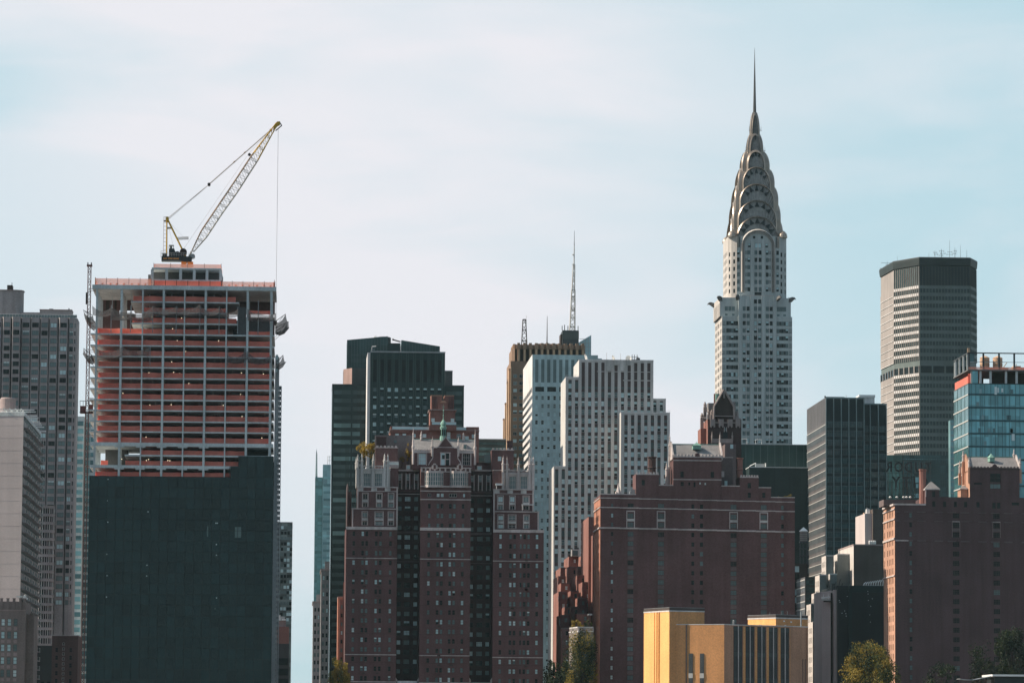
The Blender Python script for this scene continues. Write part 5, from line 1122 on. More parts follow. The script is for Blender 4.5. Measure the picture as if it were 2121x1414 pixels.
b = MB(); fr = Fr(x_(805), Y + 2.0, 1, 0); L = x_(824) - x_(805)
for i in range(9): b.fbox(fr, L*i/8 - .06, L*i/8 + .06, 0, .12, z_(967.4), z_(957), 'white_paint')
b.fbox(fr, -.05, L, 0, .15, z_(957), z_(955.5), 'white_paint'); b.fbox(fr, 0, L, -1.2, -.1, z_(962), z_(958), 'pane_pale'); t.part('balustrade', b)
for p0, p1 in ((841, 850), (989, 1000)):
    b = MB(); b.box(x_(p0), x_(p1), Y + 9.2, Y + 11, z_(969), z_(959), ST, 'o'); b.box(x_(p0 + 1.5), x_(p1 - 1.5), Y + 9.1, Y + 9.19, z_(967), z_(961), 'pane_light'); t.part('dormer', b)
b = MB(); b.box(x_(1026), x_(1040), Y + 1.2, Y + 2.8, zz(1004, 1033), zz(1000, 1033), 'white_paint'); b.tube((x_(1028), Y + 1.4, zz(1004, 1033)), (x_(1028), Y + 1.4, zz(1014, 1033)), .07, 'white_paint', n=4); t.part('awning', b)
b = MB(); b.box(x_(1080), x_(1104), Y - .6, Y + .8, zz(1045.5, 1092), zz(1044, 1092), 'white_paint'); b.tube((x_(1081), Y - .5, zz(1045, 1092)), (x_(1081), Y - .5, zz(1058, 1092)), .06, 'white_paint', n=4); t.part('awning', b)
t.flush()
# ================================================================== art deco spire tower
mat('pale_masonry', (0.43, 0.47, 0.465), .8, var=.10, scale=.06, streak=.16, fine=.06)
mat('warm_masonry', (0.48, 0.45, 0.42), .8, var=.10, streak=.18, fine=.06)  # sun-warmed copy of pale_masonry, used on the sunward walls
mat('spandrel_brick', (0.035, 0.045, 0.045), .8)
mat('spire_steel', (0.36, 0.30, 0.25), .36, metal=.6, var=.16, scale=.35, streak=.15, fine=.12, spec=.5)
mat('fan_steel', (0.27, 0.262, 0.25), .55, metal=.35, var=.18, scale=.5, streak=.1, fine=.2, spec=.4)
mat('spire_steel_dark', (.10, .10, .10), .5, metal=.4)
mat('fan_glass', (0.012, 0.014, 0.015), .3, var=0, streak=0, fine=0)
Y = 1800; D = 31.0
def x_(px): return X(px, Y, 780)
def z_(py): return Z(py, Y, 1565)
t = Thing('art_deco_tower', 'pale art deco skyscraper with stacked steel sunburst arches and a needle spire', 'skyscraper', x_(1568), Y + D/2)
x0, x1 = x_(1495.4), x_(1640.9); fr = ffront(x0, Y); u_ = lambda p: x_(p) - x0; k_ = Y/FPX
b = MB(); rows = [y for y in seq(669.5, 15.18, 57) if z_(y) > 4]
ws = []
for y in rows:
    for c in (1541.2, 1549.2, 1564.6, 1573.2, 1589.2, 1597.0): ws.append((fr, u_(c), z_(y), 1.42, 1.95, 'sash', pick((('m', .40), ('h', .26), ('d', .24), ('l', .10))), 'frame_dark', .3))
    for c in (1507, 1516.7, 1526.0, 1611.3, 1620.7, 1630): ws.append((fr, u_(c), z_(y), 1.25, 1.8, 'sash', pick((('m', .34), ('h', .26), ('d', .28), ('l', .12))), 'frame_dark', .12))
for y in (654.5, 639.5, 624.5):
    for c in (1541.2, 1549.2, 1564.6, 1573.2, 1589.2, 1597.0):
        if y > 630 or 1560 < c < 1580: ws.append((fr, u_(c), z_(y), 1.42, 1.95, 'sash', pick((('m', .5), ('h', .2), ('d', .3))), 'frame_dark', .3))
wc = [q for q in ws if u_(1531) < q[1] < u_(1606)]; wl_ = [q for q in ws if q[1] < u_(1531) and q[2] < z_(660)]; wr_ = [q for q in ws if q[1] > u_(1606) and q[2] < z_(660)]
wallw(t, b, fr, 0, u_(1529.5), 0, z_(655.5), 'pale_masonry', wl_, .12); wallw(t, b, fr, u_(1607.5), u_(1640.9), 0, z_(655.5), 'pale_masonry', wr_, .12); 
fc = Fr(x0, Y - .5, 1, 0); wc = [(fc,) + q[1:] for q in wc]; wallw(t, b, fc, u_(1529.5), u_(1607.5), 0, z_(612.5), 'pale_masonry', wc, .3)
b.box(x_(1529.5), x_(1607.5), Y - .5, Y + D, 0, z_(612.5), 'pale_masonry', 'fob'); b.box(x0, x1, Y, Y + D, 0, z_(655.5), 'pale_masonry', 'flo')
fl = fleft(x0, Y, D); lw = [(fl, u, z_(y), 1.3, 1.9, 'sash', 'd', 'frame_brown', .2) for y in rows for u in (3, 5, 7, 24, 26, 28, 12.6, 14.6, 16.6, 18.6)]
wallw(t, b, fl, 0, D, 0, z_(655.5), 'warm_masonry', lw, .2)
for p in (1532.5, 1557, 1580.5, 1604.5): b.fbox(fc, u_(p) - .75, u_(p) + .75, .003, .55, 0, z_(613.2), 'pale_masonry')
for p in (1545.2, 1568.9, 1593.1): b.fbox(fc, u_(p) - .12, u_(p) + .12, .003, .22, 0, z_(620), 'white_stone')
for y in rows:
    for c in (1541.2, 1549.2, 1564.6, 1573.2, 1589.2, 1597.0): b.fbox(fc, u_(c) - .1, u_(c) + .1, .003, .1, z_(y + 12.2), z_(y + 8.4), 'white_stone')
    for p0, p1 in ((1495.4, 1529.5), (1607.5, 1640.9)): b.fbox(fr, u_(p0) + .1, u_(p1) - .1, .003, .04, z_(y + 4.6), z_(y + 4.2), 'spandrel_brick')
    for p0, p1 in ((1502.2, 1511.0), (1511.9, 1521.2), (1522.1, 1530.0)): pass
for y in rows:
    # dark brick bands linking the corner windows
    for p in (1511.9, 1521.4, 1616.0, 1625.4): b.fbox(fr, u_(p) - .38, u_(p) + .38, .003, .03, z_(y + 3.9), z_(y - 3.9), 'spandrel_brick')
    for pa, pb in ((1495.5, 1502.6), (1634.2, 1640.8)):
        for d in (-3.4, -1.1, 1.2, 3.5): b.fbox(fr, u_(pa), u_(pb), .003, .03, z_(y + d + .45), z_(y + d - .45), 'spandrel_brick')
wall = t.part('wall', b)
# corner blocks under the eagles
for p0, p1, s_ in ((1491.5, 1529.4, -1), (1607.6, 1639, 1)):
    b = MB(); a, c = x_(p0), x_(p1); f2 = Fr(a, Y + 1.4, 1, 0); px = 1510 if s_ < 0 else 1623; zq = lambda y: z_(y)
    cs = (1505, 1512.5, 1519.5) if s_ < 0 else (1613, 1619.5, 1626)
    ws = [(f2, x_(q) - a, zq(639), 1.4, 2.1, 'sash', 'm', 'frame_dark', .2) for q in cs] + [(f2, x_(q) - a, zq(651.5), 1.2, .9, 'plain', 'm', 'frame_dark', .2) for q in (cs[0], cs[2])]
    wallw(t, b, f2, 0, c - a, zq(655.5), zq(616), 'pale_masonry', ws); b.box(a, c, Y + 1.4, Y + D - 1.4, zq(655.5), zq(616), 'warm_masonry' if s_ < 0 else 'pale_masonry', 'fo')
    if s_ < 0:
        for k in range(5): b.box(a - .25, a - .003, Y + 3 + k*5.4, Y + 5.6 + k*5.4, zq(655), zq(628), 'warm_masonry')
    t.part('corner_block', b)
def eagle(px, py, Yd, yaw):
    b = MB(); c = Vector((x_(px), Yd, z_(py))); M = Matrix.Rotation(yaw, 3, 'Z')
    sec = [(0, .95, 1.1, -.5), (.9, .85, 1.0, -.1), (1.7, .7, .75, .25), (2.4, .55, .55, .3), (2.9, .35, .35, .05), (3.3, .1, .15, -.35)]; v = []
    for l, w, h, dz in sec:
        for a, q in ((-w, -h), (w, -h), (w*.7, h*.75), (-w*.7, h*.75)): v.append(tuple(c + M @ Vector((a, -l, q + dz))))
    f = [(4*i + j, 4*i + (j+1) % 4, 4*i + 4 + (j+1) % 4, 4*i + 4 + j) for i in range(5) for j in range(4)] + [(0, 3, 2, 1), (20, 21, 22, 23)]
    b.add(v, f, 'spire_steel_dark'); b.add([tuple(c + M @ Vector(q)) for q in ((-.9, 0, .35), (.9, 0, .35), (.6, -1.7, .85), (-.6, -1.7, .85), (-.3, 1.0, .9), (.3, 1.0, .9))], [(0, 1, 2, 3), (0, 4, 5, 1)], 'white_stone'); t.part('eagle_gargoyle', b)  # pale plate above, dark body below: shading put into the colours
eagle(1494, 617, Y + 2, R(-40)); eagle(1529, 615, Y - .2, R(-25)); eagle(1609, 616.5, Y - .2, R(35)); eagle(1637, 617.5, Y + 2, R(50)); eagle(1491.6, 617.5, Y + D - 4, R(-80)); eagle(1638.5, 617.5, Y + D - 4, R(100))
b = MB(); b.box(x_(1536), x_(1604), Y - .6, Y + 1, z_(613), z_(611.5), 'warm_masonry'); t.part('cornice', b)
# upper shaft: octagonal, stone arch and windows in front
AX, AY = X(1563, Y + D/2, 500), Y + D/2
zA = lambda y: Z(y, AY, 1563)
kA = AY/FPX
H_, C_ = 61.5*kA, 44.0*kA
b = MB(); pts = [(-C_, -H_), (C_, -H_), (C_ + 2.4, -C_ - 2.4), (H_, -C_), (H_, C_), (C_ + 2.4, C_ + 2.4), (C_, H_), (-C_, H_), (-C_ - 2.4, C_ + 2.4), (-H_, C_), (-H_, -C_), (-C_ - 2.4, -C_ - 2.4)]
pts = [(AX + x, AY + y) for x, y in pts]; z0 = zA(656); zt = zA(497)
for i, (p, q) in enumerate(zip(pts, pts[1:] + pts[:1])):
    f2 = Fr(p[0], p[1], q[0] - p[0], q[1] - p[1]); L = math.dist(p, q); ws = []
    if i == 0:
        cx = L/2
        for y in seq(530.5, 15.1, 6):
            for d, w in ((-4.3, 1.35), (4.3, 1.35), (-19, 1.25), (19, 1.25), (-41, 1.2), (41, 1.2), (-30.2, .7), (30.2, .7)): ws.append((f2, cx + d*kA, zA(y), w, 1.95, 'sash', pick((('d', .42), ('m', .34), ('h', .24))), 'frame_dark', .25))
        for d in (-18, 18): ws.append((f2, cx + d*kA, zA(516), 1.25, 1.8, 'sash', pick((('h', .7), ('l', .3))), 'frame_dark', .25))
        ws.append((f2, cx, zA(516), 3.0, 2.2, 'pair', 'l', 'frame_dark', .25)); ws.append((f2, cx, zA(616), 3.2, 2, 'pair', 'd', 'frame_dark', .25))
    elif i in (1, 2, 10, 11):
        for y in seq(534, 15.1, 6): ws.append((f2, L/2, zA(y), .95, 1.9, 'sash', 'd', 'frame_dark', .2))
    elif i == 9:
        for y in seq(530, 15.1, 6):
            for u in (2.5, 5.5, 8.5, 11, 14, 16.8): ws.append((f2, u, zA(y), 1.1, 1.9, 'sash', 'd', 'frame_dark', .2))
    wallw(t, b, f2, 0, L, z0, zt, 'warm_masonry' if i in (9, 10, 11) else 'pale_masonry', ws, .25)
b.add([(x, y, zt) for x, y in pts], [tuple(range(len(pts)))], 'spire_steel')
for sx in (-1, 1):   # rounded steel shoulders on the corners
    for sy in (-1, 1): b.lathe(AX + sx*(C_ + 2.0), AY + sy*(C_ + 2.0), [(2.1, zt - .4), (2.1, zt + .5), (1.8, zt + 1.5), (1.0, zt + 2.5), (.1, zt + 3.0)], 'spire_steel', 14)
sh = t.part('upper_shaft', b)
b = MB(); f2 = Fr(AX, AY - H_, 1, 0)
def archband(b, fr, a0, a1, zs, zt0, zt1, w0, w1, m, zlow, n=24):
    o = [(-a0, zlow)] + arch(a0, zs, zt0, n) + [(a0, zlow)]; i_ = [(-a1, zlow)] + arch(a1, zs, zt1, n) + [(a1, zlow)]
    for k in range(len(o) - 1):
        A, B, C, E = o[k], o[k+1], i_[k+1], i_[k]; p = fr.p
        b.quad(p(A[0], w0, A[1]), p(E[0], w1, E[1]), p(C[0], w1, C[1]), p(B[0], w0, B[1]), m); b.quad(p(E[0], w1, E[1]), p(E[0], 0, E[1]), p(C[0], 0, C[1]), p(C[0], w1, C[1]), m)
for a0, a1, yt, w in ((36, 33.6, 482, 1.0), (33.2, 31.0, 485, .85), (30.6, 28.6, 488, .7)): archband(b, f2, a0*kA, a1*kA, zA(518), zA(yt), zA(yt + 2.6), .02, w, 'warm_masonry', zA(612))
for s_ in (-1, 1):
    u0, u1 = sorted((s_*36.3*kA, s_*44*kA)); b.fbox(f2, u0, u1, .003, .06, zA(521), zA(497.2), 'fan_steel'); u0, u1 = sorted((s_*42.6*kA, s_*44.1*kA)); b.fbox(f2, u0, u1, .061, .6, zA(521), zA(497.2), 'spire_steel'); b.fbox(f2, s_*38.6*kA - .12, s_*38.6*kA + .12, .061, .2, zA(519), zA(499), 'fan_glass'); b.fbox(f2, s_*40.8*kA - .08, s_*40.8*kA + .08, .061, .2, zA(519), zA(499), 'spire_steel')
for q in (0,):
    g = q*math.pi/2; fq = Fr(AX + H_*math.sin(g), AY - H_*math.cos(g), math.cos(g), math.sin(g)); b.fprism(fq, [(-36*kA, zA(497.5)), (36*kA, zA(497.5))] + [(x*.999, z) for x, z in arch(36*kA, zA(517), zA(483), 24)[::-1] if z > zA(497)], -1.2, -.002, 'pale_masonry')
for d in (-8.2, 8.2): b.fbox(f2, d*kA - .55, d*kA + .55, .002, .05, zA(502), zA(496.5), 'pane_dark')
for d in (-11.5, 11.5): b.fbox(f2, d*kA - .8, d*kA + .8, .003, .5, zA(612), zA(505), 'pale_masonry')
b.fbox(f2, -.15, .15, .003, .35, zA(612), zA(512), 'white_stone'); b.fbox(f2, -.3, .3, .004, .03, zA(512), zA(505), 'pale_masonry')
for d in (-24.2, 24.2):
    for y in seq(530.5, 15.1, 6):
        for q in (-2.4, 0, 2.4): b.fbox(f2, d*kA - .7, d*kA + .7, .003, .04, zA(y + q + .5), zA(y + q - .5), 'spandrel_brick')
t.part('stone_arch', b, sh)
# seven tiers of steel arches on all four sides
tiers = [(44.0, 453.4, 499, 51.0, 47.0, 512), (41.5, 419.5, 462, 46.0, 42.5, 500), (37.0, 385, 423, 41.5, 36.0, 462), (29.5, 349, 384, 34.5, 27.0, 423), (20.0, 313, 345, 25.5, 17.0, 384), (12.5, 277, 312, 15.5, 9.6, 345), (7.4, 233, 278, 8.6, 4.0, 312)]
NTRI = [(90, 68, 46, 112, 134, 26, 154), (90, 64, 38, 116, 142), (90, 64, 38, 116, 142), (90, 60, 120, 32, 148), (90, 62, 118), (90,), ()]
ptop = zA(497)
for ti, (a, yt, ys, d0, d1, yl) in enumerate(tiers):
    a *= kA; d0 *= kA; d1 *= kA; zs, zt, zl = zA(ys), zA(yt), zA(yl); n = 28
    def dep(z): f = max(0, min(1, (z - ptop)/(zt - ptop))); return d0 + (d1 - d0)*f**2.2
    def prof(s, n=n): return [(-a*s, zl)] + [(x*s, zs + (z - zs)*s) for x, z in arch(a, zs, zt, n)] + [(a*s, zl)]
    pr = prof(1); s1 = .94 if ti < 4 else .84; pin = prof(s1); n = len(pr) - 1
    b = MB(); fans = MB(); tris = []
    for q in range(4):
        cq, sq = round(math.cos(q*math.pi/2)), round(math.sin(q*math.pi/2))
        def P(x, y, z): return (AX + x*cq - y*sq, AY + x*sq + y*cq, z)
        v = []
        for x, z in pr: v += [P(x, -dep(z), z), P(x, 0, z)]
        b.add(v, [(2*i, 2*i + 1, 2*i + 3, 2*i + 2) for i in range(n)], 'spire_steel')
        v = []; wr = 1.0 if ti < 5 else .4      # rim: a splayed band standing proud of the field
        for (x, z), (xi, zi) in zip(pr, pin): v += [P(x, -dep(z) + .1, z), P(x*.985, -dep(z) - wr*.5, z - .05), P(xi, -dep(zi) - wr, zi), P(xi, -dep(zi) + .1, zi)]
        b.add(v, [(4*i + k, 4*i + k + 1, 4*i + 4 + k + 1, 4*i + 4 + k) for i in range(n) for k in range(3)], 'spire_steel')
        v = []; K = 7
        for i, (x, z) in enumerate(pin):
            for k in range(K): f = k/(K - 1); xx = x*(.22 + .78*f); z2 = zl + (z - zl)*f; v.append(P(xx, -dep(z2) + .10 + (.22 if i % 2 else 0)*f, z2))
        fans.add(v, [(i*K + k, i*K + k + 1, (i + 1)*K + k + 1, (i + 1)*K + k) for i in range(n) for k in range(K - 1)], 'fan_steel')
        for ang in NTRI[ti]:
            g = R(ang); wv = .15
            def at(s, gg): x, z = a*s*math.cos(gg), zs + (zt - zs)*s*math.sin(gg); return P(x, -dep(z) - .06, z)
            si = .60 if ti > 1 else .66
            tb = MB(); A, B_, C__ = at(.90, g), at(si, g - wv*1.25), at(si, g + wv*1.25)
            nrm = (Vector(P(0, -1, 0)) - Vector(P(0, 0, 0)))*.14
            tb.add([A, B_, C__] + [tuple(Vector(w) + nrm) for w in (A, B_, C__)], [(3, 5, 4), (0, 2, 5, 3), (0, 3, 4, 1), (1, 4, 5, 2)], 'fan_glass'); tris.append(tb)
    tr = t.part('steel_tier', b); t.part('sunburst', fans, tr)
    for tb in tris: t.part('triangular_window', tb, tr)
    ptop = zt
b = MB(); rs = 3.5*kA; b.lathe(AX, AY, [(rs*1.3, zA(262)), (rs*1.15, zA(236)), (rs, zA(233)), (rs*.72, zA(195)), (rs*.48, zA(160)), (rs*.24, zA(125)), (.05, zA(99.5))], 'spire_steel_dark', 8); t.part('needle', b)
for y, w in ((271.5, 13.5), (313.5, 22), (392.5, 37)):
    b = MB()
    for s_ in (-1, 1):
        b.tube((AX + s_*w*.3*kA, AY - 2, zA(y)), (AX + s_*w*kA, AY - 2, zA(y)), .12, 'cable', n=4); b.tube((AX + s_*w*.93*kA, AY - 2, zA(y + 2)), (AX + s_*w*.93*kA, AY - 2, zA(y - 8)), .06, 'cable', n=4); b.tube((AX + s_*w*.8*kA, AY - 2, zA(y)), (AX + s_*w*.8*kA, AY - 2, zA(y - 4)), .05, 'cable', n=4)
    t.part('antenna_arm', b)
t.flush()
# ================================================================== dark green block behind
Y = 1565; mat('green_panel', (0.020, 0.048, 0.047), .45, fine=.03, panel=(2.6, 60, 60), pv=.12); mat('green_panel_low', (0.018, 0.032, 0.033), .5)
def x_(px): return X(px, Y, 960)
def z_(py): return Z(py, Y, 1600)
t = Thing('green_panel_block', 'dark green panelled block in two steps at the foot of the spire tower', 'building', x_(1605), Y)
b = MB(); b.box(x_(1528), x_(1673.5), Y, Y + 20, 0, z_(921), 'green_panel', 'o'); b.box(x_(1545), x_(1673), Y - 12, Y - .01, 0, z_(972.5), 'green_panel_low', 'o'); b.box(x_(1528), x_(1674), Y - .15, Y + 20, z_(921), z_(919.7), 'steel_grey'); b.box(x_(1544), x_(1673.4), Y - 12.2, Y - .3, z_(972.5), z_(971), 'concrete')
wl = t.part('wall', b); b = MB()
for p in range(1545, 1673, 15): b.box(x_(p) - .1, x_(p) + .1, Y - .1, Y - .002, z_(972), z_(921.5), 'slab_rib')
for p in (1596, 1628, 1650): b.box(x_(p) - .07, x_(p) + .07, Y - 12.08, Y - 12.002, 0, z_(973), 'green_mullion')
t.part('seam', b, wl)
b = MB()
for p0, p1, y in ((1536, 1548.5, 908.5), (1567, 1578.5, 909.5)): b.tube((x_(p0), Y + 2, z_(y)), (x_(p1), Y + 2, z_(y)), .1, 'white_paint', n=5); b.tube((x_(p1), Y + 2, z_(y)), (x_(p1), Y + 2, z_(921)), .1, 'white_paint', n=5); b.tube((x_(p0 - 1), Y + 2, z_(y)), (x_(p0 - 1), Y + 2, z_(921)), .08, 'white_paint', n=5)
t.part('pipe_rail', b)
b = MB(); b.box(x_(1561), x_(1578), Y - 8, Y - 5, z_(972), z_(963), 'steel_grey'); b.tube((x_(1559.5), Y - 9, z_(962)), (x_(1559.5), Y - 9, z_(972)), .25, 'white_paint'); b.tube((x_(1580), Y - 9, z_(962)), (x_(1580), Y - 9, z_(972)), .25, 'white_paint'); b.tube((x_(1547), Y - 9, z_(969)), (x_(1559.5), Y - 9, z_(962)), .2, 'white_paint'); solo('roof_unit', b, 'white-piped air handling unit on the lower roof of the dark green panelled block', 'air handler')
# ================================================================== wide brick apartment block with a battlemented hall
Y = 1262; D = 27
def x_(px): return X(px, Y, 1150)
def zz(py, px): return Z(py, Y, px)
t = Thing('wide_brick_apartments', 'wide dark brick apartment block with blank walls, window columns and a battlemented roof hall', 'apartment building', x_(1440), Y)
x0, x1 = x_(1243), x_(1646.2); fr = ffront(x0, Y); u_ = lambda p: x_(p) - x0; slope = .0155
def zf(y, p): return zz(y + slope*(p - 1445), p)     # y as measured at the middle of the front
cols = [(1267.7, 4.9, 8.3, 'sash', 'l'), (1306, 12.6, 10, 'grid', 'm'), (1369, 12.8, 10, 'grid', 'm'), (1435, 6.4, 9, 'sash', 'd'), (1453, 6.4, 9, 'plain', 'd'), (1519.4, 12.8, 10, 'grid', 'm'), (1582, 12.8, 10, 'grid', 'm'), (1620.7, 6.0, 9, 'sash', 'm')]
ws = []
for c, w, h, st, kk in cols:
    for y in [1048.5, 1069, 1087.6] + [1107.2 + 19.78*i for i in range(18)]:
        z = zz(y + .012*(c - 1445), c)
        if z < 3: continue
        if kk == 'l': k = pick((('l', .5), ('m', .3), ('d', .2)))
        elif kk == 'm': k = pick((('m', .85), ('d', .15)))
        else: k = pick((('d', .7), ('m', .3)))
        st_ = st if not (c == 1306 and y > 1290) else 'pair'
        ws.append((fr, u_(c), z, w/FPX*Y, h/FPX*Y, st_, k, 'frame_brown', .22))
mat('soft_spandrel', (.165, .118, .115), .9); b = MB(); ztop = zz(1032, 1445)
wallw(t, b, fr, 0, x1 - x0, 0, ztop, TB, ws, .22); b.box(x0, x1, Y, Y + D, 0, ztop, TB, 'flto')
fl = fleft(x0, Y, D); lw = [(fl, u, z, 1.3, 1.75, 'sash', 'd', 'frame_brown', .2) for u in (3, 8, 13, 17.5, 22) for z in [zz(1050 + 19.78*i, 1240) for i in range(21)] if z > 3]
wallw(t, b, fl, 0, D, 0, ztop, 'pale_brick_red', lw) if 'pale_brick_red' in MATS else (mat('pale_brick_red', (.42, .20, .14), .9, fine=.12, spec=.2), wallw(t, b, fl, 0, D, 0, ztop, 'pale_brick_red', lw))  # lighter brick on the left wall carries sunlight in its colour
# roof steps: (left px, right px, top y, depth)
fs = []
def step(p0, p1, yt, dep=D, dy=0.0, crn=False, ws=(), m_=TB):
    a, c = x_(p0), x_(p1); f2 = Fr(a, Y + dy, 1, 0); pm = (p0 + p1)/2; zt_ = zz(yt, pm)
    w2 = [(f2, x_(q[0]) - a, zz(q[1], q[0]), q[2]/FPX*Y, q[3]/FPX*Y, q[4], q[5], 'frame_brown', .2) for q in ws]
    wallw(t, b, f2, 0, c - a, ztop, zt_, m_, w2); b.box(a, c, Y + dy, Y + dep, ztop, zt_, m_, 'fto'); b.box(a, c, Y + dy, Y + dep, ztop, zt_, 'roof_tar', 'flrbo')
    if crn: b.fbox(f2, 0, c - a, .003, .15, zt_ - .3, zt_, ST); crenel(b, f2, 0, c - a, zt_, 7, .55, -.4, .15, ST, .62)
    else: b.fbox(f2, -.05, c - a + .05, -.4, .14, zt_ + .002, zt_ + .3, ST)
step(1243, 1316.4, 1024); step(1316.5, 1364.4, 981, 12, 0, True, ((1332, 999, 6.5, 11, 'plain', 'd'), (1371, 1020, 1, 1, 'plain', 'd'))); step(1364.5, 1394, 1005.5, 20)
step(1394.1, 1494.4, 947, 14, .15, False, ((1412.5, 982, 7, 12, 'plain', 'd'), (1475.5, 982.5, 7, 12, 'plain', 'd'), (1412.8, 1001.5, 7, 9, 'sash', 'd'), (1427.5, 1001.5, 4, 6, 'plain', 'd'), (1438.5, 1003, 4, 10, 'plain', 'd'), (1450, 1000.5, 3.2, 4, 'plain', 'p'), (1460.7, 1001.5, 3.2, 4.5, 'plain', 'p')))
step(1494.5, 1532.4, 1007, 20); step(1532.5, 1571.4, 987, 12, 0, True, ((1552, 1005, 7, 11, 'plain', 'd'), (1552, 1025, 7, 11, 'sash', 'd'))); step(1571.5, 1597, 1010.3, 18, 0, False, ((1582, 1025, 7, 11, 'sash', 'd'),)); step(1597.1, 1646.2, 1030.5, D)
for y, h, w in ((1035, 1.7, .22), (1054.5, 2.0, .25), (1096.8, 3.0, .4)):
    for i in range(10): pa, pb = 1243 + 40.32*i, 1243 + 40.32*(i + 1); pm = (pa + pb)/2; b.fbox(fr, max(-.1, u_(pa)), u_(pb), .003 + .002*(i % 2), w, zz(y + h/2 + .0225*(pm - 1445), pm) , zz(y - h/2 + .0225*(pm - 1445), pm), ST)
    b.fbox(fl, 0, D + .1, .003, w, zz(y + h/2 - 4.5, 1243), zz(y - h/2 - 4.5, 1243), ST)
f2 = Fr(x_(1394.1), Y + .15, 1, 0); L = x_(1494.4) - x_(1394.1)
for y in (953.3, 992.8): b.fbox(f2, 0, L, .003, .18, zz(y + .9, 1445), zz(y - .9, 1445), ST)
n = 14
for i in range(n):
    if i not in (6, 7): u = L*(i + .5)/n; b.fbox(f2, u - .28, u + .28, -.4, .14, zz(945, 1445) , zz(940.8, 1445), ST)
b.fbox(f2, 0, L, -.4, .12, zz(947, 1445) + .3, zz(944.5, 1445), ST); b.fprism(f2, [(L*.45, zz(945, 1445)), (L*.55, zz(945, 1445)), (L*.55, zz(940.5, 1445)), (L*.525, zz(938, 1445)), (L*.475, zz(938, 1445)), (L*.45, zz(940.5, 1445))], -.3, .2, TB)
for c, ys in ((1306, (1069, 1087.6)), (1369, (1069, 1087.6)), (1519.4, (1069, 1087.6)), (1582, (1069, 1087.6))):
    u, hw = u_(c), 8.0/FPX*Y; o = .012*(c - 1445); za, zb = zz(1060.5 + o, c), zz(1094 + o, c)
    for s_ in (-1, 1): b.fbox(fr, u + s_*hw - .13, u + s_*hw + .13, .003, .16, zb, za, ST)
    b.fbox(fr, u - hw - .13, u + hw + .13, .003, .18, za, za + .3, ST); b.fbox(fr, u - hw + .14, u + hw - .14, .003, .06, zz(1080.5 + o, c), zz(1075.5 + o, c), 'grey_stone')
    for i in range(17): zc = zz(1117 + 19.78*i + o, c); b.fbox(fr, u - .95, u + .95, .003, .03, zc - .55, zc + .55, 'soft_spandrel') if zc > 2 else None
wl = t.part('wall', b); 
# slate roof of the hall, with white-trimmed gable ends and a copper cupola
b = MB(); yh = Y + .6; xa, xb = x_(1394.5), x_(1494); zr, ze = Z(920.5, yh + 7, 1445), Z(945, yh, 1445)
b.add([(xa, yh, ze), (xb, yh, ze), (xb, yh + 6.5, zr), (xa, yh + 6.5, zr)], [(0, 1, 2, 3)], 'slate'); b.add([(xa, yh + 6.5, zr), (xb, yh + 6.5, zr), (xb, yh + 13, ze), (xa, yh + 13, ze)], [(0, 1, 2, 3)], 'slate'); b.box(xa, xb, yh + 6.35, yh + 6.65, zr - .05, zr + .18, 'copper_green')
rf = t.part('roof', b)
b = MB()
for xx, s_ in ((xa - .35, -1), (xb, 1)):
    b.add([(xx, yh - .2, ze - 1), (xx, yh - .2, ze + .5), (xx, yh + 6.5, zr + .9), (xx, yh + 13, ze + .5), (xx, yh + 13, ze - 1), (xx + .5, yh - .2, ze - 1), (xx + .5, yh - .2, ze + .5), (xx + .5, yh + 6.5, zr + .9), (xx + .5, yh + 13, ze + .5), (xx + .5, yh + 13, ze - 1)], [(4, 3, 2, 1, 0), (5, 6, 7, 8, 9), (0, 1, 6, 5), (1, 2, 7, 6), (2, 3, 8, 7), (3, 4, 9, 8)], ST)
t.part('gable', b, rf)
for p, y0, y1, dy in ((1391, 945, 897, 6.5), (1388.5, 1004, 928, 4), (1495.5, 945, 900, 6.5)): q = MB(); pinnacle(q, x_(p), yh + dy, Z(y0, yh + dy, p), Z(y1, yh + dy, p), .34); t.part('pinnacle', q, rf)
q = MB(); xx = x_(1445); q.box(xx - 1.3, xx + 1.3, yh + 2, yh + 4.6, Z(930, yh + 2, 1445), Z(922, yh + 2, 1445), 'copper_green', 'o'); q.add([(xx - 1.5, yh + 1.8, Z(922, yh + 2, 1445)), (xx + 1.5, yh + 1.8, Z(922, yh + 2, 1445)), (xx + 1.5, yh + 4.8, Z(922, yh + 2, 1445)), (xx - 1.5, yh + 4.8, Z(922, yh + 2, 1445)), (xx, yh + 3.3, Z(915, yh + 2, 1445))], [(0, 1, 4), (1, 2, 4), (2, 3, 4), (3, 0, 4)], 'copper_green'); q.tube((xx, yh + 3.3, Z(916, yh + 2, 1445)), (xx, yh + 3.3, Z(913, yh + 2, 1445)), .05, 'copper_green'); t.part('roof_ventilator', q, rf)
b = MB(); b.lathe(x_(1353), Y + 6, [(1.35, zz(981, 1353)), (1.25, zz(968, 1353)), (1.55, zz(966, 1353)), (1.3, zz(964, 1353)), (1.3, zz(946, 1353)), (1.6, zz(945, 1353)), (1.6, zz(943, 1353))], 'tudor_brick_dark', 8); b.lathe(x_(1536), Y + 5, [(.95, zz(987, 1536)), (.9, zz(972, 1536)), (1.15, zz(970, 1536)), (.9, zz(968, 1536)), (.9, zz(949, 1536)), (1.2, zz(947, 1536)), (1.2, zz(946, 1536))], 'red_brick', 8); t.part('chimney', b, wl)
b = MB(); 
for p in (1383.5, 1386): b.box(x_(p) - .5, x_(p) + .5, Y + 3 + (p - 1383)*1.4, Y + 4.2 + (p - 1383)*1.4, zz(1005, p), zz(966 + (1386 - p)*3, p), ST)
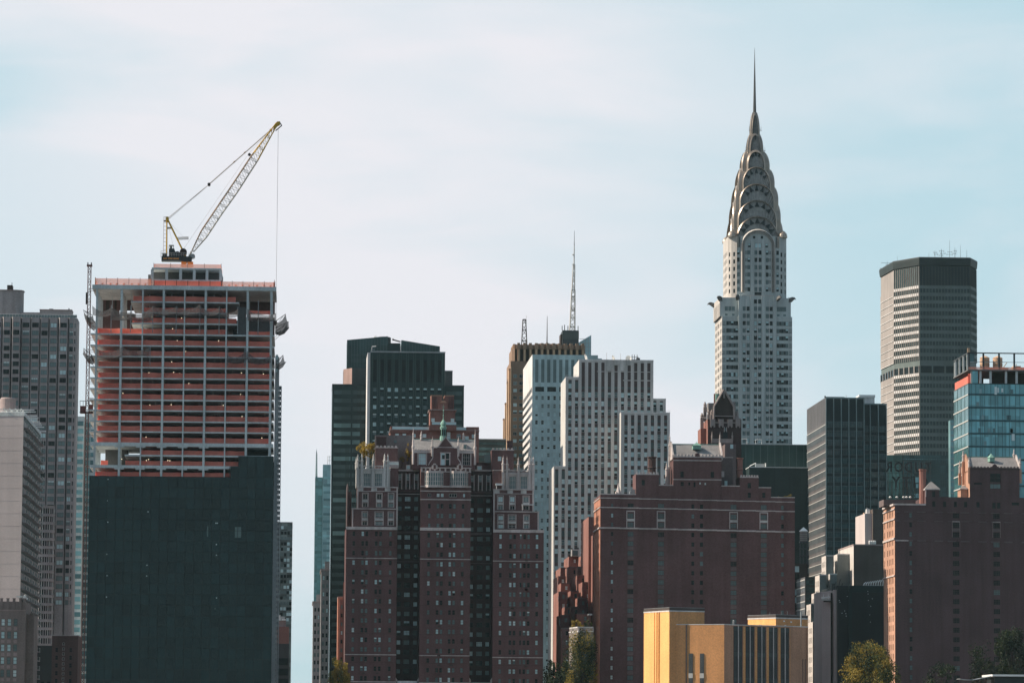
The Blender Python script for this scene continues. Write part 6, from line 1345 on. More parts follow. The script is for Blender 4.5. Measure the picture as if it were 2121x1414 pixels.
pinnacle(b, x_(1382.2), Y + 3.2, zz(985, 1382), zz(955, 1382), .35); t.part('stone_buttress', b)
b = MB(); b.box(x_(1494.8), x_(1522), Y + 6, Y + 14, ztop, zz(945, 1508), 'dusk_brick', 'o'); b.box(x_(1494.8), x_(1522.6), Y + 5.8, Y + 14, zz(945, 1508), zz(943.5, 1508), ST); b.box(x_(1495.5), x_(1504), Y + 5.7, Y + 5.99, zz(985, 1500), zz(973, 1500), ST); b.box(x_(1504.5), x_(1510.5), Y + 5.7, Y + 5.99, zz(1003, 1507), zz(993, 1507), 'pane_light'); t.part('rear_block', b)
t.flush()
b = MB(); 
for p, y0, y1 in ((1282, 1024, 1000),): b.box(x_(1276), x_(1277.6), Y + 1, Y + 4, zz(1024, p), zz(1017, p), ST); b.lathe(x_(1282), Y + 3, [(1.2, zz(1024, p)), (.8, zz(1018, p)), (.5, zz(1012, p)), (.3, zz(1006, p)), (.05, zz(998, p))], ST, 8)
solo('stone_finial', b, 'pale stone finial on the left roof edge of the wide brick apartments', 'finial')
b = MB(); b.fprism(Fr(0, Y + 2, 1, 0), [(x_(1305.5), zz(1022, 1310)), (x_(1316), zz(1022, 1310)), (x_(1316), zz(1012, 1310)), (x_(1310), zz(1012, 1310)), (x_(1306), zz(1016, 1310))], -3, 0, 'steel_grey'); solo('roof_bulkhead', b, 'small grey metal bulkhead on the left roof of the wide brick apartments', 'bulkhead')
# ================================================================== dark gothic tower rising behind
Y = 1345
def x_(px): return X(px, Y, 900)
def z_(py): return Z(py, Y, 1495)
t = Thing('gothic_crown_tower', 'dark brick tower top with stone corbels and a steep gabled crown', 'apartment tower', x_(1497), Y)
b = MB(); x0, x1 = x_(1466), x_(1535.5); f2 = ffront(x0, Y); u_ = lambda p: x_(p) - x0
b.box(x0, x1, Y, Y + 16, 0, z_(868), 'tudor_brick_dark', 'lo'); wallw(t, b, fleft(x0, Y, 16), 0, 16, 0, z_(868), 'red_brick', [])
b.box(x_(1454.5), x0 - .01, Y + 5, Y + 15, 0, z_(885), 'red_brick', 'o'); b.box(x_(1477), x_(1524.5), Y + 2, Y + 14, z_(868), z_(848), 'tudor_brick_dark', 'o')
for p in (1500, 1505): b.fbox(f2, u_(p) - .1, u_(p) + .1, .003, .1, z_(894), z_(884), ST)
b.fbox(f2, u_(1498), u_(1507), .003, .1, z_(907), z_(894), 'black_paint'); b.fbox(f2, u_(1501), u_(1504), .12, .2, z_(892), z_(886), 'pane_mid')
wl = t.part('wall', b); b = MB()
for p in (1476, 1493.5, 1512, 1528.5):
    w = .85; b.fprism(f2, [(u_(p) - w, z_(868)), (u_(p) + w, z_(868)), (u_(p) + w, z_(884)), (u_(p) + w*.4, z_(886)), (u_(p) + w*.4, z_(882)), (u_(p) - w*.4, z_(882)), (u_(p) - w*.4, z_(886)), (u_(p) - w, z_(884))][::-1], .003, .5, 'trim_dark')
for pa, pb in ((1481.2, 1488.3), (1498.7, 1506.8), (1517.2, 1523.3)): b.fbox(f2, u_(pa), u_(pb), .003, .3, z_(876), z_(874), 'trim_dark')
b.fbox(f2, u_(1473), u_(1517.5), .01, .8, z_(912), z_(908.5), 'trim_dark'); b.fbox(f2, u_(1473), u_(1517.5), .6, .8, z_(917), z_(912.2), 'trim_dark'); b.fbox(f2, u_(1473), u_(1517.5), .01, .59, z_(924), z_(912), 'dusk_brick')
for p in (1474.5, 1491.2, 1516.5): pinnacle(b, x_(p), Y - .6, z_(912), z_(893), .28, 'trim_dark')
mat('trim_dark', (.30, .255, .24), .85)
t.part('corbel', b)
b = MB(); b.fprism(Fr(0, Y + 1, 1, 0), [(x_(1480), z_(861)), (x_(1521), z_(861)), (x_(1520.5), z_(842)), (x_(1511), z_(825)), (x_(1500), z_(806.5)), (x_(1489), z_(825)), (x_(1480.5), z_(842))], -11, 0, 'dark_brown')
for q0, q1 in (((1478.5, 868), (1479.5, 841)), ((1479.5, 841), (1499.5, 806.5)), ((1500.5, 806.5), (1520.8, 841)), ((1520.8, 841), (1521.5, 868))): b.tube((x_(q0[0]), Y + .8, z_(q0[1])), (x_(q1[0]), Y + .8, z_(q1[1])), .42, 'trim_dark', n=6)
b.box(x_(1498.7), x_(1501.3), Y + .4, Y + 1, z_(824), z_(808), 'trim_dark'); b.box(x_(1470), x_(1526), Y + 5, Y + 10, z_(848), z_(832), 'slate', 'o'); b.fbox(Fr(0, Y + 1, 1, 0), x_(1481), x_(1520), .003, .3, z_(862), z_(860), 'trim_dark')
cr = t.part('crown', b)
for p, y0, y1, dy in ((1466, 868, 826.5, 9), (1524, 866, 827, 5), (1470, 875, 845, 3), (1475.5, 868, 846, 1.5), (1528, 868, 848, 1.5), (1459, 885, 850, 8)):
    q = MB(); q.box(x_(p) - .55, x_(p) + .55, Y + dy, Y + dy + 1.1, z_(y0), z_(y1 + 12), 'trim_dark', 'o'); pinnacle(q, x_(p), Y + dy + .5, z_(y1 + 12), z_(y1), .5, 'trim_dark'); t.part('pinnacle', q, cr)
for p, d, s_ in ((1455, 1, -1), (1534, 4, 1)):
    q = MB(); q.tube((x_(p) - s_*1.3, Y + d, z_(866)), (x_(p) + s_*.5, Y + d, z_(864.5)), .4, 'trim_dark', .2); t.part('gargoyle', q, cr)
q = MB(); q.box(x_(1487), x_(1494), Y + 6, Y + 9, z_(832), z_(812), 'copper_green', 'o'); q.box(x_(1484), x_(1488), Y + 8, Y + 9.2, z_(832), z_(811), 'red_brick'); t.part('chimney', q, cr)
b = MB(); b.box(x_(1495), x_(1518), Y - 10, Y - .9, 0, z_(924), 'dusk_brick', 'o'); b.box(x_(1506), x_(1512), Y - 10.1, Y - 10.01, z_(933), z_(924.5), 'pane_light'); t.part('lower_block', b); t.flush()
# ================================================================== stepped red brick building left of the wide block
def stepped():
    Y = 1330; t = Thing('terraced_brick_building', 'red brick building stepping down in many small terraces', 'apartment building', X(1200, Y), Y)
    S = [(1178, 1198, 1152, 1348), (1203, 1233, 1151, 1344), (1161, 1179, 1175, 1342), (1176, 1200, 1174, 1338), (1196, 1218, 1173, 1335), (1156, 1172, 1193, 1332), (1162, 1180, 1207, 1328), (1195, 1216, 1191, 1331), (1206, 1226, 1205, 1326), (1182, 1199, 1223, 1324), (1196, 1216, 1238, 1320), (1157, 1174, 1225, 1323), (1170, 1185, 1256, 1319), (1160.5, 1180, 1273, 1314), (1183, 1200, 1256, 1317), (1195, 1224, 1270, 1313), (1164, 1182, 1300, 1310)]
    b = MB()
    for i, (p0, p1, yt, Yb) in enumerate(S):
        Yb = 1400 - (1348 - Yb)*3.5
        x0, x1 = X(p0, Yb, 1200), X(p1, Yb, 1200); zt = Z(yt, Yb, (p0 + p1)/2); f2 = ffront(x0, Yb); L = x1 - x0
        ws = [(f2, L*.62, zt - 1.6 - 3.0*k, .9, 1.35, 'sash', pick(PT), 'frame_brown', .15) for k in range(int(zt/3))]
        wallw(t, b, f2, 0, L, 0, zt, 'tudor_brick' if i % 3 else 'red_brick', ws, .15); b.box(x0, x1, Yb, Yb + 26, 0, zt, 'red_brick', 'fo'); b.fbox(f2, 0, L, .002, .08, zt - .25, zt + .1, 'dusk_brick')
        b.fbox(fleft(x0, Yb, 4), 2.2, 3.2, .003, .04, zt - 3.2, zt - 1.4, 'pane_dark')
    b.box(X(1219, 1322, 1100), X(1233, 1322, 1100), 1322, 1356, 0, Z(1070, 1322, 1226), 'red_brick', 'o'); b.box(X(1227.5, 1316, 1100), X(1236, 1316, 1100), 1316, 1321.9, 0, Z(1108, 1316, 1230), 'red_brick', 'o')
    t.part('wall', b); t.flush()
    q = MB(); Yq = 1398; xq = lambda p: X(p, Yq, 1140); zq = lambda p: Z(p, Yq, 1195); q.box(xq(1184), xq(1200), Yq, Yq + 3, zq(1151), zq(1137), 'frame_pale'); q.box(xq(1186.5), xq(1197), Yq - .1, Yq - .01, zq(1150), zq(1139.5), 'pane_mid'); q.box(xq(1183), xq(1186), Yq + .5, Yq + 2, zq(1137), zq(1134), 'dark_steel'); q.box(xq(1190), xq(1199), Yq + .5, Yq + 2, zq(1137), zq(1133), 'dark_steel'); solo('cooling_unit', q, 'boxy grey-white cooling unit on the top terrace of the red stepped building', 'air handler')
    q = MB()
    for p, y in ((1206.5, 1143.5), (1213, 1144.5), (1209.5, 1136)): c = (xq(p), Yq, zq(y)); q.tube(c, (c[0], Yq + 1.2, c[2]), .62, 'white_paint', n=14); q.tube((c[0], Yq - .02, c[2]), (c[0], Yq - .01, c[2]), .4, 'dark_steel', n=12)
    q.box(xq(1203), xq(1216), Yq + .2, Yq + 1.4, zq(1150.5), zq(1148), 'steel_grey'); q.tube((xq(1214), Yq + .6, zq(1149)), (xq(1214), Yq + .6, zq(1131)), .12, 'steel_grey'); solo('fan_unit', q, 'cluster of round white fans beside the boxy cooling unit', 'fans')
stepped()
# narrow brick building, sunlit orange put into its colour, left of the gothic apartments
Y = 1300; t = Thing('narrow_orange_building', 'narrow orange-lit brick building at the left foot of the gothic apartment tower', 'building', X(708, Y, 1300), Y); b = MB(); xs = lambda p: X(p, Y, 1300); zs = lambda p: Z(p, Y, 707)
b.box(xs(699.5), xs(719), Y + 2, Y + 24, 0, zs(1236), 'pale_brick_red', 'o'); b.box(xs(703), xs(711), Y - 1, Y + 1.9, 0, zs(1241), 'red_brick', 'o'); b.box(xs(710), xs(719), Y, Y + 1.9, 0, zs(1205), 'red_brick', 'o'); b.box(xs(699), xs(719), Y + 1.8, Y + 24, zs(1236), zs(1234), 'mauve_pale'); t.part('wall', b)
for i in range(11): t.wins.append((Fr(xs(703), Y - 1, 1, 0), .7, zs(1256 + 18*i), .55, 1.2, 'sash', pick(PT), 'frame_brown', -.06)) if zs(1256 + 18*i) > 2 else None
t.flush()
# ================================================================== yellow brick building in front
mat('louver_dark', (.028, .030, .031), .6, fine=0); mat('coping_dark', (.075, .055, .05), .6); mat('yellow_brick_dim', (0.64, 0.315, 0.135), .9, var=.08, streak=.10, fine=.12, spec=.2); mat('yellow_brick_shaded', (0.44, 0.245, 0.16), .9, var=.10, streak=.14, fine=.12, spec=.2)  # dimmer copies of the yellow brick for walls turned from the sun
Y = 1130
def x_(px, dY=0): return X(px, Y + dY, 1340)
def z_(py): return Z(py, Y, 1500)
t = Thing('yellow_brick_building', 'yellow brick industrial building with two taller blocks and tall dark louvers', 'building', x_(1500), Y)
def P2(px, dY): return (X(px, Y + dY, 1340), Y + dY)
def poly(pts, yt, mats, cap='roof_tar', zb=0, px=1500, cop=None):
    b = MB(); n = len(pts); z1 = Z(yt, Y, px)
    for i in range(n):
        p, q = pts[i], pts[(i + 1) % n]; m_ = mats[min(i, len(mats) - 1)]; b.quad((p[0], p[1], zb), (q[0], q[1], zb), (q[0], q[1], z1), (p[0], p[1], z1), m_)
    b.add([(x, y, z1) for x, y in pts], [tuple(range(n))], cap)
    if cop:
        for i in range(n):
            p, q = pts[i], pts[(i + 1) % n]; f2 = Fr(p[0], p[1], q[0] - p[0], q[1] - p[1]); L = math.dist(p, q)
            for (h0, h1, w, m_) in cop: b.fbox(f2, -w, L + w*.5, -.35, w, z1 + h0, z1 + h1, m_)
    return b
A0, A1, A2, A3 = P2(1333.5, 15), P2(1386.3, 0), P2(1459, 3.5), P2(1440, 24)
cp = ((-.15, .18, .10, 'white_stone'), (.185, .95, .02, 'coping_dark'), (.955, 1.05, .06, 'steel_grey'))
b = poly([A0, A1, A2, A3], 1264.5, ['yellow_brick', 'yellow_brick_dim', 'yellow_brick_dim', 'yellow_brick_dim'], px=1390, cop=cp); f2 = Fr(A0[0], A0[1], A1[0] - A0[0], A1[1] - A0[1]); L = math.dist(A0, A1)
for f in (.415, .58): b.fbox(f2, L*f - .3, L*f + .3, .003, .05, 0, Z(1266, Y, 1390), 'coping_dark'); b.fbox(f2, L*f + .32, L*f + .62, .003, .35, 0, Z(1266, Y, 1390), 'yellow_brick')
b.fbox(f2, L*.47, L*.53, .003, .25, 0, Z(1266, Y, 1390), 'yellow_brick')
t.part('left_block', b)
M0, M1, M2, M3, M4, M5, M6 = P2(1386.4, 1.5), P2(1500, -4.6), P2(1519, -1.5), P2(1634, 8), P2(1674, 14), P2(1660, 40), P2(1380, 40)
b = poly([M0, M1, M2, M3, M4, M5, M6], 1293.5, ['yellow_brick_dim', 'yellow_brick_shaded', 'yellow_brick_shaded', 'yellow_brick_shaded'], px=1440, cop=((.0, .22, .05, 'white_stone'),)); f2 = Fr(M0[0], M0[1], M1[0] - M0[0], M1[1] - M0[1]); u_ = lambda p: (X(p, Y, 1340) - M0[0])*math.dist(M0, M1)/(X(1500, Y, 1340) - M0[0])
b.fbox(f2, u_(1421.5), u_(1424), .003, .22, 0, z_(1294), 'coping_dark')
main = t.part('main_block', b)
for c in (1431.8, 1454.6):
    q = MB(); q.fbox(f2, u_(c) - .62, u_(c) + .62, .003, .06, 0, z_(1353), 'louver_dark'); z = z_(1353)
    for k in range(90): q.fbox(f2, u_(c) - .6, u_(c) + .6, .07, .2, z - .25 - k*.27, z - .19 - k*.27, 'steel_grey') if z - .3 - k*.27 > .2 else None
    q.fbox(f2, u_(c) - .62, u_(c) + .62, .07, .22, z_(1404), z_(1394), 'frame_pale'); t.part('louver', q, main)
f3 = Fr(M2[0], M2[1], M3[0] - M2[0], M3[1] - M2[1]); L = math.dist(M2, M3)
for i in range(5):
    ua, ub = L*(.003 + i*.2105), L*(.003 + i*.2105 + .151); q = MB(); zt = Z(1296.5, Y, 1575) - .04*i
    q.fbox(f3, ua, ub, .003, .08, 0, zt, 'louver_dark'); q.fbox(f3, ua, ub, .09, .2, zt - 1.35, zt - .15, 'grey_panel'); q.fbox(f3, ua, ub, .09, .2, zt - 8.6, zt - 7.3, 'grey_panel'); q.fbox(f3, ua, ub, .09, .2, zt - 15.8, zt - 14.5, 'grey_panel')
    for k in range(100):
        z = zt - 1.6 - k*.24
        if z > .3 and not (zt - 8.7 < z < zt - 7.2): q.fbox(f3, ua + .05, ub - .05, .085, .17, z, z + .07, 'concrete_dark')
    lv = t.part('louver', q, main); q = MB(); um = (ua + ub)/2; q.fbox(f3, um - .11, um + .11, .2, .42, 0, zt + .1, 'trim_stone'); t.part('pipe', q, lv); q = MB(); q.fbox(f3, ub + .02, ub + .22, .003, .3, 0, zt + .15, 'yellow_brick_shaded'); q.fbox(f3, ub + .23, L*(.003 + (i + 1)*.2105) - .02 if i < 4 else ub + .5, .003, .14, 0, zt, 'yellow_brick_dim'); t.part('pier', q, lv)
f4 = Fr(M3[0], M3[1], M4[0] - M3[0], M4[1] - M3[1]); L4 = math.dist(M3, M4)
q = MB()
for f in (.72, .84): q.fbox(f4, L4*f - .14, L4*f + .14, .003, .06, 0, Z(1362, Y, 1660), 'coping_dark')
q.fbox(f4, L4*.9, L4*.94, .003, .25, 0, Z(1298, Y, 1660), 'yellow_brick_shaded'); t.part('slot', q, main)
B0, B1, B2, B3 = P2(1549, 24), P2(1607, 13.5), P2(1673.5, 20), P2(1650, 38)
zb = Z(1297, Y, 1600)
b = poly([B0, B1, B2, B3], 1276, ['yellow_brick', 'yellow_brick_dim', 'yellow_brick_dim'], zb=zb, px=1600, cop=cp); fb = Fr(B1[0], B1[1], B2[0] - B1[0], B2[1] - B1[1]); Lb = math.dist(B1, B2)
for f, dz in ((.25, 1.9), (.47, 1.7), (.29, .6)): b.fbox(fb, Lb*f - .28, Lb*f + .28, .01, .15, zb + dz, zb + dz + .35, 'white_paint')
fa = Fr(B0[0], B0[1], B1[0] - B0[0], B1[1] - B0[1]); b.fbox(fa, math.dist(B0, B1)*.46 - .2, math.dist(B0, B1)*.46 + .35, .01, .2, zb, zb + 1.1, 'frame_pale'); b.fbox(fa, math.dist(B0, B1)*.46 - .3, math.dist(B0, B1)*.46 - .19, .01, .2, zb, zb + 1.2, 'coping_dark')
t.part('right_block', b)
def vent(lab, px, dY, y0, y1, r, m_='steel_grey', cap=True):
    b = MB(); x, z0, z1 = X(px, Y + dY, 1290), Z(y0, Y + dY, px), Z(y1, Y + dY, px); b.lathe(x, Y + dY, [(r, z0), (r, z1 - r), (r*.6, z1 - r*.3), (.03, z1)] if cap else [(r, z0), (r, z1)], m_, 10); solo('vent_pipe', b, lab, 'vent pipe', 'pipes on the yellow building roof')
vent('fat rounded silver vent standing alone on the lower roof between the two yellow blocks', 1519.5, 4, 1296, 1283, .27); vent('thin pale pipe, left of a close pair in front of the left yellow block', 1412.5, 2, 1293, 1287, .09, 'white_paint'); vent('thin pale pipe, right of a close pair in front of the left yellow block', 1416.8, 2, 1293, 1286, .09, 'white_paint')
vent('tall silver flue climbing the right corner of the right yellow block', 1659, 13.5, 1303, 1266, .2, 'steel_grey', False); vent('slim pipe on the right yellow block nearest its lit corner', 1618, 16, 1273, 1265, .05); vent('slim pipe on the right yellow block nearest the tall flue', 1631, 17, 1274, 1265, .05); vent('short stub on the left edge of the right yellow block roof', 1594.5, 18, 1272, 1267, .05)
# ================================================================== right side: dark curtain-wall tower
glass('navy_glass', (0.022, 0.052, 0.058), (1.4, 50, 1.75), .45, .12, .45); mat('navy_panel', (0.013, 0.024, 0.026), .5, fine=.04); mat('fin_line', (0.10, 0.145, 0.15), .5); mat('metal_fin', (0.20, 0.26, 0.265), .5, metal=.3); mat('grey_side', (0.105, 0.10, 0.105), .6, fine=.1); mat('side_glass', (0.10, 0.105, 0.115), .4, panel=(1.4, 1.4, 1.7), pv=.35)
Y = 1500; D = 56
def x_(px): return X(px, Y, 1000)
def z_(py): return Z(py, Y, 1750)
t = Thing('dark_finned_tower', 'black-green office tower with pale vertical fins and a gridded grey left side', 'office tower', x_(1755), Y)
fhh = 19.17/FPX*Y
def fin_block(p0, p1, yt, dy, Dp, blank, name):
    x0, x1 = x_(p0), x_(p1); f2 = Fr(x0, Y + dy, 1, 0); b = MB(); zt = z_(yt); b.box(x0, x1, Y + dy, Y + dy + Dp, 0, zt, 'navy_panel', 'o')
    n = round((p1 - p0)/15.85); L = x1 - x0
    wl = t.part(name, b); b = MB()
    for i in range(n + 1): u = L*i/n; b.fbox(f2, u - .16, u + .16, .003, .5, 0, zt - .2, 'metal_fin')
    b.fbox(f2, -.16, L + .16, .501, .55, zt - .5, zt, 'metal_fin'); t.part('fin', b, wl)
    z = z_(blank); k = 0
    while z - k*fhh > 3:
        zz_ = z - k*fhh; g = MB()
        for i in range(n):
            u0 = L*i/n + .22; w = L/n - .44; s = [0, .28, .5, .72, 1.0]
            for a, c in zip(s[:-1], s[1:]): g.fbox(f2, u0 + w*a + .05, u0 + w*c - .05, .004, .06, zz_ - 1.95, zz_ - .03, 'navy_glass')
        t.part('window_band', g); 
        if k % 1 == 0: g = MB(); g.fbox(f2, .2, L - .2, .004, .12, zz_, zz_ + .14, 'fin_line'); g.fbox(f2, .2, L - .2, .004, .1, zz_ - 2.08, zz_ - 1.98, 'fin_line')
        for i in range(n):
            for s in (.28, .5, .72): u = L*i/n + .22 + (L/n - .44)*s; g.fbox(f2, u - .05, u + .05, .062, .12, zz_ - 1.97, zz_ - .01, 'fin_line')
        t.part('mullion', g, wl)
        k += 1
    return x0, x1, zt
x0, x1, zt = fin_block(1711.2, 1789.8, 823, 0, D, 873.5, 'wall'); fin_block(1790.2, 1841, 832, 6, 40, 880, 'wall')
fl = fleft(x0, Y, D); g = MB(); g.fbox(fl, 0, D, .003, .08, 0, zt, 'grey_side'); sd_ = t.part('side_wall', g)
k = 0
while z_(880) - k*fhh > 3:
    z = z_(880) - k*fhh; g = MB()
    g.fbox(fl, .3, D - .3, .081, .12, z - 1.9, z + .0, 'side_glass'); g.fbox(fl, .1, D - .1, .081, .22, z + .05, z + .28, 'frame_pale')
    for i in range(20): u = D*i/19; g.fbox(fl, max(0, u - .12), min(D, u + .12), .125, .24, z - 1.95, z + .04, 'metal_fin')
    t.part('window_band', g, sd_); k += 1
g = MB()
for i in range(28): u = D*i/27; g.fbox(fl, max(0, u - .05), min(D, u + .05), .081, .15, z_(872), zt, 'steel_grey')
t.part('fin', g, sd_)
b = MB(); b.box(x_(1788), x_(1823), Y + 14, Y + 22, zt - 4, z_(815.5), 'white_stone', 'o'); b.box(x_(1790), x_(1824), Y + 13.5, Y + 22.5, z_(815.5), z_(810.5), 'white_paint'); b.box(x_(1787), x_(1793), Y + 13, Y + 13.9, z_(827), z_(815), 'frame_pale'); solo('cooling_tower', b, 'boxy cream cooling tower on the roof of the black-green finned tower', 'cooling tower')
b = MB(); b.box(x_(1709), x_(1711), Y + .5, Y + 2, zt, z_(819.5), 'dark_steel'); b.box(x_(1711), x_(1750), Y + .5, Y + .8, zt, z_(821.5), 'dark_steel'); b.tube((x_(1756), Y + 4, zt), (x_(1756), Y + 4, z_(816)), .1, 'cable', n=4); t.part('roof_rail', b)
# octagonal tower with precast grid
mat('precast', (0.31, 0.28, 0.262), .8, var=.1, streak=.16, fine=.06); mat('precast_shaded', (0.125, 0.155, 0.15), .75, streak=.1, fine=.05); mat('precast_top', (0.026, 0.036, 0.037), .6)  # lit and shaded copies of one precast, chosen by facet
glass('octagon_glass', (0.030, 0.052, 0.053), (1.3, 1.3, 3.8), .35, .15, .4)
Y = 2000
def x_(px): return X(px, Y, 760)
def z_(py): return Z(py, Y, 1957)
xa, xb = x_(1905.3), x_(2009.5)
t = Thing('octagonal_tower', 'grey octagonal office tower with a dark overhanging crown and a dark belt of open floor', 'skyscraper', (xa + xb)/2, Y + 30)
PTS = [(xa - 11.9, Y + 53.7), (xa - 10.1, Y + 19.7), (xa, Y), (xb, Y), (xb + 5.6, Y + 14), (xb + 6, Y + 60), (xb, Y + 74), (xa, Y + 74)]
PTS = [PTS[0], PTS[1], PTS[2], PTS[3], PTS[4], PTS[5], PTS[6], PTS[7]]
b = MB(); zt = z_(551); b.prism([(x, y) for x, y in PTS], 0, zt, 'precast_shaded'); core = t.part('body', b)
fh4 = 15.55/FPX*Y
rows = [596 + 15.55*i for i in range(10)]; rows2 = [777 + 15.55*i for i in range(40)]
for fi, (p, q) in enumerate(zip(PTS[:5], PTS[1:5])):
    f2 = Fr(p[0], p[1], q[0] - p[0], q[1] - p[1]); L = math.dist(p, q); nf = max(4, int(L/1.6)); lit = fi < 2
    g = MB(); g.fbox(f2, .2, L - .2, .004, .09, z_(774.2), z_(758), 'pane_dark')
    nb = 4 if fi == 2 else 5
    for i in range(nb + 1): u = L*i/nb; g.fbox(f2, max(.05, u - .35), min(L - .05, u + .35), .1, .5, z_(774), z_(758), 'precast' if lit else 'precast_shaded')
    t.part('mechanical_belt', g)
    for y in rows + rows2:
        z = z_(y)
        if z < 3: continue
        g = MB()
        if fi == 0: g.fbox(f2, 0, L, .004, .35, z - 2.6, z + .98, 'precast'); g.fbox(f2, 0, L, .004, .06, z - 2.82, z - 2.62, 'precast_shaded'); g.fbox(f2, 0, L, .351, .5, z - 2.6, z - 2.35, 'white_stone')
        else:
            g.fbox(f2, 0, L, .004, .12, z - 2.55, z - .5, 'octagon_glass'); g.fbox(f2, 0, L, .004, .42, z - .48, z + 1.12, 'precast' if lit else 'precast_shaded')
            for i in range(nf + 1): u = min(max(L*i/nf, .14), L - .14); g.fbox(f2, u - .14, u + .14, .125, .5 if lit else .45, z - 2.55, z - .49, 'precast' if lit else 'precast_shaded')
            if lit:  # near-white spandrel panels brighten the sunward facets only
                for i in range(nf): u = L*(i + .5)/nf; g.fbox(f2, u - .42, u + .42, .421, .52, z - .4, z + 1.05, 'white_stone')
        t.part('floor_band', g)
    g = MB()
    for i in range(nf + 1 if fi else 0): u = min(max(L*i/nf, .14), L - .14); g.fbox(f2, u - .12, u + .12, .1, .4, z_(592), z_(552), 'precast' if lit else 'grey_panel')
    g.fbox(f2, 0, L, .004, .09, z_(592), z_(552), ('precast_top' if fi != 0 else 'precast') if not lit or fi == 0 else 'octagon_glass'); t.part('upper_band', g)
def off(pts, d): 
    cx = sum(p[0] for p in pts)/len(pts); cy = sum(p[1] for p in pts)/len(pts); return [(cx + (x - cx)*(1 + d/math.hypot(x - cx, y - cy)), cy + (y - cy)*(1 + d/math.hypot(x - cx, y - cy))) for x, y in pts]
b = MB(); o1, o2, o3 = off(PTS, .7), off(PTS, 1.1), off(PTS, .6); n = len(PTS)
za, zb_, zc = z_(550), z_(538.5), z_(533)
for A, zA_, B, zB_ in ((o1, za, o2, zb_), (o2, zb_, o2, zb_ + .9), (o2, zb_ + .9, o3, zc)):
    for i in range(n): j = (i + 1) % n; b.quad((*A[i], zA_), (*A[j], zA_), (*B[j], zB_), (*B[i], zB_), 'precast_top' if zB_ < zc else 'dark_steel')
b.add([(*p, zc) for p in o3], [tuple(range(n))], 'roof_tar'); b.add([(*p, za) for p in o1], [tuple(range(n))[::-1]], 'precast_top'); t.part('crown', b)
def ant(p, y1, dy, lab, arms=(), r=.09, base=533):
    b = MB(); Yq = Y + dy; zq = lambda y: Z(y, Yq, p); xq = lambda q: X(q, Yq, 530); z0 = zc - 1.2; b.tube((xq(p), Yq, z0), (xq(p), Yq, zq(y1)), r, 'dark_steel', r*.5, n=5); b.box(xq(p) - .4, xq(p) + .4, Yq - .4, Yq + .4, z0, z0 + 1.4, 'dark_steel')
    for (yy, d0, d1) in arms: b.tube((xq(p + d0), Yq, zq(yy)), (xq(p + d1), Yq, zq(yy)), .08, 'dark_steel', n=4); b.tube((xq(p + d0), Yq, zq(yy - 1.6)), (xq(p + d0), Yq, zq(yy + 1.6)), .1, 'steel_grey', n=4); b.tube((xq(p + d1), Yq, zq(yy - 2)), (xq(p + d1), Yq, zq(yy + 2)), .1, 'steel_grey', n=4)
    solo('roof_antenna', b, lab, 'antenna', 'antennas on the octagonal tower roof')
ant(1936.5, 519, 20, 'dark mast with two short cross arms, leftmost of the cluster on the octagonal tower', ((523, -3, 4), (527, -1, 6)), .14)
ant(1950, 516, 18, 'thick dark mast with three cross arms in the octagonal tower cluster', ((520, -4, 5), (525, -2, 8), (529, -5, 3)), .2)
ant(1967, 497, 14, 'tallest whip antenna of the octagonal tower roof', ((522, -4, 5), (527, -6, 6)), .1)
ant(1978, 513, 16, 'bent dark mast right of the tallest whip on the octagonal tower', ((520, -2, 3), (525, -3, 2)), .15)
ant(1989.5, 508, 14, 'thin bare whip antenna between the bent mast and the right corner of the octagonal tower', (), .1); ant(2002.5, 518, 12, 'short plain pole at the right corner of the octagonal tower roof', (), .12); ant(1924, 524, 22, 'single short pole left of the antenna cluster on the octagonal tower', (), .1)
ant(1838, 541, 50, 'wide comb-shaped aerial with long horizontal arms at the left edge of the octagonal tower', ((544.5, -12, 18), (548, -3, 6), (556, -15, 8)), .12)
ant(1859, 530, 45, 'lone needle antenna at the left shoulder of the octagonal tower', (), .08)
# glass hotel block below it
glass('hotel_glass', (0.028, 0.070, 0.074), (2.5, 50, 3.5), .4, .12, .45)
Y = 1870; xs = lambda p: X(p, Y, 980); zs = lambda p: Z(p, Y, 1905)
t = Thing('teal_glass_hotel', 'dark teal glass block below the octagonal tower', 'building', xs(1905), Y); b = MB(); b.prism([(xs(1836), Y + 3), (xs(1868), Y), (xs(1985), Y), (xs(1985), Y + 30), (xs(1836), Y + 30)], 0, zs(942), 'hotel_glass'); wl = t.part('wall', b)
for i in range(26):
    y = 950 + 9.6*i; g = MB(); g.box(xs(1868), xs(1985), Y - .25, Y - .01, zs(y + 1.4), zs(y), 'crown_glass' if i else 'mid_teal_glass'); t.part('spandrel', g, wl)
b = MB()
for i in range(24): p = 1870 + i*4.8; b.box(xs(p) - .1, xs(p) + .1, Y - .3, Y - .26, 0, zs(946), 'bottle_glass_grey')
t.part('mullion', b, wl)
for p, y, w, h in ((1895, 988, 8, 11), (1893, 1022, 10, 8), (1897, 1002, 6, 8)): b = MB(); b.box(xs(p), xs(p + w), Y - .34, Y - .31, zs(y + h), zs(y), 'pale_teal_glass'); t.part('painted_reflection', b, wl)  # paler patches painted on the glass as reflections
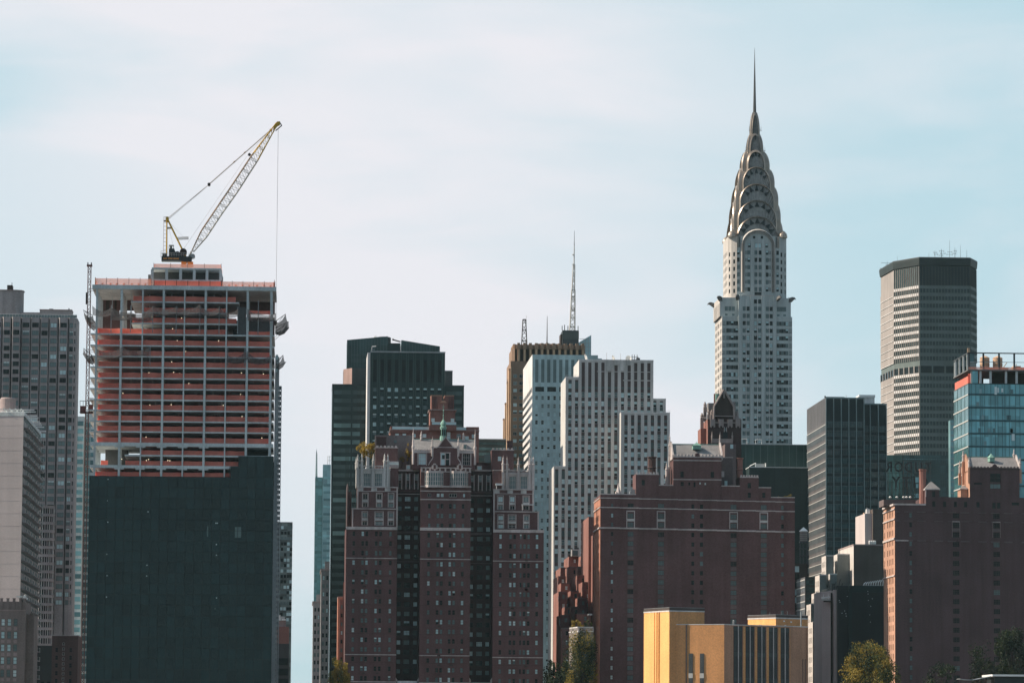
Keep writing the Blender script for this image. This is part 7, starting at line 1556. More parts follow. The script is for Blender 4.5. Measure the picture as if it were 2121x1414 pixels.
# teal glass tower still being finished
glass('teal_glass', (0.17, 0.46, 0.51), (1.55, 50, 3.6), .28, .10, .6, bump=.15, bscale=.15); glass('teal_glass_dark', (0.06, 0.15, 0.165), (1.55, 50, 3.6), .3, .1, .6, bump=.15, bscale=.15); mat('teal_spandrel', (0.030, 0.095, 0.11), .3)  # teal_glass base brightened to stand in for reflected sky
Y = 1325; D = 30
def x_(px): return X(px, Y, 850)
def z_(py): return Z(py, Y, 2065)
t = Thing('teal_glass_tower', 'bright teal glass tower with an open steel frame on its unfinished top', 'skyscraper', x_(2070), Y)
x0, x1 = x_(2006.8), x_(2150); f2 = ffront(x0, Y); L = x1 - x0; b = MB(); b.box(x0, x1, Y, Y + D, 0, z_(794), 'teal_glass', 'o'); fl = fleft(x0, Y, D); b.fbox(fl, 0, D, .003, .1, 0, z_(794), 'teal_glass_dark'); wl = t.part('curtain_wall', b)
for i in range(30):
    z = z_(817.5 + 26.9*i)
    if z < 2: break
    g = MB(); g.fbox(f2, -.05, L, .003, .16, z - .25, z + .35, 'teal_spandrel'); g.fbox(fl, 0, D, .101, .3, z - .15, z + .25, 'frame_pale'); t.part('spandrel', g, wl)
g = MB(); random.seed(5); u = .3
while u < L: g.fbox(f2, u - .05, u + .05, .003, .12, 0, z_(794), 'teal_spandrel'); u += random.choice((.9, 1.5, 1.5, 2.1, .6))
for i in range(5): u = D*i/4; g.fbox(fl, max(0, u - .08), min(D, u + .08), .101, .2, 0, z_(794), 'metal_fin')
t.part('mullion', g, wl)
for i in range(16):
    k = random.randint(0, 7); z = z_(817.5 + 26.9*k); u = random.uniform(.6, L - 9); g = MB(); g.fbox(f2, u, u + .9, .164, .19, z + .45, z + 1.9, 'teal_glass_dark' if i % 3 else 'far_teal_pale'); t.part('vent_panel', g, wl)
for p, w, y0, y1 in ((2060, 5, 801, 817), (2066, 3, 803, 813), (2074, 4, 804, 812), (2095, 6, 898, 912)): g = MB(); g.fbox(f2, x_(p) - x0, x_(p + w) - x0, .165, .18, z_(y1), z_(y0), 'pane_pale'); t.part('pale_pane', g, wl)  # paler panes laid on the curtain wall
b = MB(); b.box(x0 - .3, x1, Y - .1, Y + D, z_(768), z_(765.5), 'concrete_dark'); b.box(x0 - .2, x1, Y, Y + D, z_(795.5), z_(793.9), 'concrete_dark'); t.part('floor_slab', b)
for p in (2014, 2032, 2053, 2085, 2107, 2130):
    b = MB(); b.box(x_(p) - .35, x_(p) + .35, Y + .6, Y + 1.4, z_(794), z_(768), 'concrete'); t.part('column', b)
b = MB(); b.box(x_(2062), x1, Y + 8, Y + 9, z_(794), z_(768), 'dark_brown'); b.box(x_(2032), x_(2050), Y + 12, Y + 12.3, z_(794), z_(774), 'dark_brown'); b.box(x0 - .05, x_(2012), Y + 1, Y + 1.1, z_(794), z_(774), 'orange_net'); b.box(x_(2014.5), x_(2026), Y + .1, Y + .2, z_(794), z_(768.5), 'teal_glass'); b.fbox(fl, 1, D - 1, -.2, -.1, z_(794), z_(778), 'orange_net'); t.part('open_storey', b)
b = MB()
for p in (2008, 2038, 2070.5, 2102, 2133): b.box(x_(p) - .28, x_(p) + .28, Y + .3, Y + .85, z_(765.5), z_(731), 'dark_steel'); b.box(x_(p) - .28, x_(p) + .28, Y + D - 1, Y + D - .5, z_(765.5), z_(735), 'concrete')
b.box(x0 - .3, x1, Y + .2, Y + .9, z_(732), z_(730), 'dark_steel'); b.box(x0, x1, Y + .4, Y + .6, z_(750), z_(749), 'frame_pale'); b.box(x0 - .3, x0 + .3, Y + .2, Y + D, z_(732), z_(730), 'dark_steel')
for k in range(4): b.box(x0 - .25, x0 + .25, Y + 2 + k*8, Y + 2.5 + k*8, z_(765.5), z_(732), 'concrete')
b.box(x0, x1, Y + .25, Y + .28, z_(765.5), z_(760), 'pink_mesh'); b.box(x_(2040), x_(2090), Y + 5, Y + 5.1, z_(765.5), z_(758), 'orange_net'); b.box(x_(2112), x1, Y + 5, Y + 5.1, z_(765.5), z_(757), 'orange_net'); b.box(x0 + .1, x_(2020), Y + 1.5, Y + 1.55, z_(749), z_(732), 'teal_glass_dark'); t.part('roof_frame', b)
b = MB(); b.box(x_(2005), x_(2010), Y + .2, Y + .8, z_(730), z_(721), 'tank_wood'); t.part('lamp_box', b)
for p, lb in ((2047.5, 'tan roof tank with a conical lid, left of two behind the steel frame'), (2074.5, 'tan roof tank with a conical lid, right of two behind the steel frame')):
    b = MB(); r = 10.2/FPX*Y; b.lathe(x_(p), Y + 7, [(r*.96, z_(765.5)), (r, z_(764)), (r, z_(738)), (r*1.05, z_(737.5)), (r*.55, z_(734.5)), (.1, z_(732.5))], 'tank_wood', 24)
    for y in (745, 752, 759): b.lathe(x_(p), Y + 7, [(r + .005, z_(y + .5)), (r + .06, z_(y + .4)), (r + .06, z_(y - .4)), (r + .005, z_(y - .5))], 'rust_tan', 24)
    solo('roof_tank', b, lb, 'water tank', 'tan tanks on the teal tower')
b = MB(); b.box(x_(2086), x_(2098), Y + 8, Y + 13, z_(765.5), z_(756), 'tank_wood', 'o'); b.tube((x_(2088), Y + 9, z_(756)), (x_(2096), Y + 9, z_(745)), .2, 'frame_pale'); b.tube((x_(2108), Y + 9, z_(765)), (x_(2116), Y + 9, z_(748)), .2, 'frame_pale'); b.box(x_(2110), x_(2125), Y + 9, Y + 14, z_(765.5), z_(752), 'tank_wood', 'o'); solo('duct_unit', b, 'tan ducts and boxes right of the two roof tanks', 'ducts')
# slim pale building left of it
Y = 1400; xs = lambda p: X(p, Y, 940); zs = lambda p: Z(p, Y, 1982)
t = Thing('slim_pale_building', 'slim pale building with glassy left half and gridded right half beside the teal tower', 'building', xs(1982), Y); b = MB(); b.box(xs(1968.5), xs(1984), Y, Y + 4, 0, zs(870), 'far_teal_pale', 'o'); b.box(xs(1984.2), xs(1999), Y - 1.2, Y + 20, 0, zs(866.5), 'white_stone', 'o'); wl = t.part('wall', b)
for i in range(26):
    z = zs(876 + i*12); 
    if z > 2: g = MB(); g.box(xs(1969.5), xs(1983), Y - .12, Y - .01, z - .45, z, 'steel_grey'); t.part('spandrel', g, wl); g = MB(); g.box(xs(1986.2), xs(1989.4), Y - 1.3, Y - 1.21, z - 1.3, z, 'pane_mid'); g2 = MB(); g2.box(xs(1991), xs(1994.2), Y - 1.3, Y - 1.21, z - 1.3, z, 'pane_mid'); t.part('window', g); t.part('window', g2)
# ================================================================== mirrored roof sign
Y = 1262
t = Thing('roof_sign', 'black roof sign of big letters seen from behind on an open lattice frame', 'sign', X(1886, Y, 980), Y)
f2 = Fr(0, Y, 1, 0)
for nm, ch, px, yb, sz in (('letter', 'T', 1922, 978, 4.6), ('letter', 'U', 1902.5, 977.6, 4.6), ('letter', 'D', 1881.5, 977.2, 4.6), ('letter', 'O', 1861, 976.8, 4.6), ('letter', 'R', 1841.5, 976.4, 4.6), ('letter', 'C', 1914, 1010, 4.9), ('letter', 'I', 1893.5, 1009.6, 4.9), ('letter', 'T', 1876, 1009.2, 4.9), ('letter', 'Y', 1855.5, 1008.8, 4.9)):
    b = text_mb(ch, sz, 'black_paint', f2, X(px, Y, 980), Z(yb, Y, px), .3, mirror=True, sx=.80, ext=.1); t.part(nm, b)
b = MB()
for p in range(1840, 1936, 8): b.tube((X(p, Y, 980), Y + .4, Z(1042, Y, p)), (X(p, Y, 980), Y + .4, Z(954, Y, p)), .07, 'black_paint', n=4); b.tube((X(p, Y, 980), Y + 3.5, Z(1042, Y, p)), (X(p, Y, 980), Y + .4, Z(990, Y, p)), .06, 'black_paint', n=4)
for y in (954, 967, 980, 987, 999, 1012, 1026): b.tube((X(1838, Y, 980), Y + .4, Z(y, Y, 1886)), (X(1932, Y, 980), Y + .4, Z(y, Y, 1886)), .06, 'black_paint', n=4)
for i in range(6): p = 1840 + 16*i; b.tube((X(p, Y, 980), Y + .4, Z(1040, Y, p)), (X(p + 14, Y, 980), Y + .4, Z(1012, Y, p)), .06, 'black_paint', n=4); b.tube((X(p + 14, Y, 980), Y + .4, Z(1040, Y, p)), (X(p, Y, 980), Y + .4, Z(1012, Y, p)), .06, 'black_paint', n=4)
t.part('lattice_frame', b)
# ================================================================== brick block at the right edge
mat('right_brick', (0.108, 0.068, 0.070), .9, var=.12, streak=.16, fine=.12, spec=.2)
Y = 1240; D = 24
def x_(px): return X(px, Y, 1150)
def zz(py, px): return Z(py, Y, px)
t = Thing('right_brick_apartments', 'dark brick apartment block at the right edge with a sunlit side and a slate-roofed hall', 'apartment building', x_(1990), Y)
x0, x1 = x_(1853.5), x_(2220); fr = ffront(x0, Y); u_ = lambda p: x_(p) - x0
ws = []
for c, w, h, st, pr in ((1886.6, 6, 10, 'sash', (('m', .6), ('d', .4))), (1916.5, 6.8, 10.5, 'plain', (('d', .9), ('m', .1))), (1980.5, 13.6, 11, 'grid', (('d', .8), ('m', .2))), (2064.5, 13.8, 11, 'grid', (('d', .95), ('m', .05))), (2150, 13.8, 11, 'grid', (('d', 1),))):
    for i in range(20):
        z = zz(1067.5 + 19.72*i + .012*(c - 1980), c)
        if z > 3: ws.append((fr, u_(c), z, w/FPX*Y, h/FPX*Y, st, pick(pr), 'frame_brown', .25))
for c in (1934.6, 1957, 1979.5, 2000.6, 2026.3): ws.append((fr, u_(c), zz(1044 + .015*(c - 1980), c), 1.0, 1.7, 'plain', 'd', 'frame_brown', .25))
ws += [(fr, u_(c), zz(1046.5, c), 1.1, 1.8, 'plain', 'd', 'frame_brown', .25) for c in (2059.5, 2069)] + [(fr, u_(1934.6), zz(1024, 1934), 1.0, 1.9, 'plain', 'd', 'frame_brown', .25), (fr, u_(2100), zz(1027, 2100), 2.1, 1.8, 'pair', 'd', 'frame_brown', .25), (fr, u_(2104), zz(1043, 2104), 2.4, .9, 'plain', 'd', 'frame_brown', .25), (fr, u_(2062), zz(1027, 2062), 1.0, 1.5, 'sash', 'd', 'frame_brown', .25), (fr, u_(2081), zz(1024, 2081), .7, 1.1, 'plain', 'd', 'frame_brown', .25)]
b = MB(); zl = zz(1044.5, 1885); z2 = zz(1029, 1980)
wallw(t, b, fr, 0, u_(1918), 0, zl, 'right_brick', ws, .25); wallw(t, b, fr, u_(1918), x1 - x0, 0, z2, 'right_brick', ws, .25); b.box(x0, x_(1918), Y, Y + D, 0, zl, 'right_brick', 'flo'); b.box(x_(1918), x1, Y, Y + D, 0, z2, 'right_brick', 'flo'); b.quad((x_(1918), Y + D, zl), (x_(1918), Y, zl), (x_(1918), Y, z2), (x_(1918), Y + D, z2), 'right_brick')
fl = fleft(x0, Y, D); lw = []
for i in range(20):
    z = zz(1067.5 + 19.72*i - 5, 1845)
    if z > 3:
        for u, w in ((2.4, 1.3), (8.6, 1.3), (12.6, 1.3), (15.6, 1.1), (19.8, 1.5)): lw.append((fl, u, z, w, 1.9, 'sash', pick((('d', .6), ('m', .3), ('l', .1))), 'frame_brown', .25))
wallw(t, b, fl, 0, D, 0, zl, 'pale_brick', lw, .25)  # much lighter brick here imitates sunlight on the left wall
for y, h in ((1053.5, 1.2), (1074, 1.2), (1114.5, 2.0), (1191, 1.2)): b.fbox(fl, 0, D, .003, .3, zz(y + h, 1843), zz(y - h, 1843), 'trim_stone')
for y, h, seg in ((1061, .9, 9), (1079.5, .8, 9), (1120.5, 1.3, 14)):
    for i in range(40):
        pa = 1855 + i*9.0; m_ = 'dusk_brick' if (i*7) % 10 < 6 else 'right_brick'
        if i < 3 and y > 1100: m_ = 'trim_stone'
        b.fbox(fr, max(0, u_(pa)), u_(pa + 8.6), .003, .12 + .02*(i % 2), zz(y + h + .0155*(pa - 1980), pa), zz(y - h + .0155*(pa - 1980), pa), m_)
b.fbox(fr, -.1, u_(1918), .003, .3, zl - .2, zl + .3, 'trim_stone'); b.fbox(fl, 0, D, .31, .45, zl - .3, zl + .3, 'trim_stone')
for c in (1980.5, 2064.5):
    o = .012*(c - 1980); hw = 8/FPX*Y; u = u_(c); b.fbox(fr, u - hw, u + hw, .003, .16, zz(1080.5 + o, c), zz(1079 + o, c), 'trim_stone'); 
    for s_ in (-1, 1): b.fbox(fr, u + s_*hw - .06, u + s_*hw + .06, .003, .1, zz(1112 + o, c), zz(1080.6 + o, c), 'mauve_pale')
    b.fbox(fr, u - hw + .1, u + hw - .1, .003, .05, zz(1100 + o, c), zz(1094 + o, c), 'dusk_brick')
wl = t.part('wall', b)
# hall with slate roof
b = MB(); p0, p1 = 2009.8, 2113; a, c = x_(p0), x_(p1); f2 = Fr(a, Y + .15, 1, 0); L = c - a
w2 = [(f2, x_(2062.8) - a, zz(989, 2062), 3.4, 2.8, 'cross', 'd', 'frame_brown', .25), (f2, x_(2062.8) - a, zz(1006.5, 2062), 3.4, 1.55, 'triple', 'm', 'frame_brown', .25), (f2, x_(2026.5) - a, zz(1001, 2026), 2.5, .6, 'plain', 'd', 'frame_brown', .25)]
zt = zz(969, 2062); wallw(t, b, f2, 0, L, z2, zt, 'right_brick', w2, .25); b.box(a, c, Y + .15, Y + 15, z2, zt, 'right_brick', 'fo'); b.fbox(fleft(a, Y + .15, 14.85), 0, 14.85, .003, .06, z2, zt, 'pale_brick'); crenel(b, f2, 0, L, zt, 15, .5, -.4, .12, 'dusk_brick', .6); b.fbox(f2, 0, L, .003, .12, zt - .6, zt, 'tudor_brick_dark'); b.fprism(f2, [(L*.44, zt), (L*.56, zt), (L*.54, zt + .9), (L*.5, zt + 1.3), (L*.46, zt + .9)], -.3, .2, 'right_brick')  # hall's left wall also gets the lighter, sun-imitating brick
for s_ in (0, 1): pass
hall = t.part('great_hall', b)
b = MB(); yh = Y + .7; zr = Z(946.5, yh + 7, 2062); ze = zt + .2; b.add([(a, yh, ze), (c, yh, ze), (c, yh + 7, zr), (a, yh + 7, zr)], [(0, 1, 2, 3)], 'slate'); b.add([(a, yh + 7, zr), (c, yh + 7, zr), (c, yh + 14, ze), (a, yh + 14, ze)], [(0, 1, 2, 3)], 'slate'); b.box(a, c, yh + 6.85, yh + 7.15, zr - .05, zr + .2, 'copper_green'); rf = t.part('roof', b, hall)
b = MB()
for xx in (a - .3, c): b.add([(xx, yh - .2, ze - 1), (xx, yh - .2, ze + .6), (xx, yh + 7, zr + 1), (xx, yh + 14, ze + .6), (xx, yh + 14, ze - 1), (xx + .45, yh - .2, ze - 1), (xx + .45, yh - .2, ze + .6), (xx + .45, yh + 7, zr + 1), (xx + .45, yh + 14, ze + .6), (xx + .45, yh + 14, ze - 1)], [(4, 3, 2, 1, 0), (5, 6, 7, 8, 9), (0, 1, 6, 5), (1, 2, 7, 6), (2, 3, 8, 7), (3, 4, 9, 8)], 'pale_brick' if xx < a else 'trim_stone')
t.part('gable', b, rf)
for p, y0, y1, dy in ((2004.5, 952, 927, 7), (2009, 967, 945, 0), (2110.5, 950, 925, 7), (2115, 972, 946, 0), (2000.5, 975, 948, 10)): q = MB(); q.box(x_(p) - .4, x_(p) + .4, yh + dy - .4, yh + dy + .4, zz(1000, p), zz(y0, p), 'pale_brick', 'o'); pinnacle(q, x_(p), yh + dy, zz(y0, p), zz(y1, p), .36); t.part('pinnacle', q, rf)
q = MB(); xx = x_(2059); q.lathe(xx, yh + 3.6, [(1.1, Z(956, yh + 3, 2059)), (1.15, Z(948, yh + 3, 2059)), (1.35, Z(947.5, yh + 3, 2059)), (.5, Z(942, yh + 3, 2059)), (.05, Z(938.5, yh + 3, 2059))], 'copper_green', 6); t.part('roof_ventilator', q, rf)
b = MB(); b.lathe(x_(1915.7), Y + 4, [(1.15, zl), (1.05, zz(1000, 1915)), (1.1, zz(974, 1915)), (1.25, zz(972, 1915)), (1.25, zz(969.5, 1915))], 'red_brick', 8); t.part('chimney', b, wl)
b = MB(); a, c = x_(1918.2), x_(1946); zt = zz(1012, 1932); b.box(a, c, Y + .2, Y + 6, z2 - .5, zt, 'right_brick', 'o'); b.box(x_(1917.6), x_(1919.2), Y, Y + .19, z2, zt, 'trim_stone'); b.add([(a - .3, Y - .1, zt), (c + .3, Y - .1, zt), (c + .3, Y + 6.3, zt), (a - .3, Y + 6.3, zt), ((a + c)/2, Y + 3, zz(994.5, 1932))], [(0, 1, 4), (1, 2, 4), (2, 3, 4), (3, 0, 4)], 'slate'); b.box(a - .3, c + .3, Y - .15, Y + 6.3, zt - .3, zt - .002, 'trim_stone'); b.box(x_(1931.5), x_(1937.5), Y + .1, Y + .19, zz(1030, 1934), zz(1017, 1934), 'pane_dark'); t.part('turret', b, wl)
b = MB(); b.box(x_(1994), x_(2008), Y + 3, Y + 9, z2, zz(1012, 2001), 'pale_brick', 'o'); b.prism([(x_(1992), Y + 2.5), (x_(2008.5), Y + 2.5), (x_(2008.5), Y + 9.5), (x_(1992), Y + 9.5)], zz(1012, 2001), zz(1010.5, 2001), 'trim_stone'); b.add([(x_(1992), Y + 2.5, zz(1010.4, 2001)), (x_(2008.5), Y + 2.5, zz(1010.4, 2001)), (x_(2008.5), Y + 9, zz(1001, 2001)), (x_(2002), Y + 9, zz(1002, 2001))], [(0, 1, 2, 3)], 'slate'); t.part('porch', b, wl)
b = MB(); b.box(x_(1838.5), x_(1905), Y + 8, Y + 18, zl, zz(1031, 1870), 'dusk_brick', 'o'); t.part('roof_hut', b, wl)
t.flush()
for i, p in enumerate((1851, 1865, 1879, 1885, 1893)):
    b = MB(); b.tube((x_(p), Y + 7, zz(1031, p) - .3), (x_(p), Y + 7, zz(1026.5, p)), .09, 'dark_steel', n=5); b.lathe(x_(p), Y + 7, [(.2, zz(1028.3, p)), (.42, zz(1027.2, p)), (.42, zz(1025.6, p)), (.15, zz(1024.5, p))], 'white_paint', 10); solo('floodlight', b, 'small white floodlight in the row lighting the roof sign', 'floodlight', 'floodlights below the roof sign')
# ================================================================== small buildings between the blocks
def simple(name, lab, Y, p0, p1, yt, D, m_, cat='building', fw=None, lm_=None, lw=None, py=1250, zb=0, cop='mauve_pale'):
    t = Thing(name, lab, cat, X((p0 + p1)/2, Y, py), Y); x0, x1 = X(p0, Y, py), X(p1, Y, py); zt = Z(yt, Y, (p0 + p1)/2); b = MB(); ws = []; l_ = []
    if fw: us, zy, pitch, n, w, h, st, pr = fw; ws = [(ffront(x0, Y), X(u, Y, py) - x0, Z(zy + pitch*i, Y, (p0 + p1)/2), w, h, st, pick(pr), 'frame_brown', .18) for u in us for i in range(n) if Z(zy + pitch*i, Y, p0) > 3]
    if lw: us, zy, pitch, n, w, h = lw; l_ = [(fleft(x0, Y, D), u, Z(zy + pitch*i, Y, p0), w, h, 'sash', 'd', 'frame_brown', .18) for u in us for i in range(n) if Z(zy + pitch*i, Y, p0) > 3]
    wallw(t, b, ffront(x0, Y), 0, x1 - x0, 0, zt, m_, ws, .18); wallw(t, b, fleft(x0, Y, D), 0, D, 0, zt, lm_ or m_, l_, .18); b.box(x0, x1, Y, Y + D, 0, zt, m_, 'flto'); b.box(x0, x1, Y, Y + D, 0, zt, 'roof_tar', 'flrbo')
    if cop: b.fbox(ffront(x0, Y), -.06, x1 - x0 + .06, .002, .14, zt - .25, zt + .25, cop); b.fbox(fleft(x0, Y, D), 0, D, .002, .12, zt - .25, zt + .25, cop)
    w = t.part('wall', b); t.flush(); return t, w
mat('cool_stone', (0.19, 0.21, 0.205), .8, fine=.08); mat('sunlit_side', (0.56, 0.52, 0.49), .8); mat('brown_wall', (0.115, 0.09, 0.08), .85)  # light copy for left walls, sunlight put into the colour
# brown set-back building
t, w = simple('brown_stepped_building', 'small brown building with a bright narrow side right of the finned tower', 1395, 1768, 1838, 1128, 40, 'brown_wall', lm_='sunlit_side', py=1090)
b = MB(); Y = 1400; xs = lambda p: X(p, Y, 1090); zs = lambda p: Z(p, Y, 1805); b.box(xs(1791.5), xs(1806), Y, Y + 24, zs(1128), zs(1063), 'pink_wall', 'o'); b.box(xs(1806.2), xs(1838), Y - 2, Y + 22, zs(1128), zs(1054.5), 'brown_wall', 'o'); b.fbox(fleft(xs(1806.2), Y - 2, 24), 0, 1.9, .003, .05, zs(1128), zs(1054.5), 'gold_sunlit'); t.part('upper_block', b, w)  # pink block and gold strip stand in for sunlit left faces
b = MB(); b.box(xs(1796.5), xs(1803.5), Y + 2, Y + 4, zs(1063), zs(1053), 'white_paint'); b.tube((xs(1803), Y + 3, zs(1053)), (xs(1797), Y + 3, zs(1050)), .1, 'steel_grey'); solo('roof_tank_box', b, 'white box tank on the top of the small brown building', 'tank')
b = MB(); 
for p in (1798, 1802, 1806, 1809): b.lathe(xs(p), Y - 4, [(.35, zs(1127.5)), (.4, zs(1122)), (.25, zs(1120))], 'white_paint', 8)
solo('vent_cluster', b, 'cluster of little white vents on the lower roof of the small brown building', 'vents')
# grey stepped building
PWG = (('m', .6), ('d', .3), ('l', .1))
def greystep():
    Y0 = 1405; t = Thing('grey_stepped_building', 'grey stone building stepping down towards the left in narrow bays', 'building', X(1760, Y0), Y0)
    S = [(1734.5, 1840, 1147, 1405, 8), (1711, 1727, 1150, 1400, 6), (1719, 1734, 1188, 1396, 6), (1697.5, 1711.5, 1190, 1392, 6), (1690, 1704, 1227, 1386, 6), (1679.5, 1698, 1250, 1376, 7), (1683.5, 1705, 1287, 1366, 7)]
    b = MB()
    for i, (p0, p1, yt, Yb, D) in enumerate(S):
        x0, x1 = X(p0, Yb, 1250), X(p1, Yb, 1250); zt = Z(yt, Yb, p0); f2 = ffront(x0, Yb); L = x1 - x0; fl = fleft(x0, Yb, 12); n = int(zt/3.6)
        if i == 0: ws = [(f2, X(c, Yb, 1250) - x0, zt - 3.1 - 3.35*k, 3.9, 1.9, 'grid', pick(PWG), 'frame_brown', .15) for c in (1771, 1800, 1826) for k in range(n)] + [(f2, X(c, Yb, 1250) - x0, zt - 3.1 - 3.35*k, 1.0, 1.9, 'sash', pick(PWG), 'frame_brown', .15) for c in (1744, 1755) for k in range(3, n)]
        else: ws = [(f2, L*.5, zt - 3 - 3.35*k, .9, 1.7, 'sash', pick(PWG), 'frame_brown', .15) for k in range(n)] if i > 3 else []
        wallw(t, b, f2, 0, L, 0, zt, 'cool_stone', ws, .15); wallw(t, b, fl, 0, 12, 0, zt, 'sunlit_side', [(fl, u, zt - 3 - 3.35*k, 1.1, 2.0, 'sash', pick(PWG), 'frame_brown', .15) for u in (2.5, 5.5, 9) for k in range(n)], .15); b.box(x0, x1, Yb, Yb + 12, 0, zt, 'cool_stone', 'flo'); b.fbox(f2, -.05, L + .05, .002, .15, zt - .25, zt + .2, 'white_stone')
    t.part('wall', b); t.flush()
    q = MB(); x = X(1740, 1404, 1140); q.tube((x, 1406, Z(1147, 1406, 1740)), (x, 1406, Z(1136, 1406, 1740)), .08, 'dark_steel', n=4); solo('roof_pole', q, 'short thin pole on the top step of the grey stepped building', 'pole')
greystep()
# black block; pale pink on its end piers stands in for sunlight
Y = 1330; xs = lambda p: X(p, Y, 1300); zs = lambda p: Z(p, Y, 1780)
t = Thing('black_pier_building', 'black windowless building with tall pale pink piers on its lit left end', 'building', xs(1770), Y); b = MB(); b.box(xs(1734.5), xs(1842), Y, Y + 40, 0, zs(1212.5), 'black_paint', 'o'); b.box(xs(1758), xs(1764), Y - .5, Y - .003, 0, zs(1212), 'green_panel_low', 'o'); b.box(xs(1764.1), xs(1842), Y - .3, Y - .004, zs(1226), zs(1212), 'green_panel_low'); wl = t.part('wall', b)
b = MB(); b.prism([(xs(1705), Y + 24), (xs(1707), Y + 6), (xs(1723), Y + 3), (xs(1724.5), Y + 24)], 0, zs(1224), 'pink_wall'); b.box(xs(1728.3), xs(1734.2), Y + 1.5, Y + 20, 0, zs(1220.5), 'pink_wall', 'o'); b.box(xs(1724.6), xs(1728.2), Y + 5, Y + 20, 0, zs(1226), 'dark_brown', 'o'); t.part('pier', b, wl)
b = MB()
for i in range(14): px = random.choice((1749, 1738, 1798, 1802)) + random.uniform(-3, 6); y = random.uniform(1222, 1300); b.box(xs(px), xs(px) + .22, Y - .36, Y - .31, zs(y), zs(y) + .2, 'pane_pale')
t.part('clip', b, wl, kind='stuff')
b = MB(); b.tube((xs(1704), Y + 3, zs(1238)), (xs(1721), Y + 2, zs(1236)), .35, 'white_paint'); b.box(xs(1704), xs(1721), Y + 1.8, Y + 3.4, zs(1243), zs(1240), 'frame_pale'); b.tube((xs(1706), Y + 2, zs(1240)), (xs(1708), Y + 2, zs(1230)), .1, 'white_paint', n=4); b.tube((xs(1718), Y + 2, zs(1240)), (xs(1717), Y + 2, zs(1228)), .1, 'white_paint', n=4); b.box(xs(1708), xs(1724), Y + 2.2, Y + 2.9, zs(1246), zs(1243.2), 'dark_brown'); solo('window_cleaning_cradle', b, 'white window-cleaning cradle hanging on the pink pier', 'cradle')
b = MB()
for i in range(9): p = 1794 + i*5; b.tube((xs(p), Y + 6, zs(1212)), (xs(p + 1.5), Y + 6, zs(1205 - i*.8)), .12, 'white_paint', n=4); b.tube((xs(p), Y + 6, zs(1209 - i*.8)), (xs(p + 5), Y + 6, zs(1203 - i*.8)), .14, 'white_paint', n=4)
b.box(xs(1793), xs(1838), Y + 5, Y + 8, zs(1212.5), zs(1210), 'frame_pale'); solo('roof_catwalk', b, 'white sloping roof catwalk on the black building', 'catwalk')
b = MB(); 
for p, y in ((1731, 1211), (1740, 1206), (1745, 1214)): b.tube((xs(p), Y + 5, zs(1220)), (xs(p + 5), Y + 5, zs(y - 8)), .14, 'dark_steel', n=4)
b.box(xs(1727), xs(1733), Y + 4, Y + 6, zs(1222), zs(1207), 'grey_panel'); solo('roof_davit', b, 'dark davit arms above the pink piers of the black building', 'davit')
# gridded low glass block and water tank
Y = 1450; D = 50; xs = lambda p: X(p, Y, 1230); zs = lambda p: Z(p, Y, 1668); x0 = xs(1668)
t = Thing('gridded_low_block', 'low dark glass block with a pale gridded left side below the water tank', 'building', xs(1660), Y); b = MB(); b.box(x0, xs(1689), Y, Y + D, 0, zs(1194), 'navy_panel', 'o'); fl = fleft(x0, Y, D); b.fbox(fl, 0, D, .003, .06, 0, zs(1194), 'grey_side'); wl = t.part('wall', b)
for i in range(14):
    z = zs(1201 + 15*i)
    if z > 3: g = MB(); g.fbox(fl, .2, D - .2, .061, .1, z - 1.6, z, 'side_glass'); g.fbox(fl, .1, D - .1, .061, .2, z + .05, z + .4, 'frame_pale'); g.box(x0 + .3, xs(1688), Y - .1, Y - .004, z - 1.7, z, 'navy_glass'); t.part('window_band', g, wl)
simple('dark_service_block', 'thin dark service building with a pale window under the water tank', 1475, 1640, 1673, 1166, 20, 'dark_brown', fw=((1651,), 1178, 16, 6, 1.6, 2.2, 'plain', (('d', .6), ('l', .4))), py=1180, cop=None)
Y = 1470; xs = lambda p: X(p, Y, 1110); zs = lambda p: Z(p, Y, 1664); b = MB(); r = 8/FPX*Y
t = Thing('rooftop_water_tank', 'wooden rooftop water tank with a white conical lid on a dark frame', 'water tank', xs(1664.5), Y, zs(1166))
b.lathe(xs(1664.5), Y, [(r, zs(1120)), (r*1.02, zs(1110)), (r, zs(1101)), (r, zs(1100))], 'tank_grey', 20)
for y in (1104, 1108, 1112, 1116): b.lathe(xs(1664.5), Y, [(r*1.01, zs(y + .4)), (r*1.05, zs(y + .3)), (r*1.05, zs(y - .3)), (r*1.01, zs(y - .4))], 'dark_brown', 20)
t.part('tank', b); b = MB(); b.lathe(xs(1664.5), Y, [(r*1.12, zs(1100)), (r*1.12, zs(1099)), (.12, zs(1091.5))], 'white_paint', 20); t.part('lid', b); b = MB(); b.box(xs(1656), xs(1673), Y - 1.5, Y + 1.5, zs(1124), zs(1120.5), 'dark_steel')
for p in (1657.5, 1664, 1671): 
    for dy in (-1.2, 1.2): b.box(xs(p) - .14, xs(p) + .14, Y + dy - .14, Y + dy + .14, zs(1167), zs(1124), 'dark_steel')
for y in (1135, 1150): b.box(xs(1656.5), xs(1672), Y - 1.3, Y + 1.3, zs(y + 1), zs(y), 'dark_steel')
t.part('stand', b)
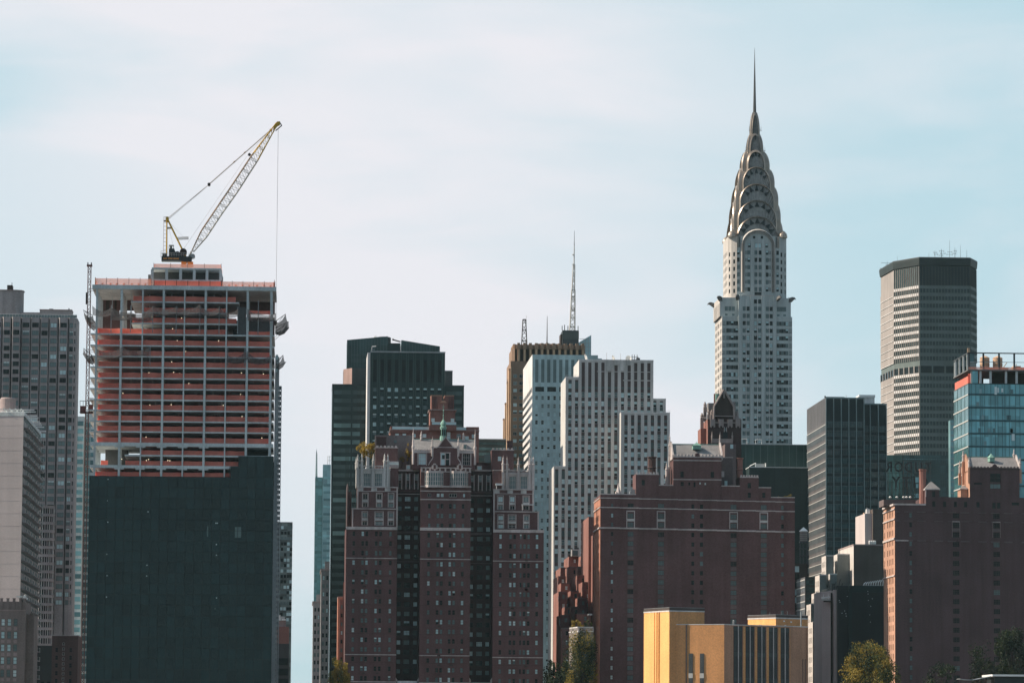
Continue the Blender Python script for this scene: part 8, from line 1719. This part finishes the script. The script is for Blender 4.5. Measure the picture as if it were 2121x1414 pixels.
# stone terrace with planting in front of the wide brick block
Y = 1246; xs = lambda p: X(p, Y, 1340); zs = lambda p: Z(p, Y, 1206)
mat('terrace_stone', (.21, .185, .17), .85, streak=.3, var=.25); t = Thing('stone_terrace', 'pale stone terrace wall with a balustrade in front of the wide brick apartments', 'terrace', xs(1206), Y); b = MB(); b.prism([(xs(1184), Y + 12), (xs(1197), Y), (xs(1229), Y), (xs(1229), Y + 15)], 0, zs(1308), 'terrace_stone'); b.prism([(xs(1183), Y + 12), (xs(1196.8), Y - .3), (xs(1229), Y - .3), (xs(1229), Y + 15)], zs(1308), zs(1306), 'white_stone'); wl = t.part('wall', b); b = MB(); f2 = Fr(xs(1196.8), Y, 1, 0); L = xs(1229) - xs(1196.8)
for i in range(14): b.fbox(f2, L*i/13.2, L*i/13.2 + .18, -.3, -.1, zs(1306), zs(1299), 'trim_stone')
b.fbox(f2, -.1, L, -.35, -.05, zs(1299), zs(1297), 'white_stone'); f3 = Fr(xs(1184), Y + 12, xs(1196.8) - xs(1184), -12); L3 = math.hypot(xs(1196.8) - xs(1184), 12)
for i in range(14): b.fbox(f3, L3*i/13.2, L3*i/13.2 + .25, -.3, -.1, zs(1306), zs(1299), 'trim_stone')
b.fbox(f3, 0, L3, -.35, -.05, zs(1299), zs(1297), 'white_stone'); t.part('balustrade', b, wl)
for p, y in ((1203, 1330), (1214, 1330), (1224, 1330), (1203, 1352), (1214, 1352), (1224, 1352)): q = MB(); q.box(xs(p) - .45, xs(p) + .45, Y - .06, Y - .004, zs(y + 8), zs(y - 6), 'pane_mid'); t.part('window', q, wl)
b = MB(); b.tube((xs(1223), Y + 6, zs(1306)), (xs(1223), Y + 6, zs(1272)), .12, 'dark_brown', n=5); b.box(xs(1221), xs(1229), Y + 5, Y + 9, zs(1272), zs(1269), 'steel_grey'); t.part('pergola', b, wl)
# pavilion roof at the bottom right
Y = 1085; xs = lambda p: X(p, Y, 1400); zs = lambda p: Z(p, Y, 2040)
t = Thing('flat_roof_pavilion', 'low dark pavilion with a thin white flat roof at the bottom right', 'pavilion', xs(2075), Y); b = MB(); b.box(xs(2062), xs(2200), Y + 1, Y + 14, 0, zs(1401), 'black_paint', 'o'); t.part('wall', b); b = MB(); b.box(xs(2054.5), xs(2210), Y - 1, Y + 16, zs(1399.5), zs(1395.5), 'white_paint'); t.part('roof', b); b = MB()
for i in range(12):
    f0, f1 = i/12, (i + 1)/12; g = lambda f: (1990 + 66*f, 1404.5 + 2.2*math.sin(math.pi*min(1, f*1.5)*.9) - 7*f**3)
    (pa, ya), (pc, yc) = g(f0), g(f1); b.fprism(Fr(0, Y + 1, 1, 0), [(xs(pa), zs(ya + 1.2)), (xs(pc), zs(yc + 1.2)), (xs(pc), zs(yc)), (xs(pa), zs(ya))], -6, 0, 'steel_grey')
t.part('ramp_edge', b)
# ------------------------------------------------------------------ trees
mat('bark', (.05, .038, .03), .9, streak=.2)
def leafmat(n, c): mat(n, c, .65, var=.45, scale=.35, streak=0, fine=.35, spec=.25, transl=.25)
leafmat('leaf_dark', (.030, .045, .018)); leafmat('leaf_green', (.10, .11, .03)); leafmat('leaf_olive', (.32, .235, .04)); leafmat('leaf_yellow', (.38, .27, .05)); leafmat('leaf_gold', (.26, .18, .035)); leafmat('leaf_shaded', (.016, .022, .014))  # darkest leaf colour stands in for trees standing in shade
def tree(name, lab, x, y, z0, h, rx, rz, mats, nl=2600, ls=.34, group=None, clumps=26, cat='tree', low=.18, seed=1, ry=None):
    rnd = random.Random(seed); t = Thing(name, lab, cat, x, y, z0, group); ry = ry or rx; b = MB(); cz = z0 + h - rz; r0 = max(.06, h*.022)
    b.tube((x, y, z0), (x + .2, y, z0 + h*.35), r0, 'bark', r0*.75, n=8); b.tube((x + .2, y, z0 + h*.35), (x - .1, y, z0 + h*.8), r0*.75, 'bark', r0*.25, n=7)
    C = []
    for i in range(clumps):
        while True:
            u = Vector((rnd.uniform(-1, 1), rnd.uniform(-1, 1), rnd.uniform(-1, 1)))
            if .30 < u.length < 1: break
        c = Vector((x + u.x*rx, y + u.y*ry, cz + u.z*rz)); C.append((c, rnd.uniform(.20, .40), rnd.choice(mats)))
        if i % 2 == 0: s = Vector((x, y, z0 + h*rnd.uniform(.3, .6))); b.tube(tuple(s), tuple(c), r0*.35, 'bark', r0*.08, n=5)
    t.part('trunk', b); b = MB()
    for i in range(nl):
        c, rr_, m_ = C[rnd.randrange(clumps)]; d = Vector((rnd.gauss(0, 1), rnd.gauss(0, 1), rnd.gauss(0, 1))).normalized()*rnd.random()**.4
        p = c + Vector((d.x*rr_*rx, d.y*rr_*ry, d.z*rr_*rz*.95)); a = Vector((rnd.gauss(0, 1), rnd.gauss(0, 1), rnd.gauss(0, .7))).normalized(); e = a.orthogonal().normalized(); s = ls*rnd.uniform(.6, 1.3); f = a.cross(e)
        b.quad(tuple(p - e*s), tuple(p + f*s*.6), tuple(p + e*s), tuple(p - f*s*.6), m_ if rnd.random() < .8 else rnd.choice(mats))
    t.part('crown', b); return t
def ptree(name, lab, px, Y, ytop, ybot, halfw, mats, ground=0, **k):
    x = X(px, Y, (ytop + ybot)/2); zt, zb = Z(ytop, Y, px), Z(ybot, Y, px); s = Y/FPX
    z0 = ground if ground is not None else zb; rz = (zt - max(zb, z0))/2
    return tree(name, lab, x, Y, z0, zt - z0, halfw*s, rz, mats, **k)
ptree('broadleaf_tree', 'big rounded green-gold tree against the black building', 1798, 1215, 1331, 1440, 50, ['leaf_green', 'leaf_olive', 'leaf_olive', 'leaf_dark'], nl=15000, clumps=80, ls=.27, seed=3)
ptree('broadleaf_tree', 'smaller golden-edged tree at the foot of the sunlit right brick wall', 1836, 1205, 1366, 1450, 26, ['leaf_olive', 'leaf_green', 'leaf_dark'], nl=5000, clumps=36, ls=.26, seed=4)
ptree('street_tree', 'golden brown tree in the street gap by the left foot of the gothic apartments', 700, 1235, 1362, 1440, 22, ['leaf_gold', 'leaf_olive', 'leaf_green'], nl=5500, clumps=36, ls=.26, seed=5)
ptree('park_tree', 'tall dark green tree climbing in front of the stone terrace', 1202, 1225, 1308, 1470, 33, ['leaf_dark', 'leaf_green', 'leaf_dark', 'leaf_olive'], nl=15000, clumps=80, ls=.27, seed=6)
ptree('shade_tree', 'low dark tree left of the stone terrace, under the striped tower', 1166, 1235, 1372, 1440, 32, ['leaf_dark', 'leaf_shaded'], nl=6000, clumps=36, ls=.28, seed=7)
ptree('shade_tree', 'dark spindly tree between the gothic apartments and the terraced brick building', 1139, 1240, 1366, 1440, 13, ['leaf_shaded', 'leaf_dark'], nl=900, clumps=16, ls=.28, seed=8)
ptree('riverside_tree', 'large near-black tree at the far right in front of the brick wall', 2098, 1170, 1300, 1440, 40, ['leaf_shaded', 'leaf_dark'], nl=9000, clumps=56, ls=.30, seed=9)
ptree('riverside_tree', 'airy near-black tree left of the largest one by the pavilion', 2034, 1180, 1335, 1440, 36, ['leaf_shaded', 'leaf_shaded', 'leaf_dark'], nl=2400, clumps=36, ls=.3, seed=10)
ptree('riverside_tree', 'low dark bushy tree nearest the sunlit corner of the right brick block', 1952, 1185, 1372, 1440, 32, ['leaf_shaded', 'leaf_dark'], nl=1900, clumps=26, ls=.3, seed=11)
ptree('young_tree', 'small golden tree top between the yellow building and the pink pier', 1698, 1160, 1407, 1450, 14, ['leaf_yellow', 'leaf_gold'], nl=700, clumps=12, ls=.24, seed=12)
ptree('roof_tree', 'yellow-green willowy tree on the left roof terrace of the gothic apartments', 757, 1281, 910, 950, 17, ['leaf_yellow', 'leaf_gold', 'leaf_yellow'], ground=Z(968, 1281, 757), nl=2200, clumps=26, ls=.2, seed=13)
ptree('roof_tree', 'slim yellow shrub beside the brick stair tower on the gothic apartments roof', 774, 1279.5, 917, 950, 5, ['leaf_yellow', 'leaf_gold'], ground=Z(968, 1280, 774), nl=420, clumps=9, ls=.17, seed=14)
ptree('roof_tree', 'yellow shrub against the left gable end of the gothic hall', 845, 1280.5, 920, 952, 8, ['leaf_gold', 'leaf_yellow', 'leaf_olive'], ground=Z(968, 1280, 845), nl=700, clumps=12, ls=.17, seed=15)
ptree('roof_shrub', 'low olive shrub in front of the grey rear wall on the gothic apartments roof', 832, 1282, 942, 958, 8, ['leaf_gold', 'leaf_olive'], ground=Z(968, 1282, 832), nl=420, clumps=9, ls=.15, seed=16, cat='shrub')
ptree('terrace_shrub', 'bright yellow shrub on the corner of the stone terrace', 1194, 1252, 1284, 1302, 13, ['leaf_yellow', 'leaf_yellow', 'leaf_gold'], ground=Z(1307, 1252, 1194), nl=900, clumps=14, ls=.18, seed=17, cat='shrub')
ptree('terrace_shrub', 'round green shrub on the stone terrace beside the brick wall', 1219, 1253, 1281, 1302, 9, ['leaf_green', 'leaf_dark'], ground=Z(1307, 1253, 1219), nl=700, clumps=12, ls=.18, seed=18, cat='shrub')
ptree('roof_planting', 'strip of golden rooftop plants at the right end of the wide brick apartments', 1634, 1266, 1024, 1031, 9, ['leaf_yellow', 'leaf_gold'], ground=Z(1031, 1266, 1634) - .3, nl=420, clumps=10, ls=.14, seed=19, cat='shrub')
ptree('roof_planting', 'sparse golden rooftop grass left of the fuller strip on the wide brick apartments', 1617, 1266, 1027, 1031, 8, ['leaf_gold'], ground=Z(1031, 1266, 1617) - .3, nl=220, clumps=8, ls=.12, seed=20, cat='shrub')

# ------------------------------------------------------------------ air between here and the far towers
hz = bpy.data.materials.new('haze'); hz.use_nodes = True; nt = hz.node_tree
for n in list(nt.nodes): nt.nodes.remove(n)
ho = nt.nodes.new('ShaderNodeOutputMaterial'); pv_ = nt.nodes.new('ShaderNodeVolumePrincipled'); pv_.inputs['Color'].default_value = (.60, .93, 1.0, 1); pv_.inputs['Density'].default_value = 1.6e-5; pv_.inputs['Anisotropy'].default_value = 0.0
nt.links.new(pv_.outputs[0], ho.inputs['Volume']); MATS['haze'] = hz
m = MB(); m.box(-26000, 26000, -9000, 46000, -7.2, 345, 'haze'); o = link('haze', m.data('haze')); tag(o, 'thin pale afternoon haze over the city', None, None, 'stuff')
